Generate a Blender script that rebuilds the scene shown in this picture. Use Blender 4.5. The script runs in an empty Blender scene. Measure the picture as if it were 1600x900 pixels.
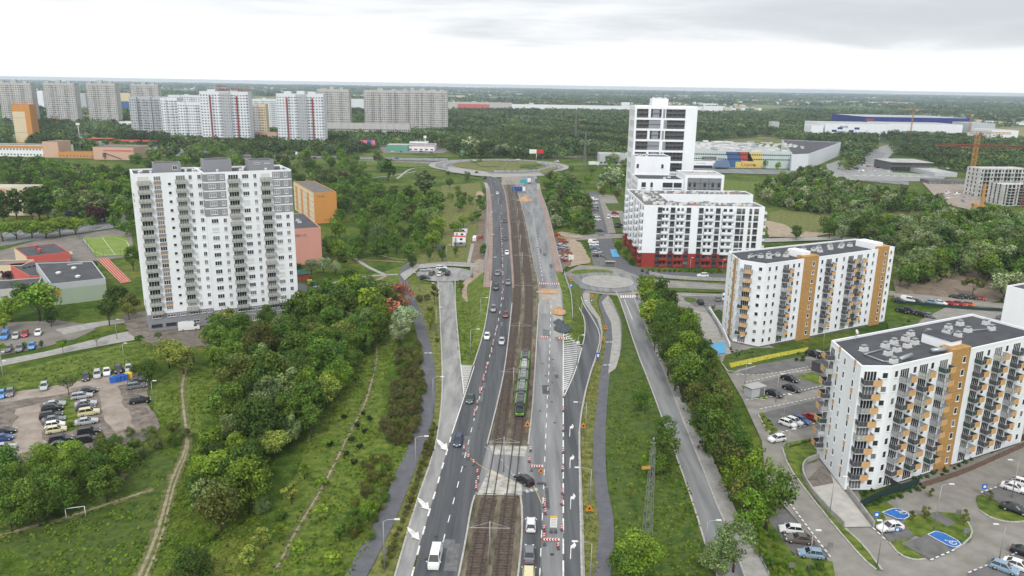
import bpy, math, random
import numpy as np
from mathutils import Vector, Matrix
from mathutils.geometry import tessellate_polygon
PI = math.pi
# ------------------------------------------------------------------ camera
F = 1200.0; H = 74.0; PITCH = math.atan(317/F); ROLL = math.radians(0.95)
sc = bpy.context.scene; COL = sc.collection
_r0 = np.array([1., 0, 0]); _u0 = np.array([0, math.sin(PITCH), math.cos(PITCH)]); _f = np.array([0, math.cos(PITCH), -math.sin(PITCH)])
_r = math.cos(ROLL)*_r0 + math.sin(ROLL)*_u0; _u = -math.sin(ROLL)*_r0 + math.cos(ROLL)*_u0
cd = bpy.data.cameras.new('camera'); cam = bpy.data.objects.new('camera', cd); COL.objects.link(cam)
cd.sensor_width = 36; cd.lens = 36*F/1600; cd.clip_start = 1; cd.clip_end = 120000
mw = Matrix(((_r[0], _u[0], -_f[0], 0), (_r[1], _u[1], -_f[1], 0), (_r[2], _u[2], -_f[2], H), (0, 0, 0, 1)))
cam.matrix_world = mw; sc.camera = cam
# ------------------------------------------------------------------ sky, sun, exposure
SUN_EL, SUN_AZ = math.radians(43), math.radians(186)
w = bpy.data.worlds.new('World'); sc.world = w; w.use_nodes = True
N = w.node_tree.nodes; L = w.node_tree.links; N.clear()
out = N.new('ShaderNodeOutputWorld'); bg = N.new('ShaderNodeBackground'); bg.inputs[1].default_value = 0.1
sky = N.new('ShaderNodeTexSky'); sky.sky_type = 'NISHITA'; sky.sun_disc = False; sky.sun_elevation = SUN_EL; sky.sun_rotation = SUN_AZ
sky.air_density = 1; sky.dust_density = 2
geo = N.new('ShaderNodeTexCoord'); sep = N.new('ShaderNodeSeparateXYZ'); L.new(geo.outputs['Generated'], sep.inputs[0])
# overcast sheet: project the direction on to a flat cloud layer
zc = N.new('ShaderNodeMath'); zc.operation = 'MAXIMUM'; L.new(sep.outputs[2], zc.inputs[0]); zc.inputs[1].default_value = 0.02
za = N.new('ShaderNodeMath'); za.operation = 'ADD'; L.new(zc.outputs[0], za.inputs[0]); za.inputs[1].default_value = 0.10
dv = []
for k in (0, 1):
    m = N.new('ShaderNodeMath'); m.operation = 'DIVIDE'; L.new(sep.outputs[k], m.inputs[0]); L.new(za.outputs[0], m.inputs[1]); dv.append(m)
cx = N.new('ShaderNodeCombineXYZ'); L.new(dv[0].outputs[0], cx.inputs[0]); L.new(dv[1].outputs[0], cx.inputs[1])
mp = N.new('ShaderNodeMapping'); mp.inputs['Location'].default_value = (3.1, 1.35, 0); mp.inputs['Scale'].default_value = (.42, .62, 1); L.new(cx.outputs[0], mp.inputs[0])
nz = N.new('ShaderNodeTexNoise'); nz.inputs['Scale'].default_value = 1.0; nz.inputs['Detail'].default_value = 7; nz.inputs['Roughness'].default_value = .52
nz.inputs['Distortion'].default_value = .4; L.new(mp.outputs[0], nz.inputs[0])
# bright gap at the horizon, grey deck above it, thinner cloud overhead
el = N.new('ShaderNodeValToRGB'); ee = el.color_ramp.elements; ee[0].position = .0; ee[0].color = (.78,)*3+(1,); ee[1].position = 1.; ee[1].color = (.55,)*3+(1,)
for p_, v_ in ((.038, .72), (.056, .44), (.080, .20), (.30, .25), (.6, .60)): q_ = ee.new(p_); q_.color = (v_,)*3+(1,)
L.new(sep.outputs[2], el.inputs[0])
sx_ = N.new('ShaderNodeMath'); sx_.operation = 'MULTIPLY'; sx_.inputs[1].default_value = -0.34; L.new(sep.outputs[0], sx_.inputs[0])
nm_ = N.new('ShaderNodeMath'); nm_.operation = 'MULTIPLY_ADD'; nm_.inputs[1].default_value = 1.25; nm_.inputs[2].default_value = -.60; L.new(nz.outputs[0], nm_.inputs[0])
ad = N.new('ShaderNodeMath'); ad.operation = 'ADD'; L.new(nm_.outputs[0], ad.inputs[0]); L.new(el.outputs[0], ad.inputs[1])
ad2 = N.new('ShaderNodeMath'); ad2.operation = 'ADD'; L.new(ad.outputs[0], ad2.inputs[0]); L.new(sx_.outputs[0], ad2.inputs[1])
cr = N.new('ShaderNodeValToRGB'); e = cr.color_ramp.elements
e[0].position = .08; e[0].color = (5.6, 5.85, 6.2, 1); e[1].position = .72; e[1].color = (12.0, 12.0, 11.8, 1)
a_ = e.new(.28); a_.color = (6.5, 6.75, 7.1, 1); a_ = e.new(.46); a_.color = (8.9, 9.05, 9.2, 1)
L.new(ad2.outputs[0], cr.inputs[0])
mx = N.new('ShaderNodeMix'); mx.data_type = 'RGBA'; mx.inputs[0].default_value = .93
L.new(sky.outputs[0], mx.inputs[6]); L.new(cr.outputs[0], mx.inputs[7]); L.new(mx.outputs[2], bg.inputs[0]); L.new(bg.outputs[0], out.inputs[0])
sd = bpy.data.lights.new('sun', 'SUN'); sun = bpy.data.objects.new('sun', sd); COL.objects.link(sun)
sd.energy = 1.5; sd.angle = math.radians(10); sd.color = (1, .96, .9)
sun.rotation_euler = (PI/2-SUN_EL, 0, PI - SUN_AZ)
sun.location = (0, 0, 300)
vs = sc.view_settings; vs.view_transform = 'Standard'; vs.look = 'None'; vs.gamma = 1; vs.exposure = 0.30; vs.use_curve_mapping = False
sc.cycles.max_bounces = 4; sc.cycles.diffuse_bounces = 2; sc.cycles.glossy_bounces = 2; sc.cycles.transparent_max_bounces = 4; sc.cycles.volume_bounces = 0
sc.cycles.use_denoising = True

# ------------------------------------------------------------------ helpers
def G(px, py, z=0.):
    """point of the real ground (or level z) seen at this place of the photograph"""
    d = _f*F + _r*(px-800) + _u*(450-py); t = (z-H)/d[2]
    return (d[0]*t, d[1]*t)
def ss(a, b, x): t = min(1, max(0, (x-a)/(b-a))); return t*t*(3-2*t)
def zf(y): return 5.5*ss(208, 282, y)*(1-ss(400, 600, y))       # height of the raised main road
def GD(px, py, dz=0.):
    z = 0.
    for _ in range(12): x, y = G(px, py, z+dz); z = z*.4+zf(y)*.6
    return (x, y, zf(y)+dz)
MT = {}
def mat(name, col, rough=.85, var=0., scale=1., col2=None, spec=.3, metal=0., bump=0., emit=0, det=4, stretch=None, objvar=0., lo=.35, hi=.65, attr=None, warp=0):
    if name in MT: return MT[name]
    m = bpy.data.materials.new(name); m.use_nodes = True; n = m.node_tree.nodes; l = m.node_tree.links
    b = n['Principled BSDF']; b.inputs['Roughness'].default_value = rough; b.inputs['Metallic'].default_value = metal
    b.inputs['Specular IOR Level'].default_value = spec
    c = (*col, 1); src = None
    if var or col2:
        tc = n.new('ShaderNodeTexCoord'); nt = n.new('ShaderNodeTexNoise'); nt.inputs['Scale'].default_value = scale; nt.inputs['Detail'].default_value = det
        nt.inputs['Roughness'].default_value = .62; nt.inputs['Distortion'].default_value = warp
        if stretch:
            mp = n.new('ShaderNodeMapping'); mp.inputs['Scale'].default_value = stretch; l.new(tc.outputs['Object'], mp.inputs[0]); l.new(mp.outputs[0], nt.inputs[0])
        else: l.new(tc.outputs['Object'], nt.inputs[0])
        cr = n.new('ShaderNodeValToRGB'); e = cr.color_ramp.elements; e[0].position = lo; e[1].position = hi
        if col2: e[0].color = c; e[1].color = (*col2, 1)
        else: e[0].color = tuple(x*(1-var) for x in col)+(1,); e[1].color = tuple(x*(1+var) for x in col)+(1,)
        l.new(nt.outputs[0], cr.inputs[0]); src = cr.outputs[0]
        if bump:
            bp = n.new('ShaderNodeBump'); bp.inputs['Strength'].default_value = bump; bp.inputs['Distance'].default_value = .05; l.new(nt.outputs[0], bp.inputs['Height']); l.new(bp.outputs[0], b.inputs['Normal'])
    if objvar:
        oi = n.new('ShaderNodeObjectInfo'); hs = n.new('ShaderNodeHueSaturation'); mr = n.new('ShaderNodeMapRange'); mr.inputs[3].default_value = 1-objvar; mr.inputs[4].default_value = 1+objvar
        l.new(oi.outputs['Random'], mr.inputs[0]); l.new(mr.outputs[0], hs.inputs['Value'])
        mr2 = n.new('ShaderNodeMapRange'); mr2.inputs[3].default_value = .5-.012; mr2.inputs[4].default_value = .5+.014
        wn = n.new('ShaderNodeMath'); wn.operation = 'FRACT'; w2 = n.new('ShaderNodeMath'); w2.operation = 'MULTIPLY'; w2.inputs[1].default_value = 7.31
        l.new(oi.outputs['Random'], w2.inputs[0]); l.new(w2.outputs[0], wn.inputs[0]); l.new(wn.outputs[0], mr2.inputs[0]); l.new(mr2.outputs[0], hs.inputs['Hue'])
        if src: l.new(src, hs.inputs['Color'])
        else: hs.inputs['Color'].default_value = c
        src = hs.outputs[0]
    if attr:
        at = n.new('ShaderNodeAttribute'); at.attribute_name = attr; mm = n.new('ShaderNodeMix'); mm.data_type = 'RGBA'; mm.blend_type = 'MULTIPLY'; mm.inputs[0].default_value = 1
        if src: l.new(src, mm.inputs[6])
        else: mm.inputs[6].default_value = c
        l.new(at.outputs['Color'], mm.inputs[7]); src = mm.outputs[2]
    if src: l.new(src, b.inputs['Base Color'])
    else: b.inputs['Base Color'].default_value = c
    if emit: b.inputs['Emission Color'].default_value = c; b.inputs['Emission Strength'].default_value = emit
    MT[name] = m; return m

class MB:
    """collects faces; build() links them as ONE mesh object"""
    def __init__(s): s.v = []; s.f = []; s.m = []; s.sm = []
    def add(s, vs, fs, m=0, smooth=False):
        o = len(s.v); s.v += [tuple(p) for p in vs]
        for f in fs: s.f.append([o+i for i in f]); s.m.append(m); s.sm.append(smooth)
        return s
    def box(s, c, d, rz=0., m=0, taper=1.):
        x, y, z = c; a, b, h = d[0]/2, d[1]/2, d[2]/2; cs, sn = math.cos(rz), math.sin(rz); vs = []
        for k, t in ((-1, 1.), (1, taper)):
            for i, j in ((-1, -1), (1, -1), (1, 1), (-1, 1)):
                u, v = i*a*t, j*b*t; vs.append((x+u*cs-v*sn, y+u*sn+v*cs, z+k*h))
        return s.add(vs, [(3, 2, 1, 0), (4, 5, 6, 7), (0, 1, 5, 4), (1, 2, 6, 5), (2, 3, 7, 6), (3, 0, 4, 7)], m)
    def prism(s, poly, z0, z1, m=0, mt=None):
        n = len(poly)
        if sum(poly[i][0]*poly[(i+1) % n][1]-poly[(i+1) % n][0]*poly[i][1] for i in range(n)) < 0: poly = poly[::-1]
        vs = [(p[0], p[1], z0) for p in poly]+[(p[0], p[1], z1) for p in poly]
        s.add(vs, [(i, (i+1) % n, n+(i+1) % n, n+i) for i in range(n)], m)
        return s.flat(poly, z1, m if mt is None else mt)
    def flat(s, poly, z, m=0):
        p3 = [Vector((p[0], p[1], 0)) for p in poly]; ts = tessellate_polygon([p3]); fs = []
        for t in ts:
            a, b, c = (poly[i] for i in t)
            ar = (b[0]-a[0])*(c[1]-a[1])-(c[0]-a[0])*(b[1]-a[1])
            fs.append(tuple(t) if ar > 0 else tuple(t)[::-1])
        return s.add([(p[0], p[1], (p[2] if len(p) > 2 else 0)+z) for p in poly], fs, m)
    def quad(s, a, b, c, d, m=0): return s.add([a, b, c, d], [(0, 1, 2, 3)], m)
    def tube(s, p, q, r, r2=None, n=6, m=0, cap=True):
        p, q = Vector(p), Vector(q); d = (q-p)
        if d.length < 1e-6: return s
        d.normalize(); a = d.cross(Vector((0, 0, 1)) if abs(d.z) < .95 else Vector((1, 0, 0))).normalized(); b = d.cross(a); r2 = r if r2 is None else r2; vs = []
        for c, rr in ((p, r), (q, r2)):
            for i in range(n):
                t = 2*PI*i/n; vs.append(tuple(c+a*(rr*math.cos(t))+b*(rr*math.sin(t))))
        fs = [(i, n+i, n+(i+1) % n, (i+1) % n) for i in range(n)]
        if cap: fs += [tuple(range(n)), tuple(range(2*n-1, n-1, -1))]
        return s.add(vs, fs, m, n > 5)
    def strip(s, A, B, m=0):
        n = len(A); return s.add(list(A)+list(B), [(i, n+i, n+i+1, i+1) for i in range(n-1)], m)
    def mesh(s, name, mats):
        me = bpy.data.meshes.new(name); me.from_pydata(s.v, [], s.f)
        for m in (mats if isinstance(mats, (list, tuple)) else [mats]): me.materials.append(m)
        me.polygons.foreach_set('material_index', s.m)
        me.polygons.foreach_set('use_smooth', s.sm); me.update(); return me
    def build(s, name, mats, parent=None, **k): return obj(name, s.mesh(name, mats), parent, **k)
def obj(name, me, parent=None, loc=None, rz=0, label=None, cat=None, group=None, kind=None):
    o = bpy.data.objects.new(name, me); COL.objects.link(o)
    if parent: o.parent = parent
    if loc is not None: o.location = loc
    if rz: o.rotation_euler = (0, 0, rz)
    if label:
        o['label'] = label
        if len(label.split()) > 16: print('LONG', label)
    if cat: o['category'] = cat
    if group: o['group'] = group
    if kind: o['kind'] = kind
    return o
def thing(name, label, cat, loc=(0, 0, 0), rz=0, group=None): return obj(name, None, None, loc, rz, label, cat, group)
def struct(name, mb, mats): return mb.build(name, mats, kind='structure')
def setm(o, slot, m):
    s = o.material_slots[slot]; s.link = 'OBJECT'; s.material = m
def dup(root, loc, rz=0, label=None, group=None, scale=None, swap=None):
    """copy of a thing with copies of its parts and sub-parts; swap = {part name: {slot: material}}"""
    r = root.copy(); COL.objects.link(r); r.location = loc; r.rotation_euler = (0, 0, rz)
    if scale: r.scale = scale if isinstance(scale, tuple) else (scale,)*3
    if label:
        r['label'] = label
        if len(label.split()) > 16: print('LONG', label)
    if group: r['group'] = group
    def rec(src, dst):
        for ch in KIDS.get(src.name, ()):
            c = ch.copy(); COL.objects.link(c); c.parent = dst; k = ch.name.split('.')[0]
            if swap and k in swap:
                for sl, m in swap[k].items(): setm(c, sl, m)
            rec(ch, c)
    rec(root, r); return r
KIDS = {}
def index_kids(root):
    def rec(o):
        KIDS[o.name] = list(o.children)
        for c in o.children: rec(c)
    bpy.context.view_layer.update(); rec(root)
CAMP = Vector((0, 0, H))
def parts(parent, name, me, xf, cap=100, ploc=(0, 0, 0), prz=0):
    """put copies of one part at (x,y,z,rz); past 100 of them the rest are one part of kind stuff"""
    c, s = math.cos(prz), math.sin(prz)
    def d2(t):
        x = ploc[0]+t[0]*c-t[1]*s; y = ploc[1]+t[0]*s+t[1]*c; return x*x+y*y+(t[2]-H)**2
    xf = sorted(xf, key=d2)
    for t in xf[:cap]: obj(name, me, parent, t[:3], t[3])
    rest = xf[cap:]
    if rest:
        nv = len(me.vertices); co = np.empty(nv*3); me.vertices.foreach_get('co', co); co = co.reshape(-1, 3)
        fs = [tuple(p.vertices) for p in me.polygons]; mi = [p.material_index for p in me.polygons]; b = MB()
        for x, y, z, r in rest:
            q = co.copy(); q[:, 0] = co[:, 0]*math.cos(r)-co[:, 1]*math.sin(r)+x; q[:, 1] = co[:, 0]*math.sin(r)+co[:, 1]*math.cos(r)+y; q[:, 2] += z
            o = len(b.v); b.v += [tuple(a) for a in q.tolist()]; b.f += [[o+i for i in f] for f in fs]; b.m += mi; b.sm += [False]*len(fs)
        b.build(name, list(me.materials), parent, kind='stuff')
ORD = ['first', 'second', 'third', 'fourth', 'fifth', 'sixth', 'seventh', 'eighth', 'ninth', 'tenth', 'eleventh', 'twelfth', 'thirteenth', 'fourteenth', 'fifteenth', 'sixteenth', 'seventeenth', 'eighteenth', 'nineteenth', 'twentieth']
def od(i): return ORD[i] if i < 20 else '%d%s' % (i+1, {1: 'st', 2: 'nd', 3: 'rd'}.get((i+1) % 10, 'th'))
def resample(pts, ys):
    p = sorted(pts, key=lambda t: t[1]); Y = [t[1] for t in p]
    return [tuple(np.interp(y, Y, [t[k] for t in p]) if k != 1 else y for k in (0, 1)) for y in ys]
def smooth(pts, it=2, closed=False):
    for _ in range(it):
        q = [] if closed else [pts[0]]; n = len(pts)
        for i in range(n if closed else n-1):
            a, b = pts[i], pts[(i+1) % n]; q += [tuple(.75*u+.25*v for u, v in zip(a, b)), tuple(.25*u+.75*v for u, v in zip(a, b))]
        if not closed: q.append(pts[-1])
        pts = q
    return pts
def ribbon_d(mb, Lp, Rp, dz, m=0, step=4.):
    """strip on the raised main road between two image edges"""
    A = [GD(*p) for p in smooth(Lp, 1)]; B = [GD(*p) for p in smooth(Rp, 1)]
    y0 = max(min(p[1] for p in A), min(p[1] for p in B)); y1 = min(max(p[1] for p in A), max(p[1] for p in B))
    ys = np.linspace(y0, y1, max(2, int((y1-y0)/step)))
    a = [(x, y, zf(y)+dz) for x, y in resample(A, ys)]; b = [(x, y, zf(y)+dz) for x, y in resample(B, ys)]
    mb.strip(a, b, m); return a, b
def path_strip(mb, pts, wd0, z, m=0, sm=2, jit=0.):
    """strip of constant real width along world points"""
    pts = smooth(pts, sm); A = []; B = []; rj = random.Random(len(pts))
    for i, p in enumerate(pts):
        a = pts[max(0, i-1)]; b = pts[min(len(pts)-1, i+1)]; dx, dy = b[0]-a[0], b[1]-a[1]; l = math.hypot(dx, dy) or 1
        wd = wd0*(1+jit*rj.uniform(-1, 1)); nx, ny = -dy/l*wd/2, dx/l*wd/2; zz = z+(p[2] if len(p) > 2 else 0)
        A.append((p[0]+nx, p[1]+ny, zz)); B.append((p[0]-nx, p[1]-ny, zz))
    mb.strip(A, B, m)
def gp(pts, sm=0, closed=True): return smooth([G(*p) for p in pts], sm, closed)
def fan(cx, cy, r0, r1, n=48, a0=0, a1=2*PI):
    A = []; B = []
    for i in range(n+1):
        t = a0+(a1-a0)*i/n; A.append((cx+r1*math.cos(t), cy+r1*math.sin(t))); B.append((cx+r0*math.cos(t), cy+r0*math.sin(t)))
    return A, B
# ------------------------------------------------------------------ materials of the ground
def ground_material():
    m = bpy.data.materials.new('grassland'); m.use_nodes = True; n = m.node_tree.nodes; l = m.node_tree.links; b = n['Principled BSDF']
    b.inputs['Roughness'].default_value = .95; b.inputs['Specular IOR Level'].default_value = .1
    tc = n.new('ShaderNodeTexCoord')
    def noise(s, d=4, r=.6, off=0):
        t = n.new('ShaderNodeTexNoise'); t.inputs['Scale'].default_value = s; t.inputs['Detail'].default_value = d; t.inputs['Roughness'].default_value = r
        if off:
            mp = n.new('ShaderNodeMapping'); mp.inputs['Location'].default_value = (off, off*.7, 0); l.new(tc.outputs['Object'], mp.inputs[0]); l.new(mp.outputs[0], t.inputs[0])
        else: l.new(tc.outputs['Object'], t.inputs[0])
        return t.outputs[0]
    def ramp(src, stops):
        c = n.new('ShaderNodeValToRGB'); e = c.color_ramp.elements
        while len(e) < len(stops): e.new(.5)
        for k, (p, col) in enumerate(stops): e[k].position = p; e[k].color = (*col, 1)
        l.new(src, c.inputs[0]); return c.outputs[0]
    def mix(f, a, c, bt='MIX'):
        x = n.new('ShaderNodeMix'); x.data_type = 'RGBA'; x.blend_type = bt
        if isinstance(f, float): x.inputs[0].default_value = f
        else: l.new(f, x.inputs[0])
        l.new(a, x.inputs[6]); l.new(c, x.inputs[7]); return x.outputs[2]
    big = ramp(noise(.035, 5, .6), [(.36, (.040, .082, .011)), (.5, (.082, .128, .018)), (.64, (.150, .168, .036))])
    mid = ramp(noise(.35, 6, .7, 31), [(.34, (.45, .50, .5)), (.55, (1, 1, 1)), (.72, (1.5, 1.35, 1.3))])
    fine = ramp(noise(2.6, 6, .75, 11), [(.36, (.42, .45, .45)), (.64, (1.5, 1.5, 1.45))])
    near = mix(1., mix(1., big, mid, 'MULTIPLY'), fine, 'MULTIPLY')
    vm = n.new('ShaderNodeMapping'); vm.inputs['Scale'].default_value = (.0042, .0022, 1); vm.inputs['Rotation'].default_value = (0, 0, .35); l.new(tc.outputs['Object'], vm.inputs[0])
    vo = n.new('ShaderNodeTexVoronoi'); vo.inputs['Scale'].default_value = 1; l.new(vm.outputs[0], vo.inputs[0])
    sp = n.new('ShaderNodeSeparateColor'); l.new(vo.outputs['Color'], sp.inputs[0])
    cr = n.new('ShaderNodeValToRGB'); cr.color_ramp.interpolation = 'CONSTANT'; e = cr.color_ramp.elements
    cols = [(0, (.035, .065, .02)), (.24, (.075, .13, .03)), (.42, (.14, .19, .05)), (.56, (.05, .08, .025)), (.68, (.22, .21, .11)), (.78, (.11, .16, .045)), (.9, (.045, .08, .03))]
    while len(e) < len(cols): e.new(.5)
    for k, (p, c) in enumerate(cols): e[k].position = p; e[k].color = (*c, 1)
    l.new(sp.outputs[0], cr.inputs[0]); far = mix(.8, cr.outputs[0], ramp(noise(.02, 5, .7, 5), [(.4, (.6, .6, .6)), (.6, (1.3, 1.3, 1.25))]), 'MULTIPLY')
    ln = n.new('ShaderNodeVectorMath'); ln.operation = 'LENGTH'; l.new(tc.outputs['Object'], ln.inputs[0])
    mr = n.new('ShaderNodeMapRange'); mr.inputs[1].default_value = 900; mr.inputs[2].default_value = 1500; l.new(ln.outputs['Value'], mr.inputs[0])
    l.new(mix(mr.outputs[0], near, far), b.inputs['Base Color']); return m
M_grass = ground_material()
M_asph = mat('dark_asphalt', (.058, .062, .070), .9, scale=.13, col2=(.120, .126, .134), stretch=(4.2, .16, 1), det=11, lo=.36, hi=.66)
M_asph2 = mat('worn_asphalt', (.140, .146, .154), .9, scale=.16, col2=(.265, .27, .275), stretch=(2.6, .16, 1), det=12, lo=.36, hi=.64)
M_asph3 = mat('path_asphalt', (.098, .102, .118), .9, scale=.5, col2=(.13, .134, .15), det=8)
M_conc = mat('light_concrete_road', (.20, .205, .205), .9, scale=.3, col2=(.33, .33, .32), stretch=(1.8, .3, 1), det=12, lo=.36, hi=.64)
M_side = mat('pavement_slabs', (.27, .265, .25), .9, scale=.6, col2=(.37, .36, .34), det=9)
M_pave = mat('paver_blocks', (.20, .19, .172), .9, scale=.25, col2=(.285, .27, .25), det=9)
M_dpave = mat('grey_paver_blocks', (.115, .115, .115), .9, scale=.4, col2=(.17, .168, .165), det=9)
M_pink = mat('reddish_pavement', (.25, .17, .145), .9, scale=.3, col2=(.33, .245, .215), det=8)
M_sand = mat('bare_sand', (.27, .215, .15), .95, scale=.3, col2=(.40, .33, .25), det=9, warp=1)
M_orsand = mat('orange_sand', (.38, .22, .11), .95, scale=.8, col2=(.50, .33, .2), det=8)
M_soil = mat('bare_soil', (.13, .098, .07), .95, scale=.4, col2=(.235, .19, .145), det=9, warp=1)
M_gravel = mat('gravel_lot', (.24, .20, .165), .95, scale=.25, col2=(.36, .31, .27), det=10, warp=1)
M_gravel2 = mat('gravel_dark', (.10, .088, .078), .95, scale=.35, col2=(.24, .205, .175), det=10, warp=1.5)
M_ball = mat('track_ballast', (.045, .034, .028), .95, scale=1.2, col2=(.135, .105, .085), det=10)
M_ball2 = mat('weedy_ballast', (.055, .055, .028), .95, scale=.55, col2=(.20, .165, .125), det=12, stretch=(1, .35, 1), lo=.36, hi=.64)
M_white = mat('road_paint', (.40, .41, .41), .75, scale=1.6, col2=(.74, .74, .72), det=10, lo=.33, hi=.5)
M_wornw = mat('worn_road_paint', (.42, .43, .43), .8, var=.3, scale=2.)
M_blue = mat('blue_bay_paint', (.03, .15, .46), .7, var=.15, scale=1.)
M_kerb = mat('kerb_concrete', (.40, .39, .37), .85, var=.2, scale=1.5)
M_rail = mat('rail_steel', (.055, .040, .032), .5, metal=.3)
M_sleep = mat('sleepers', (.105, .082, .066), .9, var=.3, scale=1.5)
M_yverge = mat('dry_verge_grass', (.065, .095, .02), .95, scale=.6, col2=(.21, .20, .06), det=10, lo=.38, hi=.64)
M_lgrass = mat('bright_grass', (.040, .090, .009), .95, scale=.55, col2=(.165, .20, .030), det=10, lo=.36, hi=.66)
M_dgrass = mat('deep_grass', (.028, .068, .009), .95, scale=.5, col2=(.098, .130, .022), det=10, lo=.36, hi=.66)
M_path = mat('trodden_earth', (.17, .165, .085), .95, scale=.9, col2=(.36, .31, .22), det=9)
M_worn = mat('worn_grass', (.055, .085, .018), .95, scale=.9, col2=(.19, .175, .075), det=11, lo=.36, hi=.66)
M_court = mat('school_yard_asphalt', (.16, .145, .13), .95, scale=.2, col2=(.23, .21, .19), det=9)
M_pitch = mat('artificial_turf', (.14, .22, .035), .95, scale=.2, col2=(.20, .27, .06), det=8)
M_track = mat('running_track', (.42, .10, .06), .9, var=.15, scale=1)
M_turf = {'g': M_lgrass}
# ------------------------------------------------------------------ the ground
b = MB(); S = 16200.
def rough(poly, amp=.6, step=2.5, seed=1):
    rg = random.Random(seed); o = []; n = len(poly)
    for i in range(n):
        a, c = poly[i], poly[(i+1) % n]; l = math.hypot(c[0]-a[0], c[1]-a[1]); k = max(1, min(60, int(l/step)))
        for j in range(k):
            t = j/k; o.append((a[0]+(c[0]-a[0])*t+(rg.uniform(-amp, amp) if j else 0), a[1]+(c[1]-a[1])*t+(rg.uniform(-amp, amp) if j else 0)))
    return o
b.flat([(-S, -200), (S, -200), (S, S), (-S, S)], 0)
struct('ground', b, M_grass)
LV = [0]
def area(name, px, m, sm=0, z=None, rg=0, kind='structure'):
    LV[0] += 1; z = z if z is not None else .012+.004*LV[0]
    p = gp(px, sm)
    if rg: p = rough(p, rg, seed=LV[0])
    bb = MB(); bb.flat(p, z); o = bb.build(name, m, kind=kind); return z
# --- greens
area('meadow', [(515,560),(560,545),(600,520),(625,535),(600,600),(590,690),(640,700),(618,740),(560,900),(400,900),(440,780),(480,690),(512,625)], M_lgrass, 1, rg=1)
area('meadow', [(0,745),(90,720),(200,705),(275,700),(255,790),(225,900),(0,900)], M_dgrass, 1, rg=1)
area('meadow', [(235,600),(300,565),(345,580),(330,640),(300,690),(240,655)], M_lgrass, 1, rg=1)
area('meadow', [(10,585),(110,555),(235,528),(330,545),(240,560),(190,575),(60,600),(10,612)], M_lgrass, 1, rg=.6)
area('verge', [(945,600),(962,580),(990,560),(1012,605),(1050,690),(1090,800),(1120,900),(953,900),(958,830),(945,700)], M_dgrass, 0, rg=.6)
area('verge', [(965,470),(972,470),(996,550),(1015,600),(1040,660),(990,600),(973,560)], M_dgrass, 0)
area('verge', [(708,455),(740,440),(762,470),(750,525),(735,565),(716,575),(712,500)], M_lgrass, 1, rg=.5)
area('verge', [(921,458),(922,474),(938,498),(943,520),(940,545),(927,578),(919,605),(912,640),(908,662),(908,700),(912,830),(914,905),(938,905),(937,830),(930,760),(928,700),(931,640),(936,595),(944,560),(949,530),(947,512),(937,487),(932,470),(937,459)], M_yverge, 0)
area('verge', [(686,445),(687,475),(691,575),(691,620),(685,675),(677,712),(650,787),(616,905),(572,905),(600,850),(640,740),(664,685),(674,640),(677,600),(675,560),(662,505),(648,465),(640,445)], M_yverge, 0)
area('verge', [(545,440),(620,418),(690,415),(620,440),(560,480),(500,470)], M_lgrass, 0, rg=1)
area('verge', [(690,290),(750,285),(762,330),(745,410),(640,415),(680,380)], M_yverge, 0, rg=1)
area('field', [(1200,325),(1290,335),(1400,322),(1475,328),(1480,345),(1380,352),(1300,352),(1290,368),(1195,362)], M_yverge, 1, rg=2)
area('field', [(1110,280),(1190,285),(1300,300),(1290,330),(1190,312),(1110,292)], M_lgrass, 1, rg=2)
area('field', [(1090,172),(1200,172),(1215,182),(1100,183)], mat('far_field', (.11,.15,.035), .95, scale=.01, col2=(.085,.13,.03)))
area('field', [(1300,170),(1600,172),(1600,196),(1530,190),(1300,186)], mat('far_field_2', (.14,.14,.06), .95, scale=.006, col2=(.075,.11,.035)))
area('field', [(0,165),(200,160),(320,165),(200,170)], MT['far_field'])
area('field', [(860,157),(1120,156),(1300,158),(1300,161),(1000,160)], MT['far_field_2'])
# --- left side: school, car park, streets
area('school_yard', [(0,392),(60,375),(180,358),(205,365),(210,400),(150,408),(60,440),(0,450)], M_court)
area('sports_pitch', [(128,372),(195,368),(213,398),(150,402)], M_pitch, z=.2)
area('running_track', [(152,406),(168,404),(205,441),(190,444)], M_track, z=.3)
area('street', [(0,365),(60,352),(150,345),(185,330),(200,340),(205,352),(100,368),(0,385)], M_asph2)
area('parking_lot', [(0,505),(40,503),(85,500),(140,508),(150,515),(118,530),(60,545),(0,556)], M_court)
area('footpath', [(0,563),(70,550),(130,535),(180,522),(245,510),(232,528),(180,537),(120,548),(0,573)], M_side)
area('footpath', [(86,515),(140,505),(230,493),(232,499),(160,510),(100,523)], M_side)
area('house_forecourt', [(190,490),(235,486),(345,520),(345,540),(250,545),(200,520)], M_gravel2, rg=.5)
area('gravel_parking_lot', [(-20,628),(60,615),(115,600),(160,590),(228,585),(236,640),(250,668),(225,690),(160,700),(110,706),(40,722),(-20,724)], M_gravel2, 0, rg=.8)
area('gravel_lane', [(25,640),(60,632),(70,700),(20,712)], M_gravel, 0, rg=.7)
area('gravel_lane', [(-20,618),(60,608),(115,598),(160,588),(215,582),(215,600),(150,606),(100,616),(-20,632)], M_gravel, rg=.7)
area('gravel_lane', [(150,606),(182,600),(210,668),(180,676),(165,660)], M_gravel, 0, rg=.7)
area('parking_island', [(98,625),(112,618),(120,640),(128,668),(106,678),(98,660)], M_lgrass, 1, rg=.4)
area('backyard', [(455,440),(480,445),(480,470),(450,475)], M_asph3)
area('bare_patch', [(190,740),(205,742),(165,765),(150,758)], M_soil, 1, rg=.5)
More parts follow.
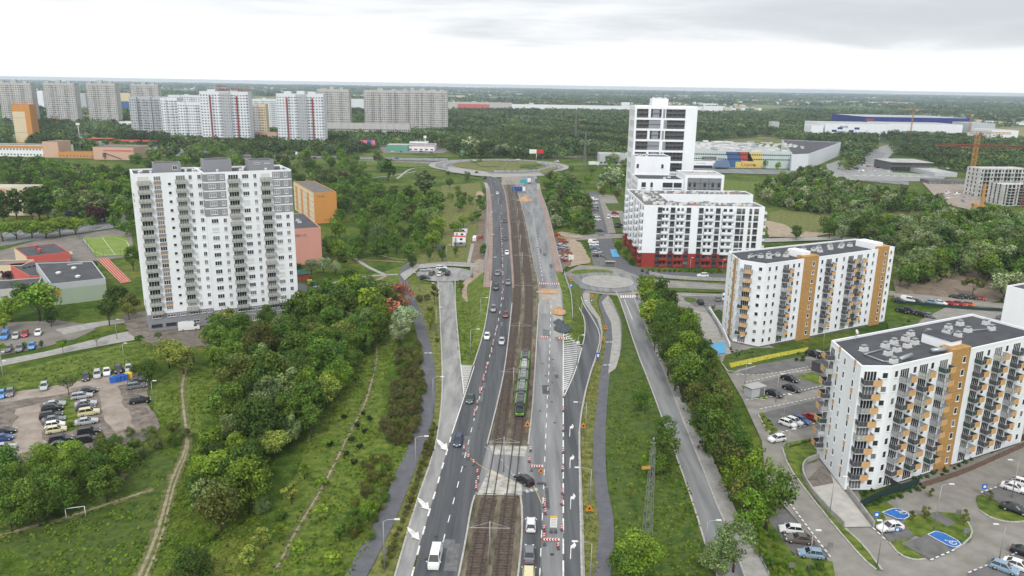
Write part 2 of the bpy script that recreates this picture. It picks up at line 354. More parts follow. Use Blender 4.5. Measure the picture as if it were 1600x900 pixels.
# --- paths
def trail(name, px, w0, m, z=.1):
    if name == 'dirt_path':
        bb = MB(); path_strip(bb, [G(*p) for p in px], w0*2.6+.5, z-.02+.004*LV[0]*.2, 0, 4, .45); bb.build('worn_grass', M_worn, kind='structure')
    bb = MB(); path_strip(bb, [G(*p) for p in px], w0, z+.004*LV[0]*.2, 0, 4, .3 if name == 'dirt_path' else 0.); LV[0] += 1; return bb.build(name, m, kind='structure')
trail('dirt_path', [(297,560),(283,600),(287,640),(292,680),(290,705),(268,748),(257,795),(240,850),(216,905)], .55, M_path)
trail('dirt_path', [(292,680),(296,700),(275,748),(263,795),(250,850),(226,905)], .35, M_path)
trail('dirt_path', [(0,838),(60,820),(110,808),(180,784),(240,765)], .5, M_path)
trail('dirt_path', [(588,540),(590,560),(580,600),(568,640),(552,665),(528,715),(500,770),(462,830),(430,895)], .42, M_path)
trail('footpath', [(490,449),(540,438),(565,433),(600,430),(622,429)], 1.9, M_side)
trail('footpath', [(555,404),(575,418),(600,429)], 1.9, M_side)
trail('dirt_path', [(545,452),(570,450),(590,438),(603,431)], 1.6, M_path)
trail('dirt_path', [(560,406),(600,408),(632,410)], 1.0, M_path)
trail('footpath', [(590,398),(616,405),(640,407)], 1.0, M_path)
trail('footpath', [(476,293),(520,282),(600,277),(650,268)], 2.2, M_side)
trail('footpath', [(620,280),(640,263),(665,262)], 2.2, M_side)
trail('bike_path', [(554,905),(600,820),(625,760),(640,720),(658,680),(669,635),(671,600),(668,560),(655,500),(640,465),(629,440),(632,418),(648,408)], 3.4, M_asph3, .13)
trail('bike_path', [(685,392),(684,350),(686,305)], 2.6, M_asph3, .13)
trail('bike_path', [(940,905),(947,850),(948,810),(937,760),(936,700),(938,655),(943,600),(948,570),(955,530),(951,505),(944,485),(940,470),(947,460)], 2.6, M_asph3, .13)
# light pavement beside it
area('pavement', [(940,473),(950,462),(956,470),(969,500),(971,525),(969,555),(962,577),(950,585),(952,570),(957,532),(955,505),(946,488)], M_side)
area('pavement', [(914,454),(927,450),(921,460),(922,474),(938,498),(942,520),(939,545),(926,578),(918,605),(911,640),(907,662),(907,700),(912,830),(914,905),(909,905),(905,725),(905,662),(917,600),(937,540),(937,520),(925,497),(912,478),(908,465)], M_side)
# --- right-hand street and its pavement
R1L = [(1122,905),(1105,862),(1087,800),(1061,725),(1035,655),(1015,600),(995,550),(971,475),(962,455)]
R1R = [(1165,905),(1132,815),(1122,795),(1097,730),(1074,675),(1055,625),(1037,580),(1015,525),(994,475),(988,455)]
area('street', R1L+R1R[::-1], M_asph2)
area('pavement', [(1165,905),(1132,815),(1122,795),(1097,730),(1074,675),(1055,625),(1037,580),(1015,525),(994,475),(990,462),(1000,462),(1006,475),(1028,525),(1056,590),(1078,640),(1098,680),(1150,800),(1190,870),(1206,905)], M_side)
# --- roundabout and the streets that meet there
rc = G(949,442)
area('street', [(700,438),(760,443),(890,448),(905,455),(1000,456),(1010,450),(1142,456),(1142,445),(1000,436),(900,432),(760,436)], M_asph2)
area('street', [(1000,437),(1142,447),(1300,452),(1500,460),(1500,466),(1300,460),(1142,458),(1005,450)], M_pave)
area('street', [(920,300),(935,300),(952,365),(965,395),(985,415),(1020,424),(1145,430),(1145,441),(1040,436),(985,430),(960,420),(943,400),(932,377)], M_asph3)
area('street', [(846,372),(935,366),(985,366),(985,372),(935,374),(846,380)], M_pave)
area('parking_lot', [(919,305),(935,305),(945,370),(934,370)], M_dpave)
area('parking_lot', [(935,305),(960,305),(990,365),(950,365)], M_pave)
area('parking_lot', [(919,378),(932,378),(950,415),(928,418)], M_dpave)
area('lawn', [(956,340),(968,340),(975,365),(962,365)], M_dgrass)
area('lawn', [(945,318),(985,318),(985,330),(952,330)], M_dgrass)
area('pavement', [(878,430),(905,415),(960,418),(1000,433),(1020,452),(990,466),(900,456),(880,447)], M_pave)
b = MB(); b.flat([(rc[0]+15.5*math.cos(t*PI/24), rc[1]+15.5*math.sin(t*PI/24)) for t in range(48)], .45); struct('roundabout', b, M_asph2)
b = MB(); b.prism([(rc[0]+9.6*math.cos(t*PI/24), rc[1]+9.6*math.sin(t*PI/24)) for t in range(48)], .3, .56); struct('roundabout_island', b, M_side)
area('verge', [(891,424),(915,421),(958,423),(958,430),(930,430),(895,430)], M_lgrass, 1)
area('verge', [(1040,450),(1142,454),(1142,458),(1040,456)], M_dgrass)
area('sand_yard', [(862,372),(905,374),(918,400),(925,412),(905,414),(885,420),(868,400)], M_sand, 1, rg=.6)
area('bare_soil', [(855,365),(878,366),(895,400),(892,412),(878,425),(866,400)], M_soil, 0, rg=.6)
# --- turning circle on the left
tc_ = G(696, 430)
b = MB(); b.flat([(tc_[0]+11.5*math.cos(t*PI/24), tc_[1]+12*math.sin(t*PI/24)) for t in range(48)], .42); struct('turning_circle', b, M_conc)
area('pavement', [(625,430),(650,415),(700,410),(762,414),(762,420),(700,417),(655,421),(632,440)], M_side, z=.45)
area('sand_patch', [(722,440),(757,438),(757,448),(742,470),(722,474)], M_sand, 1, rg=.4)
area('orange_sand', [(735,440),(758,438),(758,446),(738,446)], M_orsand, 1, rg=.4, z=.8)
area('building_site_soil', [(745,330),(763,318),(763,410),(732,412),(735,380),(748,362)], M_soil, 0, rg=.7)
area('site_track', [(736,382),(741,382),(734,414),(729,414)], M_side)
LC0 = [(616,905),(650,787),(677,712),(685,675),(691,620),(691,575),(687,475),(684,440)]
LC1 = [(646,905),(646,887),(659,842),(671,801),(682,765),(691,732),(700,702),(707,677),(725,620),(720,573),(711,475),(708,440)]
area('side_road', LC0+LC1[::-1], M_conc, z=.2)
# --- the big roundabout and the east-west road
RBX, RBY = -14., 728.
A, B_ = fan(RBX, RBY, 44, 60); b = MB(); b.strip([(x,y,.9) for x,y in A], [(x,y,.9) for x,y in B_]); struct('ring_road', b, M_asph2)
A, B_ = fan(RBX, RBY, 60, 66); b = MB(); b.strip([(x,y,.6) for x,y in A], [(x,y,.6) for x,y in B_]); struct('ring_pavement', b, M_side)
b = MB(); b.flat([(RBX+44*math.cos(t*PI/24), RBY+44*math.sin(t*PI/24)) for t in range(48)], .6); struct('ring_island', b, M_yverge)
area('road', [(0,213),(60,205),(95,197),(120,196),(145,214),(185,226),(240,228),(400,240),(600,246),(700,248),(700,256),(640,258),(500,252),(330,247),(240,243),(150,228),(100,206),(0,222)], M_asph2)
area('road', [(860,246),(960,248),(990,262),(1100,270),(1250,274),(1420,290),(1420,284),(1250,266),(1085,263),(1000,255),(960,244),(860,242)], M_asph2)
area('tram_paving', [(784,301),(815,301),(813,280),(806,267),(795,250),(786,250),(784,268)], mat('beige_slabs', (.20,.175,.15), .9, scale=.4, col2=(.33,.30,.265), det=9), z=.34)
area('tram_paving', [(700,262),(760,270),(770,278),(742,276),(700,270)], M_side, z=.98)
for v_ in ([(716,262),(745,268),(770,270),(770,266),(740,262)], [(742,256),(768,252),(780,252),(778,262),(752,262)], [(806,252),(838,254),(846,260),(812,263)], [(842,268),(868,262),(872,265),(850,274)]): area('verge', v_, M_yverge, z=1.04)
for v_ in ([(812,259),(843,257),(845,260),(813,264)], [(735,252),(752,250),(754,253),(738,256)], [(822,262),(838,262),(842,266),(826,266)]): area('hedge_bed', v_, M_dgrass, z=1.08)
area('tram_bed', [(330,243),(600,250),(700,252),(700,254),(500,249),(330,246)], M_ball)
area('verge', [(400,247),(600,252),(690,257),(650,262),(500,256),(400,251)], M_lgrass)
area('verge', [(470,236),(600,240),(690,246),(560,246),(470,243)], M_lgrass)
area('pavement', [(690,262),(750,262),(860,264),(880,258),(885,264),(850,275),(760,278),(700,270)], M_side)
area('forecourt', [(590,228),(640,221),(700,222),(720,230),(690,240),(600,240)], M_court)
# --- right: yards and car parks
YARD = [(1040,457),(1140,461),(1150,520),(1250,560),(1400,520),(1500,470),(1600,478),(1605,905),(1300,905),(1290,870),(1240,810),(1197,760),(1193,720),(1190,690),(1160,625),(1125,565),(1085,505),(1050,470)]
area('paved_yard', YARD, M_pave, z=.25)
def on(name, px, m, sm=0, lev=[.27]): lev[0] += .006; area(name, px, m, sm, z=lev[0])
on('parking_lot', [(1065,464),(1138,463),(1138,478),(1085,480)], M_dpave)
on('lawn', [(1066,466),(1086,466),(1088,474),(1074,474)], M_dgrass, 1)
on('lawn', [(1106,488),(1125,485),(1140,500),(1136,530),(1122,505)], M_dgrass)
on('pavement', [(1075,485),(1106,490),(1135,535),(1145,560),(1100,540)], M_side)
on('lawn', [(1133,556),(1175,545),(1290,543),(1290,560),(1270,555),(1180,574),(1140,585),(1128,570)], M_dgrass)
on('flower_bed', [(1139,569),(1200,556),(1262,544),(1264,549),(1202,562),(1142,576)], mat('yellow_flowers', (.22, .22, .03), .9, scale=2.2, col2=(.55, .50, .05), det=8))
on('parking_lot', [(1150,578),(1245,560),(1285,566),(1285,570),(1200,585),(1165,588)], M_dpave)
on('parking_lot', [(1160,606),(1240,585),(1290,582),(1290,606),(1225,620),(1185,625)], M_dpave)
on('lawn', [(1243,590),(1268,583),(1288,590),(1285,605)], M_lgrass)
on('lawn', [(1155,606),(1166,604),(1178,616),(1200,620),(1196,627),(1172,624)], M_lgrass)
on('parking_lot', [(1188,648),(1280,625),(1282,655),(1225,675),(1200,668)], M_dpave)
on('lawn', [(1184,648),(1192,646),(1206,664),(1216,675),(1205,680),(1194,668)], M_lgrass)
on('lawn', [(1222,702),(1229,694),(1272,686),(1277,722),(1252,730),(1252,745),(1262,765),(1285,795),(1317,825),(1350,855),(1378,894),(1369,893),(1348,876),(1300,820),(1260,770),(1232,732)], M_lgrass)
on('parking_lot', [(1188,797),(1226,797),(1295,872),(1260,890),(1215,840)], M_dpave)
on('hedge_bed', [(1160,800),(1188,797),(1240,870),(1300,880),(1305,905),(1215,905)], M_lgrass)
on('lawn', [(1340,765),(1385,757),(1432,763),(1388,785),(1350,797)], M_dgrass)
on('lawn', [(1350,797),(1385,787),(1397,795),(1378,804),(1384,814),(1368,822),(1365,810)], M_lgrass)
on('lawn', [(1410,820),(1424,808),(1445,806),(1464,802),(1500,805),(1515,822),(1520,838),(1515,850),(1505,852),(1465,831),(1440,842),(1425,838)], M_lgrass, 0)
on('parking_lot', [(1450,808),(1465,802),(1494,820),(1480,826)], M_dpave)
on('lawn', [(1390,850),(1428,843),(1409,851),(1446,876),(1430,878),(1405,870)], M_lgrass)
on('lawn', [(1523,778),(1535,775),(1570,795),(1602,808),(1602,817),(1580,819),(1550,813),(1530,800)], M_lgrass, 1)
on('parking_lot', [(1409,853),(1448,838),(1489,862),(1453,878)], M_dpave)
on('parking_lot', [(1366,826),(1409,818),(1428,841),(1389,849)], M_dpave)
on('parking_lot', [(1535,772),(1600,745),(1605,808),(1570,795)], M_dpave)
on('parking_lot', [(1512,898),(1605,858),(1605,905),(1512,905)], M_dpave)
on('blue_disabled_bay', [(1377.5,804),(1401,796),(1424,809),(1408,817)], M_blue)
on('blue_disabled_bay', [(1449,839),(1465,832),(1505,853),(1489,861)], M_blue)
on('blue_disabled_bay', [(1109,538),(1132,537),(1134,554),(1120,555)], mat('pale_blue_paint', (.10,.36,.60), .7))
on('blue_disabled_bay', [(953,391),(964,391),(968,403),(957,403)], MT['pale_blue_paint'])
on('lawn', [(1385,505),(1440,500),(1425,516),(1390,520)], M_dgrass)
on('bare_soil', [(1395,440),(1470,410),(1500,420),(1580,470),(1500,480),(1400,462)], M_soil)
on('street', [(1395,460),(1440,462),(1600,480),(1600,487),(1500,478),(1400,472)], M_pave)
on('street', [(1190,374),(1300,371),(1420,376),(1420,380),(1300,376),(1195,380)], M_side)
area('sand_yard', [(1195,345),(1225,352),(1240,362),(1302,366),(1270,372),(1200,372)], M_sand, rg=1)
area('bare_soil', [(1470,420),(1490,412),(1560,440),(1590,470),(1500,468),(1462,440)], M_soil, rg=.8)
area('building_site_yard', [(1440,285),(1500,280),(1560,300),(1520,330),(1470,318)], M_gravel)
area('parking_lot', [(1290,258),(1400,222),(1410,225),(1385,250),(1395,270),(1480,275),(1470,285),(1300,282)], M_conc)
area('parking_lot', [(1330,255),(1360,235),(1385,240),(1370,258)], M_asph2)
# ------------------------------------------------------------------ the raised main road
b = MB()
LL = [(646,905),(659,842),(671,801),(682,765),(691,732),(700,702),(707,677),(725,620),(740,575),(755,525),(763,480),(768,440),(770,400),(770,350),(768,310),(764,290),(756,280),(742,270)]
LR = [(716,905),(727,850),(737,787),(743,775),(752,740),(762,698),(780,620),(789,575),(795,525),(799,475),(800,440),(797,400),(794,350),(790,310),(786,292),(779,280),(768,270)]
RL = [(809,905),(814,850),(816,790),(812,775),(818,740),(825,700),(829,680),(831,650),(836,575),(839,525),(842,475),(840,440),(832,400),(823,350),(816,322),(810,300),(800,280),(792,270)]
RR = [(880,905),(880,640),(880,540),(880,500),(880,475),(878,455),(872,440),(862,400),(853,350),(846,322),(840,305),(838,290),(840,270)]
ea, eb = ribbon_d(b, LL, LR, .30, 0); struct('left_carriageway', b, M_asph)
b = MB(); ec, ed_ = ribbon_d(b, RL, RR, .30, 0); struct('right_carriageway', b, M_asph2)
b = MB(); ribbon_d(b, [(811,905),(817,850),(818,790),(814,770)], [(843,905),(846,850),(848,800),(838,765)], .312); struct('turning_lane', b, M_asph)
b = MB(); ribbon_d(b, [(717,905),(728,850),(738,787),(744,775),(753,740),(763,698),(781,620),(790,575),(796,525),(800,475),(801,440),(798,400),(795,350),(791,310),(787,292),(780,270)], [(808,905),(813,850),(815,790),(811,775),(817,740),(824,700),(828,680),(830,650),(835,575),(838,525),(841,475),(839,440),(831,400),(822,350),(815,322),(804,290),(792,270)], .27); struct('track_bed', b, M_ball2)
# ramp lane from the roundabout
area('ramp_road', [(880,905),(880,640),(883,620),(900,575),(909,545),(914,525),(914,500),(907,482),(899,468),(897,457),(903,447),(925,449),(914,454),(910,462),(913,475),(922,487),(933,500),(939,520),(937,545),(927,570),(917,600),(910,630),(905,662),(904,700),(905,725),(907,825),(909,905)], M_asph, z=.29)
area('hatched_island', [(880,522),(909,545),(900,575),(882,620)], M_asph2, z=.305)
area('hatched_island', [(720,573),(739,574),(725,620)], M_conc, z=.62)
# level crossing
M_xing = mat('dusty_slab', (.27, .265, .245), .9, scale=.7, col2=(.50, .49, .45), det=11, lo=.36, hi=.62)
b = MB()
cp = [(742,775),(815,777),(826,699),(762,697)]
b.flat([GD(*p)[:2] for p in cp], .335); struct('level_crossing_slab', b, M_asph2)
b = MB(); b.flat([G(*p) for p in [(765,735),(815,760),(816,776),(745,776)]], .36); struct('level_crossing_patch', b, M_xing)
b = MB(); b.flat([G(*p) for p in [(765,699),(824,700),(820,716),(770,712)]], .36); struct('level_crossing_patch', b, M_xing)
# embankment below the road, bridge over the cross street, parapets
def embank(name, y0, y1, out):
    bb = MB(); ys = np.linspace(y0, y1, 30)
    Lx = resample(ea, ys); Rx = resample(ed_, ys); A = []; B2 = []; C = []; D = []
    for (xl, y), (xr, _) in zip(Lx, Rx):
        h = max(0.05, zf(y)); o = out*h
        A.append((xl-2.6-o, y, -.05)); B2.append((xl-2.6, y, h+.16)); C.append((xr+2.6, y, h+.16)); D.append((xr+2.6+o, y, -.05))
    for p, q in ((A, B2), (B2, C), (C, D)): bb.strip(q, p)
    if zf(y0) > 1: bb.quad(D[0], A[0], B2[0], C[0])
    if zf(y1) > 1: bb.quad(A[-1], D[-1], C[-1], B2[-1])
    return bb
struct('embankment', embank('e', 212, 283, 1.3), M_lgrass)
struct('embankment', embank('e', 306, 600, .25), M_side)
yb = np.linspace(283, 306, 6); bb = MB(); lx = resample(ea, yb); rx = resample(ed_, yb)
for k in range(5):
    a0, a1, c0, c1 = lx[k][0]-2.6, lx[k+1][0]-2.6, rx[k][0]+2.6, rx[k+1][0]+2.6; z = 5.66
    bb.quad((a0, yb[k], z), (c0, yb[k], z), (c1, yb[k+1], z), (a1, yb[k+1], z)); bb.quad((a0, yb[k], 4.5), (a1, yb[k+1], 4.5), (c1, yb[k+1], 4.5), (c0, yb[k], 4.5))
    bb.quad((a0, yb[k], 4.5), (a0, yb[k], z), (a1, yb[k+1], z), (a1, yb[k+1], 4.5)); bb.quad((c0, yb[k], z), (c0, yb[k], 4.5), (c1, yb[k+1], 4.5), (c1, yb[k+1], z))
br = thing('road_bridge', 'concrete road and tram bridge over the street beside the small roundabout', 'bridge', (0, 0, 0))
bb.build('bridge_deck', M_side, br)
for x in (-16, -9, -2, 5, 12, 18): MB().tube((x, 294, 0), (x, 294, 4.5), .5, n=8).build('pier', M_side, br)
# footways on the bridge (reddish) and parapet rails
def footway(e, s, y0, y1, w0, w1, dz, name, m):
    bb = MB(); ys = np.linspace(y0, y1, 60); r = resample(e, ys)
    bb.strip([(x+s*w0, y, zf(y)+dz) for x, y in r][::-s or 1], [(x+s*w1, y, zf(y)+dz) for x, y in r][::-s or 1]); 
    bb.sm = bb.sm; return struct(name, bb, m)
def foot(e, s, y0, y1, w0, w1, dz, name, m):
    bb = MB(); ys = np.linspace(y0, y1, 60); r = resample(e, ys)
    a = [(x+s*w0, y, zf(y)+dz) for x, y in r]; c = [(x+s*w1, y, zf(y)+dz) for x, y in r]
    if s > 0: bb.strip(a, c)
    else: bb.strip(c, a)
    return struct(name, bb, m)
foot(ea, -1, 262, 560, .1, 2.5, .34, 'bridge_footway', M_pink)
foot(ed_, 1, 283, 560, .1, 2.5, .34, 'bridge_footway', M_pink)
foot(eb, 1, 262, 560, .05, .9, .33, 'kerb_strip', M_pink)
def parapet(e, s, off, y0, y1, name, lab):
    t = thing(name, lab, 'guard rail', (0, 0, 0)); ys = np.arange(y0, y1, 2.5); r = resample(e, ys); bb = MB(); rb = MB()
    for i, (x, y) in enumerate(r):
        X = x+s*off; z = zf(y)+.3; bb.box((X, y, z+.5), (.1, .1, 1.0))
        if i: 
            x0, y0_ = r[i-1]; 
            for hh in (.55, 1.0): rb.tube((x0+s*off, y0_, zf(y0_)+.3+hh), (X, y, z+hh), .05, n=4, cap=False)
            rb.tube((x0+s*off, y0_, zf(y0_)+.4), (X, y, z+.1), .16, n=4, cap=False)
    m = mat('galvanised', (.42, .43, .44), .5, metal=.4)
    bb.build('post', m, t, kind='stuff'); rb.build('rail', m, t)
parapet(ea, -1, 2.55, 262, 560, 'guard_rail', 'grey steel railing along the left edge of the raised road, beside the turning circle')
parapet(ed_, 1, 2.55, 283, 560, 'guard_rail', 'grey steel railing along the right edge of the closed raised carriageway')
parapet(ed_, 1, 3.0, 236, 282, 'guard_rail', 'grey railing going down the grass slope beside the sand and gravel heaps')
# kerbs
def kerb(pts, name='kerb', wd=.3, z=.2, h=.14):
    q = [GD(*p) for p in smooth(pts, 1)]; bb = MB()
    for a, c in zip(q[:-1], q[1:]):
        l = math.hypot(c[0]-a[0], c[1]-a[1]); an = math.atan2(c[1]-a[1], c[0]-a[0])
        nx, ny = -math.sin(an)*wd/2, math.cos(an)*wd/2
        for s0, s1 in ((1, -1),): 
            A = [(a[0]+nx, a[1]+ny), (a[0]-nx, a[1]-ny)]; C = [(c[0]+nx, c[1]+ny), (c[0]-nx, c[1]-ny)]; za, zc = a[2]+z+h, c[2]+z+h
            bb.quad((*A[1], za), (*C[1], zc), (*C[0], zc), (*A[0], za)); bb.quad((*A[0], za-h), (*A[0], za), (*C[0], zc), (*C[0], zc-h)); bb.quad((*A[1], za), (*A[1], za-h), (*C[1], zc-h), (*C[1], zc))
    return struct(name, bb, M_kerb)
kerb([(716,905),(727,850),(736,795),(742,776)], z=.25); kerb([(761,696),(780,620),(789,575),(795,525),(800,475)], z=.25)
kerb([(809,905),(815,850),(816,800),(813,777)], z=.25); kerb([(825,697),(831,650),(836,575),(839,525),(842,475)], z=.25)
kerb(LC0, z=.12); kerb([(711,440),(711,475),(720,573)], z=.12); kerb([(739,574),(755,525),(763,480),(768,440)], z=.25)
kerb(R1R, z=.1); kerb(R1L, z=.1); kerb([(909,905),(905,725),(905,662),(917,600),(937,540),(937,520),(925,497),(912,478),(908,465)], z=.2)
kerb([(880,522),(909,545),(914,525),(914,500),(905,482)], z=.2)
kerb([(1222,702),(1232,732),(1260,770),(1300,820),(1348,876),(1369,893)], z=.28); kerb([(1378,894),(1350,855),(1320,828)], z=.28)
kerb([(1389,850),(1405,870),(1430,878),(1446,876)], z=.28); kerb([(1489,862),(1505,853),(1520,838),(1515,822),(1500,805)], z=.28); kerb([(1530,800),(1550,813),(1580,819),(1602,817)], z=.28)
kerb([(1155,606),(1172,624),(1196,627)], z=.28); kerb([(1184,648),(1194,668),(1205,680)], z=.28); kerb([(1128,570),(1140,585),(1180,574)], z=.28)
# ------------------------------------------------------------------ tram tracks
TL = [(741,910),(751,840),(766,775),(771.5,740),(779,700),(791,600),(801,525),(808,475),(808,440),(806,400),(803,350),(798,300),(790,275)]
TR = [(782,910),(789.5,840),(798,775),(802,740),(806.5,700),(817.5,605),(823,540),(827,475),(826,440),(821,400),(814,350),(806,300),(796,275)]
for T, nm in ((TL, 'tram_track'), (TR, 'tram_track')):
    q = [GD(*p) for p in smooth(T, 2)]; q.sort(key=lambda p: p[1]); ys = np.arange(100, 620, 3.0); c = resample(q, ys)
    bb = MB()
    for dx in (-.75, .75):
        A = [(x+dx-.09, y, zf(y)+.47) for x, y in c]; Bq = [(x+dx+.09, y, zf(y)+.47) for x, y in c]; bb.strip(A[::-1], Bq[::-1])
        bb.strip([(a[0], a[1], a[2]-.17) for a in A][::-1], A[::-1]); bb.strip(Bq[::-1], [(a[0], a[1], a[2]-.17) for a in Bq][::-1])
    bs = MB()
    for y in np.arange(100, 400, .75):
        if 128.5 < y < 149: continue
        x = np.interp(y, ys, [p[0] for p in c]); bs.box((x, y, zf(y)+.31), (2.5, .28, .12))
    bd = MB(); r = [(x, y) for x, y in c if not 127 < y < 150]
    for seg in ([p for p in r if p[1] < 128], [p for p in r if p[1] > 149]):
        bd.strip([(x-1.5, y, zf(y)+.29) for x, y in seg][::-1], [(x+1.5, y, zf(y)+.29) for x, y in seg][::-1])
    struct(nm+'_rails', bb, M_rail); struct(nm+'_sleepers', bs, M_sleep); struct(nm+'_ballast', bd, M_ball)
# ------------------------------------------------------------------ painted markings
mk = MB()
def line(pts, wd=.16, z=.325, dash=None, m=None, deck=True, mb=None):
    mb = mb or mk
    q = [GD(*p) if deck else (*G(*p), 0) for p in smooth(pts, 1)]; segs = []
    d = 0.; on_ = True
    for a, c in zip(q[:-1], q[1:]):
        l = math.hypot(c[0]-a[0], c[1]-a[1])
        if l < 1e-6: continue
        if not dash: segs.append((a, c)); continue
        per = dash[0]+dash[1]; k0 = int(d//per)
        for k in range(k0, int((d+l)//per)+1):
            s0, s1 = max(0, k*per-d), min(l, k*per+dash[0]-d)
            if s1 > s0: segs.append(tuple(tuple(a[i]+(c[i]-a[i])*t/l for i in range(3)) for t in (s0, s1)))
        d += l
    for a, c in segs:
        l = math.hypot(c[0]-a[0], c[1]-a[1])
        if l < .02: continue
        nx, ny = -(c[1]-a[1])/l*wd/2, (c[0]-a[0])/l*wd/2
        mb.quad((a[0]-nx, a[1]-ny, a[2]+z), (c[0]-nx, c[1]-ny, c[2]+z), (c[0]+nx, c[1]+ny, c[2]+z), (a[0]+nx, a[1]+ny, a[2]+z))
line([(643,905),(659,842),(671,801),(682,765),(691,732),(700,702),(706,680)], .3, .345, (2.6, 3.2))
line([(706,680),(726,620),(741,574)], .22, .345); line([(720,573),(725,620)], .22, .65, deck=False)
line([(692,850),(705,800),(719,746),(740,660),(766,555),(782,490),(786,440),(785,400),(782,350),(778,310)], .18, .345, (2.4, 3.6))
line([(880,905),(880,660)], .26, .345, (4.4, 1.8)); line([(880,660),(880,520)], .26, .345); line([(909,545),(900,580),(881,622)], .2, .345)
line([(843,905),(849,775),(854,650),(859,550),(861,475)], .18, .345, (2.4, 3.0)); line([(848,440),(842,400),(835,350),(829,322)], .18, .345, (2.4, 3.6))
line([(731,300),(768,310),(769,350),(768,400),(766,450)], .12, .36) if 0 else None
for i in range(26):                      # hatching
    t = i/26; yy = 526+t*88; xr = np.interp(yy, [522, 545, 575, 620], [884, 908, 899, 882])
    line([(880.5, yy), (xr, yy-3)], .38, .35)
for i in range(15):
    t = i/15; yy = 576+t*40; x0 = np.interp(yy, [573, 620], [721, 725]); x1 = np.interp(yy, [573, 620], [738, 726]); line([(x0, yy), (x1, yy)], .3, .66, deck=False)
def arrow(pts, z=.35): mk.flat([G(*p) for p in pts], z)
for dx, dy, s in ((0, 0, 1.), (-30, 92, 1.05), (-46, 138, 1.1)):   # merge arrows on the light strip
    bx, by = 682+dx, 688+dy; q = [(0,0),(1.5,6),(8,14),(5,14.5),(18,19),(16,6.5),(12.5,9),(7,3.5)]
    arrow([(bx+x*s, by+y*s) for x, y in q], .37)
for y0, s in ((850, 1.1), (774, 1.), (713, .88), (665, .8)):         # turn arrows on the ramp lane
    x0 = 890.5+(873-y0)*.0+({850: 0, 774: 0, 713: -.8, 665: -1}[y0]); q = [(0,24),(1.5,24),(2,9),(6,7.5),(6,10),(10,4),(6,-1),(5.5,2.5),(1,5)]
    arrow([(x0+x*s*.9, y0+y*s) for x, y in q], .345)
for i in range(7): a = 969+i*3.6; arrow([(a, 463), (a+2.2, 463), (a+2.8, 467), (a+.6, 467)], .4)   # zebra
line([(975,468),(988,500)], .2, .3, deck=False); line([(1005,475),(1003,470)], .1, .3)
line([(1200,747),(1230,785),(1262,828),(1297,874)], .3, .5, (.8, .5), deck=False)
for seg in ([(1150,588),(1200,588),(1290,570)], [(1165,628),(1225,620),(1290,604)], [(1165,600),(1240,583),(1290,577)], [(1200,685),(1225,677),(1282,662)], [(1187,642),(1285,622)], [(1363,828),(1386,850)], [(1453,879),(1490,863)], [(1532,773),(1602,748)], [(1512,899),(1602,862)], [(1065,463),(1140,466)], [(1100,478),(1140,480)]):
    line(seg, .26, .5, (.8, .6), deck=False)
for seg in ([(1377.5,804),(1401,796),(1424,809),(1408,817),(1377.5,804)], [(1449,839),(1465,832),(1505,853),(1489,861),(1449,839)]): line(seg, .16, .51, deck=False)
def wheelchair(cx, cy, s, an):
    c0 = G(cx, cy); ca, sa = math.cos(an), math.sin(an)
    def T(u, v): return (c0[0]+(u*ca-v*sa)*s, c0[1]+(u*sa+v*ca)*s)
    n = 14
    for i in range(n):
        t0, t1 = .6+i*4.6/n, .6+(i+1)*4.6/n
        mk.quad(*[(*T(r*math.cos(t), r*math.sin(t)), .52) for r, t in ((.62, t0), (.62, t1), (.45, t1), (.45, t0))])
    for p, q in (((0, .1), (0, .9)), ((0, .35), (.55, .35)), ((.45, .35), (.75, -.5)), ((0, .1), (.5, .1))):
        l = math.hypot(q[0]-p[0], q[1]-p[1]); nx, ny = -(q[1]-p[1])/l*.08, (q[0]-p[0])/l*.08
        mk.quad(*[(*T(*k), .52) for k in ((p[0]-nx, p[1]-ny), (p[0]+nx, p[1]+ny), (q[0]+nx, q[1]+ny), (q[0]-nx, q[1]-ny))][::-1])
    mk.flat([T(.16*math.cos(k*PI/4), 1.1+.16*math.sin(k*PI/4)) for k in range(8)], .52)
wheelchair(1410, 805, 1.0, .9); wheelchair(1488, 852, 1.0, .9); wheelchair(1119, 548, .9, .4)
for cx, cy in ((949,572),(669,553),(952,536)):      # bicycle symbols
    c0 = G(cx, cy)
    for sx in (-.7, .7):
        for i in range(8):
            t0, t1 = i*PI/4, (i+1)*PI/4; mk.quad(*[(c0[0]+sx+r*math.cos(t), c0[1]+r*math.sin(t)*1.4, .3) for r, t in ((.45, t0), (.45, t1), (.3, t1), (.3, t0))])
    mk.box((c0[0], c0[1]+.4, .29), (1.3, .12, .02)); mk.box((c0[0]+.5, c0[1]+.7, .29), (.4, .12, .02))
struct('road_markings', mk, M_white)
mk2 = MB()
c0 = rc
A, B_ = fan(c0[0], c0[1], 9.5, 9.9); mk2.strip([(x,y,.585) for x,y in A], [(x,y,.585) for x,y in B_])
A, B_ = fan(RBX, RBY, 52, 52.4); mk2.strip([(x,y,.93) for x,y in A], [(x,y,.93) for x,y in B_])
line([(1003,447),(1060,447),(1142,452)], .3, .3, deck=False, mb=mk2); line([(812,770),(800,740),(775,712),(757,700)], .15, .38, (2,1), mb=mk2)
for k in range(3): line([(822+k*7,768-k*1.5),(825+k*7,772-k*1.5)], .6, .36, mb=mk2)
struct('worn_markings', mk2, M_wornw)
my = MB(); line([(846,789),(830,752),(812,742)], .12, .35, mb=my); line([(727,713),(757,735),(800,758)], .12, .37, mb=my); struct('yellow_markings', my, mat('yellow_paint', (.6,.42,.1), .8))
rg_ = random.Random(12); pb_ = MB(); pl_ = MB()
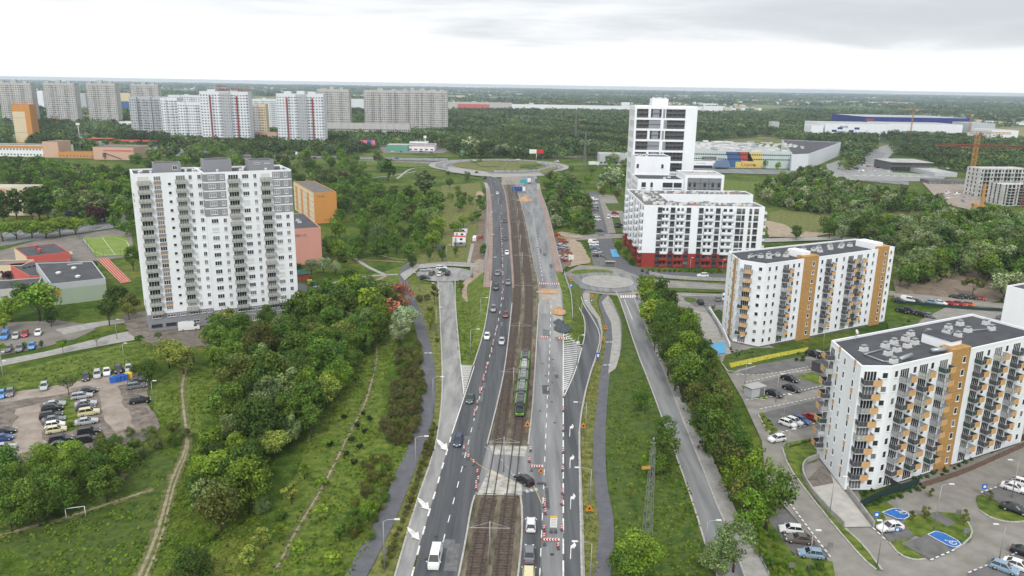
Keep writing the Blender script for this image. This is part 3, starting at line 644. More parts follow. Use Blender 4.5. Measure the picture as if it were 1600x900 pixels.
for k_ in range(34):
    fy = rg_.uniform(103, 430); e_ = rg_.choice([0, 1]); A_, B_ = ((ea, eb), (ec, ed_))[e_]; xa, xb = (float(np.interp(fy, [p[1] for p in q], [p[0] for p in q])) for q in (A_, B_)); xx = rg_.uniform(xa+1.2, xb-1.2); l_, w_ = rg_.uniform(1.5, 9), rg_.uniform(.5, 2.2)
    bx = rg_.choice([pb_, pl_]); bx.quad(*[(xx+u*w_/2, fy+v*l_/2, zf(fy+v*l_/2)+.306+.0008*(k_ % 7)) for u, v in ((-1, -1), (1, -1), (1, 1), (-1, 1))])
struct('road_patches', pb_, mat('tar_patch', (.085, .088, .094), .85, var=.2, scale=1.)); struct('road_patches', pl_, mat('old_patch', (.145, .15, .155), .9, var=.25, scale=1.2))
mh = MB()
for k_ in range(26):
    fy = rg_.uniform(103, 260); A_, B_ = ((ea, eb), (ec, ed_))[k_ % 2]; xa, xb = (float(np.interp(fy, [p[1] for p in q], [p[0] for p in q])) for q in (A_, B_)); mh.tube((rg_.uniform(xa+1, xb-1), fy, zf(fy)+.30), (0, 0, 0), .01) if 0 else mh.flat([(rg_.uniform(0, 0)+xa+(xb-xa)*(.2+.6*((k_*37 % 10)/10))+.35*math.cos(t*PI/5), fy+.35*math.sin(t*PI/5)) for t in range(10)], zf(fy)+.318)
struct('manhole_covers', mh, M_rail)
# pitch and running-track lines
b = MB()
for seg in ([(130,374),(193,370),(209,397),(151,400),(130,374)], [(160,372),(180,399)]): line(seg, .15, .24, deck=False, mb=b)
for t in (0, .25, .5, .75, 1): line([(152+16*t,406-2*t),(190+15*t,444-3*t)], .1, .34, deck=False, mb=b)
struct('sports_lines', b, M_white)
# ------------------------------------------------------------------ building kit
def wallm(n, c, v=.03): return mat(n, c, .85, var=max(v, .03), scale=.22, det=5, spec=.2, stretch=(1, 1, .3))
W_white = wallm('white_render', (.80, .83, .87)); W_white2 = wallm('cool_white_render', (.70, .73, .78)); W_grey = wallm('grey_render', (.27, .275, .30))
W_lgrey = wallm('light_grey_render', (.46, .48, .51)); W_base = wallm('dark_plinth', (.13, .13, .14)); W_red = wallm('red_cladding', (.30, .045, .035))
W_orange = wallm('orange_render', (.58, .27, .08)); W_cream = wallm('cream_render', (.68, .57, .40)); W_pink = wallm('salmon_render', (.60, .30, .25)); W_peach = wallm('peach_render', (.60, .40, .30))
W_brick = mat('ochre_brick', (.36, .20, .07), .85, scale=.9, col2=(.48, .29, .11), det=8, stretch=(1, 1, 3)); W_green = wallm('pale_green_render', (.34, .42, .33))
W_gbeige = wallm('grey_panel_render', (.50, .49, .48), .10); W_coral = wallm('coral_render', (.56, .13, .11)); W_yel = wallm('yellow_render', (.60, .50, .10))
W_pgrey = wallm('panel_grey', (.27, .29, .33)); M_roof = mat('roofing_felt', (.055, .058, .066), .9, scale=.25, col2=(.085, .088, .098), det=8); M_roofl = mat('pale_roof', (.33, .33, .33), .85, scale=.1, col2=(.47, .47, .46), det=8)
M_roofr = mat('red_gravel_roof', (.26, .09, .06), .9, scale=.3, col2=(.32, .2, .16)); M_roofd = mat('patchy_roof', (.09, .09, .09), .9, scale=.5, col2=(.2, .19, .18), det=9)
M_glass = mat('window_glass', (.025, .032, .042), .12, spec=.7); M_glass2 = mat('curtained_glass', (.16, .165, .17), .3, var=.5, scale=3., spec=.6); M_glass3 = mat('blind', (.62, .62, .60), .6)
M_fr = mat('white_frame', (.78, .78, .78), .5); M_dfr = mat('dark_frame', (.04, .042, .05), .5); M_met = mat('metal_rail', (.28, .29, .30), .45, metal=.5)
M_railp = mat('balcony_panel', (.42, .43, .39), .7, var=.15, scale=2.); M_wood = mat('wood_panel', (.60, .36, .16), .6, var=.1, scale=2.); M_slab = mat('balcony_slab', (.5, .5, .49), .8)
M_dkp = mat('dark_balcony_panel', (.07, .072, .085), .5); M_hvac = mat('vent_housing', (.62, .62, .62), .6, var=.15, scale=2.); M_zinc = mat('zinc', (.35, .38, .40), .4, metal=.5)
WM = {}
def winm(w, h, n=2, fr=None, gl=None, d=.07, t=.09):
    k = ('w', w, h, n, fr and fr.name, gl and gl.name)
    if k in WM: return WM[k]
    b = MB(); b.box((0, .0, h/2), (w-t, .05, h-t), m=1)
    b.box((0, -d/2+.02, t/2), (w, d, t)); b.box((0, -d/2+.02, h-t/2), (w, d, t))
    for i in range(n+1): b.box((-w/2+t/2+(w-t)*i/n, -d/2+.02, h/2), (t, d, h-2*t))
    b.box((0, -.09, -.04), (w+.1, .16, .06))
    WM[k] = b.mesh('window', [fr or M_fr, gl or M_glass]); return WM[k]
def simplewin(w, h, gl=None):
    k = ('s', w, h, gl and gl.name)
    if k in WM: return WM[k]
    b = MB(); b.box((0, 0, h/2), (w, .1, h)); WM[k] = b.mesh('window', [gl or M_glass]); return WM[k]
def balm(w, d=1.2, h=1.0, m=None, slab=None, posts=3, both=True, part='balcony'):
    k = ('b', w, d, h, m and m.name, slab and slab.name, posts)
    if k in WM: return WM[k]
    b = MB(); b.box((0, -d/2, -.08), (w, d, .16), m=1)
    b.box((0, -d+.03, h/2+.05), (w, .05, h-.15), m=0); b.box((0, -d+.03, h+.03), (w+.04, .09, .05), m=2)
    for s in (-1, 1): b.box((s*(w/2-.03), -d/2, h/2+.05), (.05, d-.1, h-.15), m=0); b.box((s*(w/2-.03), -d/2, h+.03), (.08, d, .05), m=2)
    for i in range(posts+1): b.box((-w/2+w*i/posts, -d-.01, h/2), (.07, .07, h), m=2)
    WM[k] = b.mesh(part, [m or M_railp, slab or M_slab, M_met]); return WM[k]
class Bld:
    def __init__(s, name, label, cat, O, ang=0., group=None, z=0.):
        s.O = (*O, z); s.a = ang; s.root = thing(name, label, cat, s.O, ang, group); s.it = {}; s.rg = random.Random(hash(label) % 1000 if 0 else len(label)*7+int(abs(O[0])))
    def solid(s, name, poly, z0, z1, ms, mt=None, par=.0):
        b = MB(); b.prism(poly, z0, z1, 0, 1); o = b.build(name, [ms, mt or ms], s.root)
        if par:   # parapet upstand round the roof
            p = MB(); n = len(poly); ar = sum(poly[i][0]*poly[(i+1) % n][1]-poly[(i+1) % n][0]*poly[i][1] for i in range(n)); q = poly if ar > 0 else poly[::-1]
            for i in range(n):
                a, c = q[i], q[(i+1) % n]; l = math.hypot(c[0]-a[0], c[1]-a[1]); an = math.atan2(c[1]-a[1], c[0]-a[0])
                mx_, my_ = (a[0]+c[0])/2-math.sin(an)*.17, (a[1]+c[1])/2+math.cos(an)*.17
                p.box((mx_, my_, z1+par/2+.002*(i % 2)), (l-.02, .3, par), an)
            p.build('parapet', ms, s.root)
        return o
    def box(s, name, c, d, m, rz=0, parent=None):
        b = MB(); b.box(c, d, rz); return b.build(name, m, parent or s.root)
    def put(s, name, me, u, z, face=(0, 0, 0.)):
        u0, v0, a = face; s.it.setdefault(name, []).append((me, (u0+u*math.cos(a), v0+u*math.sin(a), z, a)))
    def flush(s, cap=100):
        c, sn = math.cos(s.a), math.sin(s.a)
        for name, L_ in s.it.items():
            key = lambda t: (s.O[0]+t[1][0]*c-t[1][1]*sn)**2+(s.O[1]+t[1][0]*sn+t[1][1]*c)**2+(t[1][2]+s.O[2]-H)**2
            L_ = sorted(L_, key=key)
            for me, t in L_[:cap]: obj(name, me, s.root, t[:3], t[3])
            if L_[cap:]:
                b = MB(); ml = []
                for me, (x, y, z, r) in L_[cap:]:
                    co = np.empty(len(me.vertices)*3); me.vertices.foreach_get('co', co); co = co.reshape(-1, 3); q = co.copy()
                    q[:, 0] = co[:, 0]*math.cos(r)-co[:, 1]*math.sin(r)+x; q[:, 1] = co[:, 0]*math.sin(r)+co[:, 1]*math.cos(r)+y; q[:, 2] += z
                    mp = []
                    for m in me.materials:
                        if m not in ml: ml.append(m)
                        mp.append(ml.index(m))
                    o = len(b.v); b.v += [tuple(p) for p in q.tolist()]
                    for p in me.polygons: b.f.append([o+i for i in p.vertices]); b.m.append(mp[p.material_index]); b.sm.append(False)
                b.build(name, ml, s.root, kind='stuff')
        s.it = {}
def rect(x0, y0, x1, y1): return [(x0, y0), (x1, y0), (x1, y1), (x0, y1)]
def gl(rg): return rg.choice([None, None, M_glass2])
# ------------------------------------------------------------------ the white tower on the left
A29 = math.radians(29)
T = Bld('apartment_tower', 'tall white seventeen storey apartment tower with grey bands and balcony columns, nearest on the left', 'apartment tower', (-109.3, 220.6), A29)
ZT = 47.2; Z0 = 5.3; SH = 2.6
p1 = rect(0, 0, 18.5, 14); p2 = rect(18.5, -3.2, 44.2, 12.5)
T.solid('wall', p1, Z0, ZT, W_white, M_roof, .45); T.solid('wall', p2, Z0, ZT+.003, W_white, M_roof, .45)
T.solid('plinth', rect(.15, .15, 18.6, 13.8), 0, Z0, W_grey); T.solid('plinth', rect(18.6, -3.0, 44, 12.3), 0, Z0, W_grey)
f1 = (0, 0, 0.); f2 = (18.5, -3.2, 0.); fs_ = (18.5, 0, -PI/2); fe = (0, 14, -PI/2)
bal_t = {w_: balm(w_, 1.1, 1.0) for w_ in (3.5, 3.1, 3.4, 3.2)}
for i in range(16):
    z = Z0+.25+i*SH
    for f, ub, wb in ((f1, 2.65, 3.5), (f1, 12.6, 3.1), (f2, 8.4, 3.4), (f2, 17.8, 3.2)):
        T.put('balcony', bal_t[wb], ub, z, f)
        g = T.rg.choice([None, M_glass, M_glass2, M_glass2 if i % 5 else M_glass3]); T.put('balcony_window', winm(wb-.5, 2.1, 4, None, g), ub, z+.12, f)
    for f, uu, wd, n in ((f1, 6.3, 1.9, 3), (f1, 15.3, .95, 2), (f1, 17.75, 1.05, 2), (f2, 2.3, 2.0, 3), (f2, 5.2, 1.0, 2), (f2, 11.9, 1.9, 3), (f2, 14.7, .95, 2), (f2, 21.1, 1.8, 3), (f2, 23.9, 1.1, 2)):
        r = T.rg.random(); g = None if r < .55 else M_glass2 if r < .93 else M_glass3
        T.put('window', winm(wd, 1.35, n, None, g), uu, z+.85, f)
    if i < 15: T.put('stair_window', winm(.95, .95, 1, None, M_glass), 9.5, z+1.9, f1)
    if i < 15:
        k = ('pan',)
        if k not in WM:
            b = MB(); b.box((0, -.02, .45), (2.0, .06, .9)); b.box((0, -.03, -.13), (2.0, .1, .22), m=1); WM[k] = b.mesh('spandrel_panel', [W_grey, mat('amber_panel', (.62, .33, .08), .7)])
        T.put('spandrel_panel', WM[k], 6.3, z+SH+.85-.93, f1)
    for s in (0, 1):
        if i >= 11 and s == 0:
            k = ('band0',)
            if k not in WM: b = MB(); b.box((3.05, -.015, 0), (6.1, .05, SH-.4)); b.box((-.02, 1.6, 0), (.05, 3.1, SH-.4)); WM[k] = b.mesh('grey_band', [W_grey])
            T.put('grey_band', WM[k], 0, z+SH/2+.15, f2)
        if i >= 11 and s == 1:
            k = ('band1',)
            if k not in WM: b = MB(); b.box((2.95, -.015, 0), (5.85, .05, SH-.4)); b.box((5.7+.12, 4, 0), (.08, 8, SH-.4)); WM[k] = b.mesh('grey_band', [W_grey])
            T.put('grey_band', WM[k], 19.85, z+SH/2+.15, f2)
for u, wd in ((2.5, 2.6), (6.6, 2.4), (9.8, 1.6), (13, 2.4), (15.6, 1.6), (17.6, 1.4)):
    T.put('plinth_window', winm(wd, .75, 3, None, M_glass), u, 4.1, f1)
for u, wd in ((2.2, 3.0), (6.2, 3.0), (10, 2.0), (13, 2.8), (17, 2.2)): T.put('plinth_window', winm(wd, .8, 3, M_dfr if u < 8 else None, M_glass), u, 1.4, f1)
for u in range(2, 25, 3): T.put('plinth_window', winm(2.3, .8, 3, None, M_glass), u, 4.0, (18.5, -3.05, 0)); T.put('plinth_window', winm(2.4, 2.3, 4, None, M_glass2), u, .6, (18.5, -3.05, 0))
for r_, h_ in ((rect(6, 4.5, 13.5, 10), 2.7), (rect(19.5, 1.5, 27.5, 8), 3.5), (rect(32.5, 1.0, 40, 7.5), 3.0)): T.solid('penthouse', r_, ZT, ZT+h_, W_grey, M_roof, .12)
T.put('window', winm(1.3, 1.3, 2), 11.8, ZT+.7, (0, 4.5, 0)); T.put('window', winm(1.6, .5, 2), 35, ZT+2.0, (0, 1.0, 0)); T.put('window', winm(1.6, .5, 2), 38, ZT+2.0, (0, 1.0, 0))
k = MB(); k.tube((0, 0, 0), (0, 0, .7), .35, n=8); k.tube((0, 0, .7), (0, 0, 1.), .6, .1, n=8); km = k.mesh('roof_vent', [M_fr])
for u, v in ((2, 3), (2.6, 4), (5, 2.2), (14.6, 3), (16.6, 3), (17.2, 3.2), (23, -.6), (29.5, -1), (30.2, -1), (42, 0), (37, -1.2), (42.5, 3), (31, 3)): T.it.setdefault('roof_vent', []).append((km, (u, v, ZT, 0)))
# small lettering on the end wall
def text(s, size, m, parent, loc, rot, name='lettering', ext=.01):
    cu = bpy.data.curves.new(name, 'FONT'); cu.body = s; cu.size = size; cu.extrude = ext; cu.align_x = 'CENTER'; cu.align_y = 'CENTER'; cu.materials.append(m)
    t_ = bpy.data.objects.new(name, cu); COL.objects.link(t_); dg = bpy.context.evaluated_depsgraph_get(); me = bpy.data.meshes.new_from_object(t_.evaluated_get(dg)); bpy.data.objects.remove(t_)
    o = obj(name, me, parent, loc); o.rotation_euler = rot; return o
for z, lines in ((41, ('OS. ORŁA', 'BIAŁEGO', '112')), (8.5, ('OS. ORŁA', 'BIAŁEGO', '112'))):
    for j, t in enumerate(lines): text(t, 1.15, M_dfr, T.root, (-.03, 4.5, z-j*1.6), (PI/2, 0, -PI/2))
T.flush()
# ------------------------------------------------------------------ ochre-banded white blocks on the right
def apt(name, label, O, ang, Lf, Wd, chamfer, cols, bricks, floors=9, h=25.2, endwin=True, left=None, group=None, gy=0.):
    """long block: chamfered left corner, balcony columns (u, kind) along the front"""
    B = Bld(name, label, 'apartment block', O, ang, group); ca, sa = math.cos(-ang), math.sin(-ang)
    def loc(p): dx, dy = p[0]-O[0], p[1]-O[1]; return (dx*ca-dy*sa, dx*sa+dy*ca)
    cl = [loc(p) for p in chamfer]                     # from back-left to the start of the front
    poly = [(0, 0), (Lf, 0), (Lf, Wd)]+cl
    B.solid('wall', poly, .6, h, W_white, M_roof, .45); B.solid('plinth', [(p[0]*.998+.05, p[1]*.99+.06) for p in poly], 0, .6, W_base)
    sh = (h-.9)/floors
    for u0, u1 in bricks:
        b = MB(); b.box(((u0+u1)/2, -.06+1.4, h/2+.5), (u1-u0, 3.0, h+1.0)); b.build('brick_band', W_brick, B.root)
        for i in range(floors): B.put('window', winm(1.0, 1.35, 1, None, gl(B.rg)), (u0+u1)/2+1., .6+i*sh+.9, (0, -.17, 0))
    dk = [M_dkp, M_railp, M_lgr, W_lgrey, M_dkp, M_grn]
    def bal(u, z, w_, side, fc, j):
        c, s_ = math.cos(fc[2]), math.sin(fc[2]); x, y = fc[0]+u*c, fc[1]+u*s_
        m = B.rg.choice(dk) if B.rg.random() < .75 else M_dkp
        me = balm(w_, 1.5, 1.0, m, None, 4); o = obj('balcony', me, B.root, (x, y, z), fc[2])
        k = ('wp', w_, side)
        if k not in WM: b = MB(); b.box((side*(w_/2-.8), -1.56, .48), (1.65, .05, 1.15)); WM[k] = b.mesh('wood_panel', [M_wood])
        obj('wood_panel', WM[k], o)
        if B.rg.random() < .3: q = MB(); q.box((B.rg.uniform(-.8, .8), -.8, .35), (.6, .5, .55)); q.build('patio_furniture', B.rg.choice([M_dfr, M_wood, M_railp]), o)
    nb = 0
    for u, kind in cols:
        for i in range(floors):
            z = .6+i*sh+.15
            if kind == 'w': B.put('window', winm(1.0, 1.4, 1, None, gl(B.rg)), u, z+.85)
            if kind in 'bB':
                B.put('balcony_door', winm(2.5, 2.25, 4, None, gl(B.rg)), u, z+.05)
                if i: bal(u+.2, z, 3.0, 1 if (i+(kind == 'B')) % 2 or kind == 'B' else 1, (0, 0, 0), i)
            if kind == 'l': B.put('recess', simplewin(2.0, 2.3, M_glass), u, z+.05)
    # the left end and the chamfer
    fl = []
    pts = cl+[(0, 0)]
    for a, c in zip(pts[:-1], pts[1:]):
        l = math.hypot(c[0]-a[0], c[1]-a[1]); an = math.atan2(c[1]-a[1], c[0]-a[0]); fl.append((a, an, l))
    for j, ((x, y), an, l) in enumerate(fl):
        if l > 9 and not endwin: b = MB(); b.box((x+l*.66*math.cos(an)+.02*math.sin(an), y+l*.66*math.sin(an)-.02*math.cos(an), h/2+.3), (1.9, .12, h-.4), an); b.build('brick_band', W_brick, B.root)
        fc = (x, y, an)
        for i in range(floors):
            z = .6+i*sh+.15
            if l > 9:
                for t in (.32, .52, .82): B.put('window', winm(.8, 1.4, 1, None, gl(B.rg)), l*t, z+.85, fc)
                k = ('wsp',)
                if k not in WM: b = MB(); b.box((0, -.02, .6), (.8, .05, 1.2)); WM[k] = b.mesh('wood_spandrel', [M_wood])
                if i % 2 == 0:
                    for t in (.32, .82): B.put('wood_spandrel', WM[k], l*t, z+2.3, fc)
                if i and endwin: bal(1.6, z, 2.6, -1, fc, i); B.put('balcony_door', winm(2.0, 2.2, 3), 1.6, z+.05, fc)
            elif l > 4:
                if i: bal(l*.32, z, 3.2, 1, fc, i)
                B.put('balcony_door', winm(2.4, 2.25, 4, None, gl(B.rg)), l*.32, z+.05, fc); B.put('window', winm(1.1, 1.2, 1, None, gl(B.rg)), l*.8, z+.85, fc)
    return B
M_lgr = mat('light_grey_panel', (.33, .34, .36), .6); M_grn = mat('dark_green_panel', (.035, .07, .06), .6)
def hvac(B, spots, z):
    k = ('hv',)
    if k not in WM:
        b = MB(); b.box((0, 0, .4), (1.45, 1.0, .8)); b.box((0, 0, 1.2), (1.1, .8, .1), m=1)
        for s in (-.4, 0, .4): b.tube((s*.8, 0, .8), (s*.8, 0, 1.3), .12, n=6, m=1)
        b.box((0, 0, .04), (1.9, 1.4, .08), m=1); WM[k] = b.mesh('roof_vent', [M_hvac, M_zinc])
    for u, v, a in spots: obj('roof_vent', WM[k], B.root, (u, v, z+.02), a)
B1 = apt('apartment_block', 'white nine storey block with ochre brick band and wooden balcony panels, nearest on the right', (69.6, 131.9), math.radians(27.5), 47, 15.2,
         [(64.1, 146.3), (63.8, 131.75)], [(3.6, 'b'), (1.3, 'w'), (9, 'b'), (6.5, 'w'), (11.6, 'w'), (14.9, 'b'), (26, 'b'), (29, 'w'), (32.2, 'b'), (35.1, 'w'), (38.4, 'b'), (42.5, 'w'), (45, 'w')], [(17.3, 22.7)])
ZR = 25.2
b = MB(); b.box((20.5, 4.7, ZR+1.0), (3.2, 6.2, 2.0)); b.build('stair_head', W_white, B1.root); b = MB(); b.box((20.5, 4.7, ZR+2.05), (3.6, 6.6, .15)); b.build('stair_head_roof', M_roof, B1.root)
hvac(B1, [(3.2, 8.8, 0), (2.6, 1.8, .1), (5.5, 5.2, 0), (9, 8.5, 0), (9, 5.9, 0), (12.5, 9.2, .1), (13, 6.6, 0), (16.5, 9.6, 0), (16.2, 7.3, 0), (20.3, 11.2, 0), (24.5, 10.2, 0), (24, 7.6, .2), (28.5, 9, 0), (28.8, 6.6, 0), (32, 10.8, 0), (34, 7.8, 0), (37, 11.5, 0), (40, 6.5, 0), (43, 9.5, 0)], ZR)
for p, q, z in (((1, 2.6), (1, 7), .3), ((1, 7), (7, 7.4), .3), ((1, 2.6), (4, 1.2), .3), ((23, 5.5), (31, 9), .35), ((34, 7.8), (40, 6.5), .3)): MB().tube((*p, ZR+z), (*q, ZR+z), .14, n=6).build('duct', M_zinc, B1.root)
MB().tube((3.5, 1.2, ZR+.9), (7.6, 1.8, ZR+.9), .4, n=8).build('duct', M_zinc, B1.root); MB().tube((14, 2.2, ZR+.7), (18.6, 1.2, ZR+.7), .45, n=8).build('duct', M_zinc, B1.root)
b = MB(); b.tube((8, 14.6, ZR), (8, 14.6, ZR+1.5), .05, n=5); b.tube((8, 14.5, ZR+1.5), (8.1, 14.3, ZR+1.6), .6, .5, n=10); b.build('satellite_dish', M_hvac, B1.root)
# roof hatches along the seam, garden walls at the foot
B1.flush()
B2 = apt('apartment_block', 'white block with two ochre brick bands behind the nearest block, beside the long car park', (72.9, 215.0), math.radians(29.2), 57.5, 14.8,
         [(66.2, 231.0), (66.6, 219.6)], [(1.5, 'w'), (4.2, 'w'), (8.2, 'b'), (11.4, 'w'), (13.6, 'w'), (23.6, 'w'), (26.6, 'b'), (30, 'w'), (33.4, 'w'), (36.6, 'b'), (40.8, 'b'), (44.6, 'w'), (47.4, 'w'), (56, 'w')], [(15.6, 21.8), (49.4, 54.6)], endwin=False)
hvac(B2, [(3, 9, 0), (6, 8, 0), (7.5, 6.2, 0), (10.5, 9, .1), (12.5, 7.4, 0), (14, 5.6, 0), (17, 7.5, 0), (20, 9.6, 0), (22.5, 7.8, 0), (26.5, 9.8, 0), (29, 8, 0), (29.5, 6, 0), (33, 9.4, 0), (36, 7.3, .2), (39, 10, 0), (41, 7.5, 0), (44, 9.5, 0), (46, 8, 0), (52.5, 9.5, 0)], ZR)
b = MB(); b.box((18.5, 4.7, ZR+1.), (3, 6, 2.)); b.box((51, 4.7, ZR+1.), (4, 7, 2.)); b.build('stair_head', W_white, B2.root)
b = MB(); b.tube((2, 8, ZR+.5), (6, 9.5, ZR+.5), .3, n=6); b.tube((9, 7, ZR+.5), (13.5, 8.4, ZR+.5), .3, n=6); b.build('duct', M_zinc, B2.root)
B2.flush()
b = Bld('apartment_block', 'corner of a white block cut by the right edge of the photo', 'apartment block', (146.5, 198.5), math.radians(27), None)
b.solid('wall', rect(0, 0, 22, 14), 0, 21, W_white, M_roof, .4)
for i in range(7):
    for u in (1.6, 4.8, 8): b.put('window', winm(1.2, 1.4, 1), u, 1.4+i*2.8)
b.flush()
# ------------------------------------------------------------------ white block with red ground storeys, stepped tower behind it
C = Bld('courtyard_block', 'white nine storey block with two red lower storeys beside the small roundabout', 'apartment block', (54.6, 319.), 0)
ZC = 26.; U = lambda zx: (zx-340)*.0385+1.6           # 10x zoom column to metres (front of the block)
outl = [(0, 0), (50.5, 0), (50.5, 14), (13, 14), (13, 36), (57, 38), (57, 51), (0, 51)]
C.solid('wall', outl, 6.1, ZC, W_white, M_roofd, .5); C.solid('lower_wall', [(x*.996+.15, y*.996+.15) for x, y in outl], 0, 6.1, W_red)
for i in range(9):
    z = .25+i*2.87; red = i < 2
    bm_ = W_red if red else W_white; sh_ = 2.87
    for uc, wd in ((8.3, 1.9), (13.7, 1.9), (20.3, 1.9), (25.5, 1.9), (32.6, 1.9), (41.3, 2.0), (43.2, 1.2), (46.2, 1.1), (48.6, 1.9)):
        C.put('french_window', winm(wd, 2.2, 2, M_dfr, gl(C.rg), d=.1), uc-1.5, z+.25); k = ('dp', wd)
        if k not in WM: q = MB(); q.box((0, -.16, .5), (wd, .06, 1.0)); WM[k] = q.mesh('dark_railing', [M_dkp])
        C.put('dark_railing', WM[k], uc-1.5, z+.2)
    for uc, wd in ((10.6, 3.1), (16.9, 3.6), (28.9, 4.0), (36.8, 5.0)):
        C.put('balcony', balm(wd, 1.1, 1.05, bm_, bm_, 1), uc-1.5, z+.1); C.put('window', winm(wd*.28, 2., 1, M_dfr), uc-1.5-wd*.26, z+.2); C.put('window', winm(wd*.28, 1.7, 1, M_dfr, gl(C.rg)), uc-1.5+wd*.22, z+.5)
    for v in (1.8, 9, 16, 24, 32, 40, 47):      # left end: rounded balconies
        fc = (0, v+1.5, -PI/2)
        if v in (1.8, 16, 32, 47): C.put('balcony', balm(3.0, 1.3, 1.05, bm_, bm_, 1), 1.5, z+.1, fc)
        C.put('window', winm(1.5, 1.9, 2, M_dfr, gl(C.rg)), 1.5, z+.35, fc)
    if i: C.put('balcony', balm(2.6, 1.4, 1.05, W_white2, W_white2, 1), 2.2, z+.1, (50.5, 0, PI/2))
    for u in (15, 18, 22, 25, 29, 33, 37, 40, 43, 46, 49, 52, 54.5):
        if i > 5: C.put('window', winm(1.5, 1.9, 2, M_dfr, gl(C.rg)), u, z+.35, (0, 36.3+u*.035, .035))
rgn = random.Random(3); b = MB()
for (x0, y0, x1, y1, n) in ((3, 2, 48, 12, 70), (2, 14, 11, 36, 40), (3, 39, 54, 49, 60)):
    for _ in range(n):
        x, y = rgn.uniform(x0, x1), rgn.uniform(y0, y1); b.box((x, y, ZC+.45), (rgn.uniform(.6, 1.8), rgn.uniform(.5, 1.2), rgn.uniform(.6, 1.1)), rgn.choice([0, 0, .2]), m=rgn.choice([0, 0, 1]))
b.build('roof_vent', [M_hvac, M_zinc], C.root, kind='stuff')
for x0, y0, x1, y1 in ((21, 3, 27, 10), (29, 4, 31.5, 11), (41, 3, 45, 11), (21, 40, 27, 47), (44, 40, 53, 47)): b = MB(); b.flat(rect(x0, y0, x1, y1), ZC+.03); b.build('red_roof_patch', M_roofr, C.root)
for x0, y0, x1, y1, h_ in ((3, 15, 5, 30, .5),): b = MB(); b.box(((x0+x1)/2, (y0+y1)/2, ZC+h_/2), (x1-x0, y1-y0, h_)); b.build('duct', M_hvac, C.root)
C.flush()
D = Bld('residential_tower', 'slender white high rise with dark loggias and grey panels, tallest right of the road', 'apartment tower', (65.2, 428.), 0)
HT_ = 63.8; WT = 34.
D.solid('wall', rect(0, 1.6, WT, 20), 0, HT_, W_white, M_roofl, .5)
D.solid('end_wall', rect(27.6, .02, WT, 1.62), 0, HT_-.003, W_white)
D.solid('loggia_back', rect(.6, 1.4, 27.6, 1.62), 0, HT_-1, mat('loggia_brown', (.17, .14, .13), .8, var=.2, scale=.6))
dz = 5.78
slab = MB(); frames = MB()
for i in range(11):
    zt = HT_-.003-i*dz
    frames.box((13.8, .8, zt-.55), (27.62, 1.64, 1.1)); slab.box((13.8, .85, zt-.55-dz/2), (27.5, 1.5, .25))
    odd = i % 2
    for (u0, u1) in (((0, 1.1), (7.4, 8.7), (14.6, 17.), ) if not odd else ((0, 1.1), (14.3, 16.))): frames.box(((u0+u1)/2, .8, zt-1.1-(dz-1.1)/2), (u1-u0, 1.62, dz-1.1))
    zc = zt-1.1-(dz-1.1)/2
    if not odd: D.put('grey_panel', (WM.setdefault('gp0', MB().box((0, -.02, 0), (3.6, .1, dz-1.12)).mesh('grey_panel', [W_pgrey]))), 11.6, zc, (0, .5, 0)); D.put('grey_panel', WM.setdefault('gp2', MB().box((0, 0, 0), (1.2, .1, dz-1.12)).mesh('grey_panel', [W_pgrey])), 15.9, zc, (0, -.06, 0))
    else: D.put('grey_panel', WM.setdefault('gp1', MB().box((0, -.02, 0), (6.4, .1, dz-1.12)).mesh('grey_panel', [W_pgrey])), 11.1, zc, (0, .4, 0)); D.put('grey_panel', WM.setdefault('gp3', MB().box((0, 0, 0), (1.6, .1, dz-1.12)).mesh('grey_panel', [W_pgrey])), 16.9, zc, (0, .1, 0))
    for k in range(2):
        zz = zt-dz+.25+k*(dz-1.1)/2
        for u in (2.4, 5.6, 18.8, 21., 23.2, 25.4): D.put('loggia_window', simplewin(1.1, 2.1, M_glass), u, zz, (0, 1.4, 0))
        for u, w_ in ((4.2, 6.0), (22.3, 10.2)): D.put('glass_railing', WM.setdefault(('gr', w_), MB().box((0, 0, .45), (w_, .06, .9)).mesh('glass_railing', [mat('tinted_glass', (.06, .065, .075), .2, spec=.7)])), u, zz-.1, (0, .25, 0))
    for v in (3, 7, 11, 15): D.put('side_window', winm(2.2, 3.6, 2, None, M_glass2), 18-v, zt-dz+.6, (-.01, 18, -PI/2))
frames.build('frame', W_white, D.root); slab.build('floor_slab', W_base, D.root)
D.solid('penthouse', rect(9.8, 4, 18.5, 12), HT_, HT_+4.2, W_white, M_roofl, .2)
hvac(D, [(2, 6, 0), (20.5, 6, 0), (23, 8, 0), (25, 5, 0), (27, 9, 0), (22, 11, 0), (30, 6, 0)], HT_); hvac(D, [(11, 7, 0), (13, 6, .1), (15, 8, 0), (17, 6, 0)], HT_+4.2)
D.flush()
Ebl = Bld('terraced_block', 'white stepped block with roof terraces between the slender tower and the courtyard block', 'apartment block', (62.0, 385.), 0)
Ebl.solid('wall', rect(1.5, 22, 20, 38), 0, 38.5, W_white, M_roofd, .5); Ebl.solid('wall', rect(0, 0, 23, 22), 0, 29.3, W_white, M_roof, .5); Ebl.solid('wall', rect(23.05, -2, 42.5, 20), 0, 31.9, W_white, M_roofl, .5)
Ebl.solid('recess', rect(24.4, -2.12, 41.2, -1.9), 22, 30.9, mat('loggia_grey', (.20, .21, .22), .6)); 
q = MB()
for z in (25.2, 28.2): q.box((32.8, -2.2, z), (16.8, .3, .22))
for u in (30.8, 35): q.box((u, -2.2, 26.5), (.25, .3, 8.8))
q.build('floor_slab', W_base, Ebl.root)
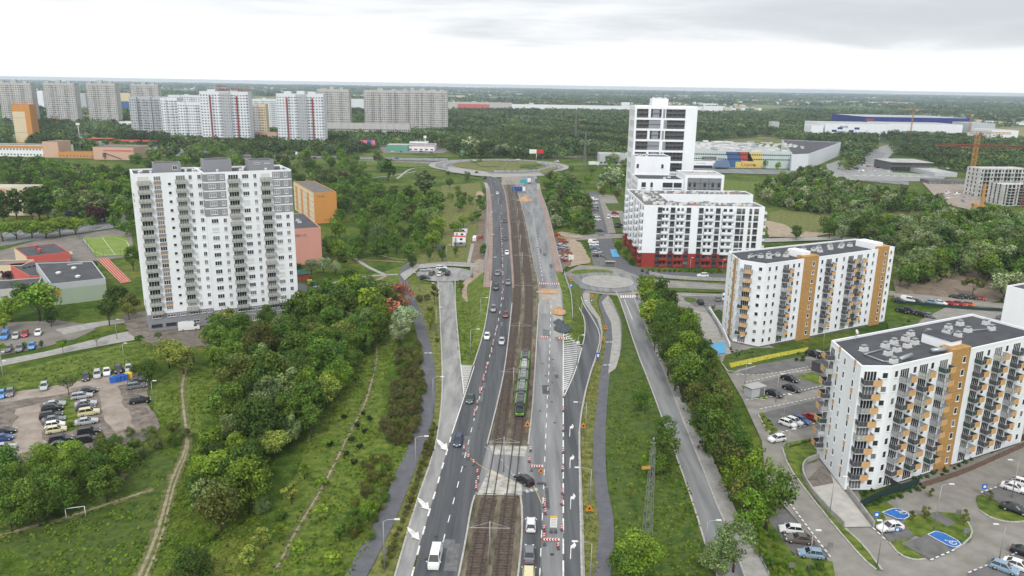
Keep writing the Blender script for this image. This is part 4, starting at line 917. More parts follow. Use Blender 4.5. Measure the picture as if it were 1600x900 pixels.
for i in range(9):
    z = 1+i*3.1
    for u, w_ in ((3, 2.2), (7, 1.2), (15, 5), (20, 4)): Ebl.put('window', winm(w_, 2.3, 3, M_dfr, gl(Ebl.rg)), u, z)
    for u in (25.5, 28, 33, 37, 40): Ebl.put('window', simplewin(1.2, 2.3), u, z+.6, (0, -2.14, 0))
    for v in range(2, 36, 4): Ebl.put('side_window', winm(2.2, 2.2, 2, M_fr, M_glass2), 36-v, z, (0 if v < 22 else 1.5, 36, -PI/2))
for u in (3, 16): Ebl.put('window', winm(1.2, 2, 1, M_dfr), u, 33, (0, 22, 0))
hvac(Ebl, [(4, 26, 0), (8, 24.5, 0), (8, 30, 0), (14, 4, 0), (17, 8, 0), (28, 5, 0), (36, 4, 0), (39, 6, 0)], 31.9 if 0 else 29.5)
hvac(Ebl, [(4, 26, 0), (8, 26, 0), (6, 30, 0)], 38.5); hvac(Ebl, [(28, 5, 0), (36, 3, 0), (39, 4, 0)], 31.9)
Ebl.flush()
# ------------------------------------------------------------------ smaller houses on the left
def blk(name, label, cat, O, ang, w_, d, h, ms, mt=None, rows=(), cols=0, ww=1.3, wh=1.4, side=None, sidecols=0, end=None, par=.3, group=None, z=0, wm=None, fl=0):
    B = Bld(name, label, cat, O, ang, group, z); B.solid('wall', rect(0, 0, w_, d), 0, h, ms, mt or M_roof, par)
    if end: b = MB(); b.box((-.03, d/2, h/2), (.08, d, h-.1)); b.box((w_+.03, d/2, h/2), (.08, d, h-.1)); b.build('end_wall', end, B.root)
    me = wm or winm(ww, wh, 2)
    for i in range(rows if isinstance(rows, int) else len(rows)):
        zz = 1.2+i*(h-.8)/max(1, rows)
        for k in range(cols): B.put('window', me, (k+.5)*w_/cols, zz)
        for k in range(sidecols): B.put('side_window', me, (k+.5)*d/sidecols, zz, (0, d, -PI/2))
    return B
o = blk('apartment_block', 'orange end of a five storey block with a cream long side behind the white tower', 'apartment block', (-106.7, 408.6), math.radians(27), 12.2, 52, 16.5, W_orange, M_roofd, 0, 0)
b = MB(); b.box((-.06, 26, 8.3), (.1, 51.5, 16.4)); 
for v in (14, 30, 44): b.box((-.14, v, 8.0), (.1, 5, 14), m=1)
b.build('long_facade', [W_cream, W_orange], o.root)
for i in range(5):
    for v in range(3, 52, 4): o.put('window', winm(1.5, 1.4, 2), 52-v, 1.6+i*3.0, (-.12, 52, -PI/2))
text('112-124', 1.3, M_dfr, o.root, (3.5, -.04, 14.6), (PI/2, 0, 0)); text('112-124', 1.0, M_dfr, o.root, (6.5, -.04, 1.8), (PI/2, 0, 0)); o.flush()
o = blk('apartment_block', 'salmon pink end of a low block touching the right side of the white tower', 'apartment block', (-91.2, 311.2), math.radians(25), 12., 40, 15, W_pink, M_roof, 0, 0)
for i in range(5):
    for v in range(3, 40, 5): o.put('window', winm(1.5, 1.4, 2), 40-v, 1.6+i*2.7, (-.03, 40, -PI/2))
text('100-111', 1.6, M_dfr, o.root, (3.6, -.04, 12.3), (PI/2, 0, 0)); hvac(o, [(6, 15, 0), (6, 20, 0), (4, 26, 0)], 15); o.flush()
o = blk('apartment_block', 'pale pink five storey block behind the poplars at the left edge', 'apartment block', (-330, 415), math.radians(4), 66, 12, 15.4, W_cream, M_roofl, 5, 18, 1.5, 1.4)
b = MB()
for k in range(1, 18, 4): b.box((k*3.67+1.8, -.05, 7.8), (5.4, .08, 14))
b.build('pink_bay', W_pink, o.root); o.it['window'] = [(m, (t[0], -.12, t[2], 0)) for m, t in o.it['window']]; o.flush()
# school
o = Bld('school_hall', 'flat roofed school gym with pale green walls and three white roof lights', 'school', (-153.6, 247.0), math.radians(34))
dd = [(0, 0), (16.2, 0), (15.5, 31), (-2.5, 37.5)]; o.solid('wall', dd, 0, 5.4, W_green); o.solid('fascia', [(x*1.005, y*1.003-.02) for x, y in dd], 5.4, 7.2, W_lgrey, M_roof, .25)
b = MB(); b.box((1.3, -.05, 4.4), (2.4, .08, 1.8)); b.build('orange_panel', W_orange, o.root)
k = MB(); k.tube((0, 0, 0), (0, 0, .5), .9, n=12); k.tube((0, 0, .5), (0, 0, .8), 1.05, .4, n=12); km2 = k.mesh('roof_light', [M_fr])
for u, v in ((8.6, 7), (3.4, 16), (8.6, 21.5)): obj('roof_light', km2, o.root, (u, v, 7.2))
b = MB(); b.box((9.5, 28, 7.5), (5, 1.6, .5)); b.build('skylight', M_zinc, o.root)
o = Bld('school_wing', 'low school block with a coral red wall and two red chimneys', 'school', (-192.5, 296.5), math.radians(43)); o.solid('wall', rect(0, 0, 15.2, 22), 0, 5., W_coral, M_roof, .2)
b = MB(); b.box((-.05, 11, 2.5), (.08, 22, 4.9)); b.box((13, -.05, .6), (4.5, .06, 1.2), m=1); b.build('cream_wall', [W_cream, W_yel], o.root)
for u, v in ((6.5, 15), (6, 6)): b = MB(); b.tube((u, v, 5), (u, v, 6.2), .5, n=8); b.tube((u, v, 6.2), (u, v, 6.7), .9, n=8); b.build('chimney', W_coral, o.root)
gA = G(40, 436, 4.2); gB = G(88, 408, 4.2)
o = Bld('school_wing', 'low grey roofed school corridor with red wall ends between gym and classroom block', 'school', G(46, 432, 4.2), math.radians(30)); o.solid('wall', [(0, 0), (10, 0), (13, 24), (-8, 26)], 0, 4.2, W_coral, M_roof, .2)
b = MB()
for k_ in range(5): b.box((-2+k_*1.6, 15+k_, 4.5), (1.2, .5, .5))
b.build('roof_vent', M_dfr, o.root)
o = blk('school_wing', 'long cream school wing with a ribbon of windows behind the round bushes', 'school', (-225, 280), math.radians(8), 38, 10, 4.2, W_cream, M_court, 1, 12, 1.8, 1.3, par=.2); o.flush()
o = blk('school_wing', 'dark roofed school annexe half hidden behind the big green maple', 'school', (-176, 247), math.radians(25), 15, 14, 4.6, W_gbeige, M_roof, 1, 4, par=.2); o.flush()
# long orange school in the distance and its gym
def pxblk(name, label, cat, x0, x1, yb, yt, Y, ms, mt=None, dep=15, rows=2, cols=14, ang=0., ww=None, par=.3, wm=None, fx=None):
    """block whose front stands at distance Y between two image columns"""
    a = VXf(x0, (yt if yb is None else yb), Y); c = VXf(x1, (yt if yb is None else yb), Y); zt = VXf((x0+x1)/2, yt, Y)[1]
    w_ = c[0]-a[0]; B = blk(name, label, cat, (a[0], Y), ang, w_/math.cos(ang), dep, zt, ms, mt, rows, cols, ww or .55*w_/max(1, cols), min(1.5, .5*zt/max(1, rows)), par=par, wm=wm)
    return B, w_, zt
def VXf(px, py, Y):
    d = _f*F+_r*(px-800)+_u*(450-py); t = Y/d[1]; return (d[0]*t, H+d[2]*t)
B, w_, zt = pxblk('school_building', 'long orange and white school with two ribbons of windows, far left', 'school', -60, 92, 245, 227, 745, W_white, M_roofd, 18, 2, 30); B.box('orange_fascia', (w_/2, -.1, zt-1.4), (w_, .2, 2.6), W_orange); B.flush()
B, w_, zt = pxblk('school_building', 'tall orange stair block at the end of the long white school', 'school', 68, 92, 240, 222, 740, W_peach, M_roofd, 22, 0, 0)
B, w_, zt = pxblk('school_building', 'low orange link building between the long school and its pink gym', 'school', 92, 146, 248, 238, 738, W_orange, M_roofd, 10, 1, 10); B.flush()
B, w_, zt = pxblk('gym_hall', 'pink gym hall with a dark red eaves band and an outside stair', 'school', 147, 210, 251, 231, 728, W_peach, M_roofd, 32, 0, 0, par=.4); B.box('red_band', (w_*.62, -.1, zt-2.6), (w_*.74, .2, 1.0), W_coral)
b = MB(); b.tube((w_*.3, -1, 6.5), (w_*.7, -1, 1), .35, n=4); b.box((w_*.28, -1, 4.5), (2, 2, 4)); b.build('outside_stair', W_base, B.root)
B, w_, zt = pxblk('low_shed', 'white shed between the orange school and the trees', 'shed', 91, 105, 240, 228, 760, W_white, M_roofl, 12, 0, 0)
B, w_, zt = pxblk('yellow_tower', 'narrow tower block with an orange frame and a blank cream panel, far left', 'apartment tower', 17, 45, None, 163.5, 900, W_orange, M_roofd, 13, 0, 0); B.box('cream_panel', (w_*.36, -.1, zt*.42), (w_*.70, .2, zt*.8), W_cream)
b = MB()
for z in (.28, .66): b.box((w_*.36, -.22, zt*z), (w_*.7, .1, .25))
b.build('groove', W_base, B.root); b = MB()
for k_ in range(7): b.tube((2+k_*3, 4, zt), (2+k_*3, 4, zt+3), .15, n=4)
b.box((9, 4, zt+2.6), (17, .2, .4)); b.build('roof_rack', W_coral, B.root)
# ------------------------------------------------------------------ far high rises
def hrise(label, x0, x1, yt, Y, bays, rows, cells, ms, dep=14, redcols=(), greycols=(), group=None, extra=None, pent=None, sh=3.2):
    a = VXf(x0, yt, Y); c = VXf(x1, yt, Y); w_ = c[0]-a[0]; zt = (a[1]+c[1])/2
    B = Bld('high_rise', label, 'apartment tower', (a[0], Y), 0, group); tot = sum(t[0] for t in bays); u = 0
    for k, (fr, off, dh) in enumerate(bays):
        bw = w_*fr/tot; B.solid('wall', rect(u+.01*k, off, u+bw, off+dep), 0, zt+dh, ms, M_roofd, .4)
        nc = max(1, round(cells*fr/tot))
        for i in range(rows):
            z = zt+dh-1.9-(i+1)*sh+.5
            if z < 1: break
            for j in range(nc):
                kd = (j*7+k*3) % 5; uu = u+(j+.5)*bw/nc; cw = bw/nc
                if kd in (1, 3): B.put('loggia', simplewin(round(cw*.72, 1), 1.3, M_glass if B.rg.random() < .7 else M_glass2), uu, z, (0, off, 0)); B.put('loggia_parapet', WM.setdefault(('lp', round(cw*.74, 1), ms.name), MB().box((0, -.35, .5), (cw*.74, .6, 1.0)).mesh('loggia_parapet', [ms])), uu, z-.95, (0, off, 0))
                else: B.put('window', simplewin(round(cw*.5, 1), 1.25, M_glass if B.rg.random() < .6 else M_glass2), uu, z, (0, off, 0))
        if k in greycols: b = MB(); b.box((u+bw/2, off-.02, zt/2), (bw, .06, zt-.5)); b.build('grey_bay', W_lgrey, B.root)
        u += bw
    for r_ in redcols:
        b = MB(); b.box((w_*r_, bays[0][1]-.8, zt/2-2), (w_*.028, .9, zt-5)); b.build('red_stripe', W_redst, B.root)
    for p0, p1, hh in (pent or ((.15, .3, 2.5), (.6, .72, 2.5))): b = MB(); b.box((w_*(p0+p1)/2, dep/2, zt+hh/2), (w_*(p1-p0), 5, hh)); b.build('penthouse', ms, B.root)
    B.flush(); return B, w_, zt
W_redst = wallm('red_stripe', (.30, .07, .065))
gh = 'grey panel high rises in the distance'
for nm, x0, x1, yt, Y in (('at the left edge of the photo', -6, 47, 129.5, 1250), ('second from the left edge', 65, 115, 130, 1250), ('third from the left edge, right of the church roof', 132, 179, 130.5, 1230), ('fourth from the left, behind the long white block', 202, 246, 132, 1500)):
    hrise('grey panel high rise %s' % nm, x0, x1, yt, Y, [(.38, 3, 0), (.62, 0, .01)], 20, 15, W_gbeige, 14, group=gh, pent=((.06, .16, 3), (.38, .52, 5), (.74, .84, 3)))
B, w_, zt = hrise('white high rise with two red stripes and red roof lettering', 311, 387, 143.5, 905, [(.42, 0, 0), (.22, -2.5, .01), (.36, 0, .02)], 19, 17, W_white2, 13, redcols=(.215, .765), greycols=(1,), pent=((.14, .3, 2.6), (.62, .75, 2.2)))
text('OSIEDLE', 3.4, W_redst, B.root, (w_*.46, 1, zt+6.6), (PI/2, 0, 0), ext=.1); text('ORŁA  BIAŁEGO', 5.4, W_redst, B.root, (w_*.70, 1, zt+2.6), (PI/2, 0, 0), ext=.1)
b = MB()
for k_ in range(12): b.tube((w_*(.42+k_*.05), 1.2, zt), (w_*(.42+k_*.05), 1.2, zt+5), .08, n=4)
b.build('sign_frame', M_met, B.root)
B, w_, zt = hrise('white high rise with two red stripes and no roof lettering', 431, 505, 147, 905, [(.42, 0, 0), (.22, -2.5, .01), (.36, 0, .02)], 19, 17, W_white2, 13, redcols=(.225, .765), greycols=(1,), pent=((.15, .3, 2.8), (.42, .58, 3.4), (.66, .82, 2.6)))
hrise('grey high rise just right of the second red striped tower', 494, 545, 140, 1150, [(.42, 3, 0), (.58, 0, .01)], 21, 15, W_gbeige, 14, group=gh, pent=((.1, .3, 2), (.4, .52, 4), (.7, .8, 3)))
hrise('left part of the long grey high rise row, above the low podium', 568, 639, 141.5, 1180, [(.33, 3, 0), (.34, 0, .01), (.33, 2, .02)], 21, 22, W_gbeige, 14, group=gh, pent=((.3, .42, 3), (.6, .7, 2), (.86, .96, 3)))
hrise('right part of the long grey high rise row, two stepped towers', 639.3, 699, 142, 1170, [(.3, 2.5, .02), (.26, 4, .01), (.44, -2, 0)], 21, 19, W_gbeige, 14, group=gh, pent=((.03, .12, 4), (.26, .4, 3), (.55, .68, 2), (.8, .9, 2)))
B, w_, zt = pxblk('podium', 'low long grey building at the foot of the grey high rises', 'building', 505, 640, None, 193, 1080, W_gbeige, M_roofd, 12, 2, 40, ang=0, wm=simplewin(2.0, 1.4)); B.flush()
hrise('long white eleven storey block with grey blank ends, left of the red striped towers', 201, 250, 151.5, 1000, [(.24, -1, 0), (.2, 2, .01), (.25, -1, 0), (.31, 2, .01)], 13, 12, W_lgrey, 12, pent=((.2, .3, 1), (.6, .7, 1)))
hrise('pale bluish slab with blank grey panels in front of the long white block', 250, 276, 153, 960, [(.3, 0, 0), (.3, 1, .01), (.4, 0, 0)], 13, 5, W_white2, 12, pent=((.3, .4, 1),))
hrise('cream and white slab partly hidden by the lettered tower', 276, 318, 160, 930, [(.3, 0, 0), (.7, 1, .01)], 13, 11, W_white2, 12, pent=((.3, .4, 1),))
hrise('pale cream block between the two red striped towers, grey blank middle', 385, 414, 163, 1000, [(.3, 1, 0), (.3, -.5, .01), (.4, 1, .02)], 12, 7, W_cream, 12, greycols=(1,), pent=((.3, .4, 1),))
hrise('bluish white slab behind the gap between the red striped towers', 386, 432, 155, 1300, [(.5, 0, 0), (.5, 1, .01)], 14, 14, W_white2, 12, pent=((.5, .6, 2),))
hrise('bluish white slab behind the long white block and left of the lettered tower', 262, 312, 149, 1350, [(.4, 0, 0), (.3, 2, .5), (.3, 0, .01)], 14, 14, W_white2, 12, pent=((.5, .6, 2),))
B, w_, zt = pxblk('low_shop', 'long low shop with a brown roof between the red striped towers', 'shop', 390, 432, None, 207, 940, W_peach, M_soil, 10, 1, 8); B.flush()
# church hall and pale school far left
B = Bld('church_hall', 'brown brick hall with a pitched blue grey roof below the grey high rises', 'church', (VXf(80, 185, 1250)[0], 1250), .15); B.root.scale = (1.15, 1.15, .9); B.solid('wall', rect(0, 0, 32, 26), 0, 16, W_brick)
b = MB(); b.add([(-1, -1, 15.9), (33, -1, 15.9), (33, 27, 15.9), (-1, 27, 15.9), (8, 4, 27), (25, 14, 26)], [(0, 1, 5, 4), (1, 2, 5), (2, 3, 4, 5), (3, 0, 4)]); b.build('roof', mat('slate_blue_roof', (.26, .31, .38), .6, var=.1, scale=.2), B.root)
B, w_, zt = pxblk('pale_school', 'pale two storey building with a white hipped roof right of the church hall', 'school', 119, 162, None, 181, 1290, W_cream, M_roofl, 20, 2, 14, wm=simplewin(1.6, 1.6)); B.flush()
B, w_, zt = pxblk('low_hall', 'low white canopy hall at the foot of the long white block', 'hall', 186, 240, None, 190.5, 1150, W_white, M_roofl, 14, 0, 0)
# red footbridge
fbr = thing('footbridge', 'red pedestrian bridge with stairs over the road, far left', 'footbridge', (VXf(135, 205, 880)[0], 880, 0), 0); b = MB(); b.box((25, 0, 6), (110, 3, .8)); b.box((25, -1.5, 7), (110, .15, 1.2)); b.build('deck', W_coral, fbr)
b = MB(); b.box((18, -3, 8.6), (26, 9, .5)); b.build('roof', W_coral, fbr)
for x in (10, 30): b = MB(); b.quad((x, -4, 6.2), (x+4, -4, 6.2), (x+12, -30, 0), (x+8, -30, 0)); b.quad((x, -4, 7.2), (x, -4, 5.6), (x+8, -30, 0), (x+8, -30, 1.2)); b.build('stair', W_coral, fbr)
for x in (-22, 5, 32, 60): MB().box((x, 0, 2.8), (1.2, 2, 5.6)).build('pier', M_side, fbr)
# ------------------------------------------------------------------ the mall and warehouses on the right
mA = VXf(1075, 262, 750); mB = VXf(1238, 262, 745); mw_ = mB[0]-mA[0]
B = Bld('shopping_centre', 'long pale factory shop with blue, red and yellow painted front and window rows', 'shopping centre', (mA[0], 750), 0)
zt = VXf(1160, 237, 750)[1]
B.solid('wall', rect(0, 0, mw_, 70), 0, zt, wallm('pale_blue_render', (.50, .58, .58)), M_roofl, .3); q_ = [G(*k, zt) for k in ((1238, 241), (1264, 240), (1314, 222), (1222, 218))]; B.solid('wall', [(k[0]-mA[0]+.05, k[1]-750) for k in q_], 0, zt-.4, W_white2, M_roof, .3); B.solid('wall', rect(0, 70.02, mw_, 150), 0, zt-1.5, W_lgrey, M_roofl, .3)
cb = [('blue', (.06, .12, .30), .355, .485, .10), ('red', (.42, .06, .05), .47, .58, .10), ('yellow', (.66, .52, .17), .57, .705, .02)]
for nm, c, a0, a1, sh_ in cb:
    b = MB(); x0, x1 = a0*mw_, a1*mw_; sk = sh_*mw_*.55; b.add([(x0+sk, -.08, .3 if nm != 'red' else zt*.42), (x1+(sk if nm != 'yellow' else 2), -.08, .3 if nm != 'red' else zt*.42), (x1, -.08, zt-.3), (x0, -.08, zt-.3)], [(0, 1, 2, 3)]); b.build('painted_panel', mat('panel_'+nm, c, .7), B.root)
b = MB(); b.box((.59*mw_, -.12, zt*.2), (.26*mw_, .06, zt*.36)); b.build('sign_panel', MT['panel_yellow'], B.root); text('Łopor', 5.2, mat('sign_brown', (.45, .09, .03), .7), B.root, (.58*mw_, -.3, zt*.22), (PI/2, 0, 0), ext=.05)
for zz in (zt*.78, zt*.5):
    for k_ in range(46):
        if not (.14 < k_/46 < .28 and zz < zt*.6): B.put('window', simplewin(1.5, 1.1), (k_+.5)*mw_/46, zz, (0, -.12, 0))
B.put('window', simplewin(14, 3.4, M_glass2), .2*mw_, zt*.45, (0, -.12, 0)); B.flush()
rgn = random.Random(8); b = MB()
for _ in range(120): x, y = rgn.uniform(2, mw_), rgn.uniform(3, 140); b.box((x, y, zt+.5), (rgn.uniform(2, 7), rgn.uniform(1.5, 4), rgn.uniform(.4, 1.6)), 0, m=rgn.choice([0, 0, 1]))
for _ in range(50): x, y = rgn.uniform(mw_, mw_+40), rgn.uniform(60, 140); b.box((x, y, zt), (3, 2, 1.), 0)
b.build('roof_light', [M_hvac, M_zinc], B.root, kind='stuff')
B, w_, zt = pxblk('shop_annexe', 'low white shop with a sign board left of the blue painted front', 'shop', 1080, 1117, 262, 252, 738, W_white, M_roofd, 12, 0, 0)
B.box('faded_lettering', (w_*.4, -.06, zt-1.8), (w_*.42, .06, .7), W_lgrey); B.put('window', simplewin(18, 2.6), w_*.5, .4, (0, -.05, 0)); B.flush()
b = Bld('canopy', 'dark blue folded canopy over the shopping centre entrance', 'canopy', (VXf(1125, 262, 735)[0], 735), 0); q = MB(); q.add([(-8, -6, 3), (8, -4, 2), (9, 8, 8.5), (-4, 8, 7)], [(0, 1, 2, 3)]); q.add([(-8, -6, 2.8), (8, -4, 1.8), (9, 8, 8.3), (-4, 8, 6.8)], [(3, 2, 1, 0)]); q.build('roof', mat('blue_canopy', (.07, .11, .2), .4), b.root); MB().box((0, 2, 2), (.6, .6, 4)).build('post', M_met, b.root)
# blue warehouse and white halls
B, w_, zt = pxblk('warehouse', 'very long dark blue warehouse under a pale roof near the horizon', 'warehouse', 1351, 1519, None, 184, 1450, wallm('deep_blue_cladding', (.02, .04, .21)), M_roofl, 150, 0, 0); B.box('red_sign', (w_*.05, -.3, zt-5), (14, .4, 4), W_redst)
B, w_, zt = pxblk('warehouse', 'long white hall in front of the dark blue warehouse', 'warehouse', 1388, 1505, None, 194.5, 1300, W_white, M_roofl, 80, 1, 12, wm=simplewin(3, 2, W_lgrey)); B.flush()
B, w_, zt = pxblk('warehouse', 'white hall with blue stripes left of the long white hall', 'warehouse', 1290, 1388, None, 194, 1240, W_white, M_roofl, 90, 0, 0)
for k_ in range(6): B.box('blue_stripe', (w_*(.06+k_*.09), -.1, zt*(.35+.18*(k_ % 3))), (w_*.08, .2, zt*.14), MT['deep_blue_cladding'])
text('MARR', 5, MT['deep_blue_cladding'], B.root, (w_*.3, -.3, zt*.8), (PI/2, 0, 0))
B, w_, zt = pxblk('warehouse', 'small white hall alone at the left of the striped hall', 'warehouse', 1268, 1287, None, 196.5, 1240, W_white, M_roofl, 30, 0, 0)
B, w_, zt = pxblk('warehouse', 'group of grey tanks and halls right of the dark blue warehouse', 'warehouse', 1519, 1556, None, 193, 1320, W_lgrey, M_roofl, 60, 0, 0)
for k_ in range(4): b = MB(); b.tube((w_*.2+k_*8, -8, 0), (w_*.2+k_*8, -8, 14), 3.5, n=12); b.build('silo', W_white2, B.root)
B, w_, zt = pxblk('warehouse', 'low white hall with pitched roof lights at the far right', 'warehouse', 1550, 1592, None, 204, 1180, W_white, M_roofl, 50, 0, 0)
B, w_, zt = pxblk('grey_kiosk', 'small grey cube building above the hedge right of the slender tower', 'building', 1206, 1218, None, 190.5, 1400, W_lgrey, M_roofl, 16, 0, 0)
B, w_, zt = pxblk('showroom', 'glass fronted showroom with a wide pale flat roof', 'showroom', 1391, 1452, 268, 254, 745, W_base, M_roofl, 36, 0, 0, par=.5)
for k_ in range(10): B.put('window', winm(w_/11, 3.6, 1, M_dfr, M_glass if k_ < 7 else mat('teal_glass', (.03, .16, .14), .2)), (k_+.5)*w_/10, .5, (0, -.05, 0))
B.flush(); b = MB(); b.box((w_/2, 17, zt+.25), (w_+3, 40, .5)); b.build('roof', M_roofl, B.root)
B, w_, zt = pxblk('storage_hall', 'low grey storage shed with ribbed roof below the showroom', 'shed', 1332, 1452, 282, 276, 690, W_lgrey, M_roofl, 28, 1, 10); B.flush()
B, w_, zt = pxblk('storage_hall', 'pair of pale ribbed roofs right of the showroom', 'shed', 1460, 1495, 277, 270, 700, W_lgrey, M_roofl, 60, 0, 0)
B, w_, zt = pxblk('long_hall', 'long low grey hall behind the fence with parked trucks, above the construction yard', 'shed', 1450, 1545, 290, 283, 640, W_base, M_roofd, 14, 1, 14); B.flush()
for nm, x0, x1, yt, Y, m in (('grey shed among the trees left of the slender tower', 937, 985, 241, 760, W_lgrey), ('small red roofed house in the forest', 847, 859, 188, 1500, W_cream), ('white low hall at the forest edge below the tower', 937, 963, 193, 1450, W_white), ('long red and grey depot in front of the horizon woods', 700, 800, 160, 2400, W_gbeige), ('long low pale depot right of the red depot', 800, 985, 164.5, 2250, W_white), ('white cube office far behind the slender tower', 972, 984, 160, 2700, W_white), ('pale hall among fields right of the slender tower', 1100, 1130, 166, 2300, W_white), ('blue and yellow depot behind the grey high rises', 180, 203, 146, 1700, W_cream), ('white and red depot roof behind the left high rises', 48, 66, 142, 1800, W_white), ('grey depot roof between the left high rises', 115, 133, 146, 1700, W_lgrey), ('pale cooling hall behind the grey tower gap', 545, 568, 155, 2000, W_white2)):
    B, w_, zt = pxblk('distant_hall', nm, 'hall', x0, x1, None, yt, Y, m, W_coral if 'red' in nm else M_roofl, 30 if Y > 1000 else 20, 1, max(2, int((x1-x0)/6)), wm=simplewin(2.2, 1.6)); B.flush()
    if 'blue' in nm: B.box('blue_wall', (w_/2, -.2, zt*.35), (w_, .3, zt*.55), MT['panel_blue'])
    if 'red and grey' in nm: B.box('orange_wall', (w_*.4, -.2, zt*.4), (w_*.5, .3, zt*.7), W_coral)
# ------------------------------------------------------------------ building under construction, cranes
M_rawc = mat('raw_concrete', (.50, .50, .49), .9, var=.2, scale=.3, det=8); M_cry = mat('crane_orange', (.46, .24, .07), .6); M_crr = mat('crane_red', (.26, .07, .05), .6)
def shell(label, x0, x1, yb, yt, Y, fl, nb):
    a = VXf(x0, yb, Y); c = VXf(x1, yb, Y); zt = VXf(x0, yt, Y)[1]; w_ = c[0]-a[0]; B = Bld('building_shell', label, 'construction site', (a[0], Y), .12)
    B.solid('wall', rect(0, 1.2, w_, 16), 0, zt, M_rawc, M_rawc, .3); sh_ = zt/fl
    for i in range(fl):
        for k_ in range(nb):
            if k_ % 3 == 0: B.put('opening', simplewin(1.1, 1.7), (k_+.5)*w_/nb, i*sh_+.8, (0, 1.2, 0))
            else: B.put('opening', simplewin(w_/nb*.7, 2.2), (k_+.5)*w_/nb, i*sh_+.3, (0, 1.2, 0)); B.put('balcony_slab', WM.setdefault(('bs', nb, w_//1), MB().box((0, -.8, 0), (w_/nb*1.02, 1.8, .2)).mesh('balcony_slab', [M_rawc])), (k_+.5)*w_/nb, i*sh_+.1, (0, 1.2, 0))
        for k_ in range(3): B.put('opening', simplewin(1.1, 1.7), 3+k_*4, i*sh_+.8, (0, 16, -PI/2))
    B.flush(); return B
shell('grey concrete shell of a new block with empty window openings, behind the other shell', 1524, 1605, 330, 264, 560, 7, 14)
shell('nearer pale concrete shell beside the red hoist, at the right edge', 1562, 1640, 345, 290, 520, 7, 12)
def lattice(b, p, q, w0, w1, n, r=.12, m=0):
    p, q = Vector(p), Vector(q); d = (q-p).normalized(); a = d.cross(Vector((0, 1, 0)) if abs(d.y) < .9 else Vector((1, 0, 0))).normalized(); c = d.cross(a); prev = None
    for i in range(n+1):
        t = i/n; o = p+(q-p)*t; wd = (w0+(w1-w0)*t)/2; ring = [o+a*wd*s+c*wd*u for s, u in ((1, 1), (1, -1), (-1, -1), (-1, 1))]
        for k in range(4): b.tube(ring[k], ring[(k+1) % 4], r*.6, n=3, m=m, cap=False)
        if prev:
            for k in range(4): b.tube(prev[k], ring[k], r, n=4, m=m, cap=False); b.tube(prev[k], ring[(k+1-2*(i % 2)) % 4], r*.6, n=3, m=m, cap=False)
        prev = ring
def crane(label, px, pyb, pyt, Y, jib, m, ang, w_=2.2):
    x, _ = VXf(px, pyb, Y); zt = VXf(px, pyt, Y)[1]; zb = 0; t = thing('tower_crane', label, 'crane', (x, Y, 0), ang)
    b = MB(); lattice(b, (0, 0, zb), (0, 0, zt), w_, w_, int(zt/2.4), .2); b.build('mast', m, t)
    b = MB(); lattice(b, (-jib*.28, 0, zt+1), (jib, 0, zt+1), 1.8, 1.2, int(jib*1.28/2.2), .16); b.build('jib', m, t)
    b = MB(); b.box((1.6, 0, zt), (1.8, 1.8, 2.2)); b.build('cab', W_base, t); b = MB(); b.box((-jib*.25, 0, zt-.2), (4, 1.6, 2.4)); b.build('counterweight', M_rawc, t); return t
crane('yellow tower crane standing in front of the dark trees with its jib foreshortened', 1515, 290, 209, 600, 22, M_cry, -.25, 2.8)
crane('red tower crane mast at the right edge with a long jib reaching left', 1596, 335, 232, 520, 62, M_crr, PI-.12, 3)
t = thing('mobile_crane', 'yellow mobile crane arm raised in front of the grey shell', 'crane', (*G(1533, 325), 0), 0); zt = 24
b = MB(); b.box((0, 0, 8.5), (1.6, 1.2, 15)); b.build('boom', M_cry, t); b = MB(); b.box((-2, 0, 1.4), (8, 2.6, 1.6)); b.box((-5, 0, 2.4), (2, 2.4, 1.4)); b.build('carrier', M_cry, t)
for x in (-5, -2.5, 0, 1.5): b = MB(); b.tube((x, -1.35, .55), (x, 1.35, .55), .55, n=10); b.build('wheel', M_dfr, t)
# ------------------------------------------------------------------ petrol station
B, w_, zt = pxblk('petrol_station', 'petrol station canopy with a pale green roof above the roundabout', 'petrol station', 604, 637, 238, 227, 870, mat('green_fascia', (.12, .34, .24), .6), M_roofl, 24, 0, 0)
B, w_, zt = pxblk('petrol_station', 'petrol station shop with a red and white fascia', 'petrol station', 637, 679, 237, 226.5, 880, W_white, M_roofd, 24, 1, 5); B.box('red_fascia', (w_/2, -.1, zt-.9), (w_, .2, 1.0), W_coral); B.flush()
B, w_, zt = pxblk('low_building', 'pale low building with dark roof behind the petrol station', 'building', 640, 668, None, 222, 905, W_white, M_roofl, 16, 0, 0)
# ------------------------------------------------------------------ trees and shrubs
def leafmat(n, c, ov=.27):
    m = mat(n, c, .75, spec=.15, objvar=ov, attr='tint')
    return m
LM = dict(dark=leafmat('leaf_dark_green', (0.055, 0.101, 0.017)), mid=leafmat('leaf_green', (0.085, 0.152, 0.022)), bright=leafmat('leaf_bright_green', (0.146, 0.229, 0.023)), yel=leafmat('leaf_yellow_green', (0.203, 0.247, 0.046)),
          silver=leafmat('leaf_silver', (0.272, 0.330, 0.171)), sage=leafmat('leaf_sage', (0.147, 0.202, 0.069)), olive=leafmat('leaf_olive', (0.114, 0.134, 0.031)), plum=leafmat('leaf_plum', (0.068, 0.027, 0.029)), rose=leafmat('leaf_rose', (0.390, 0.158, 0.109)),
          white=leafmat('leaf_blossom', (0.600, 0.600, 0.414)), pine=leafmat('leaf_pine', (0.030, 0.054, 0.021)), brown=leafmat('leaf_brownish', (0.112, 0.108, 0.040)))
M_bark = mat('bark', (.10, .08, .06), .9, var=.3, scale=4.); M_birch = mat('pale_bark', (.42, .40, .36), .9, var=.3, scale=4.)
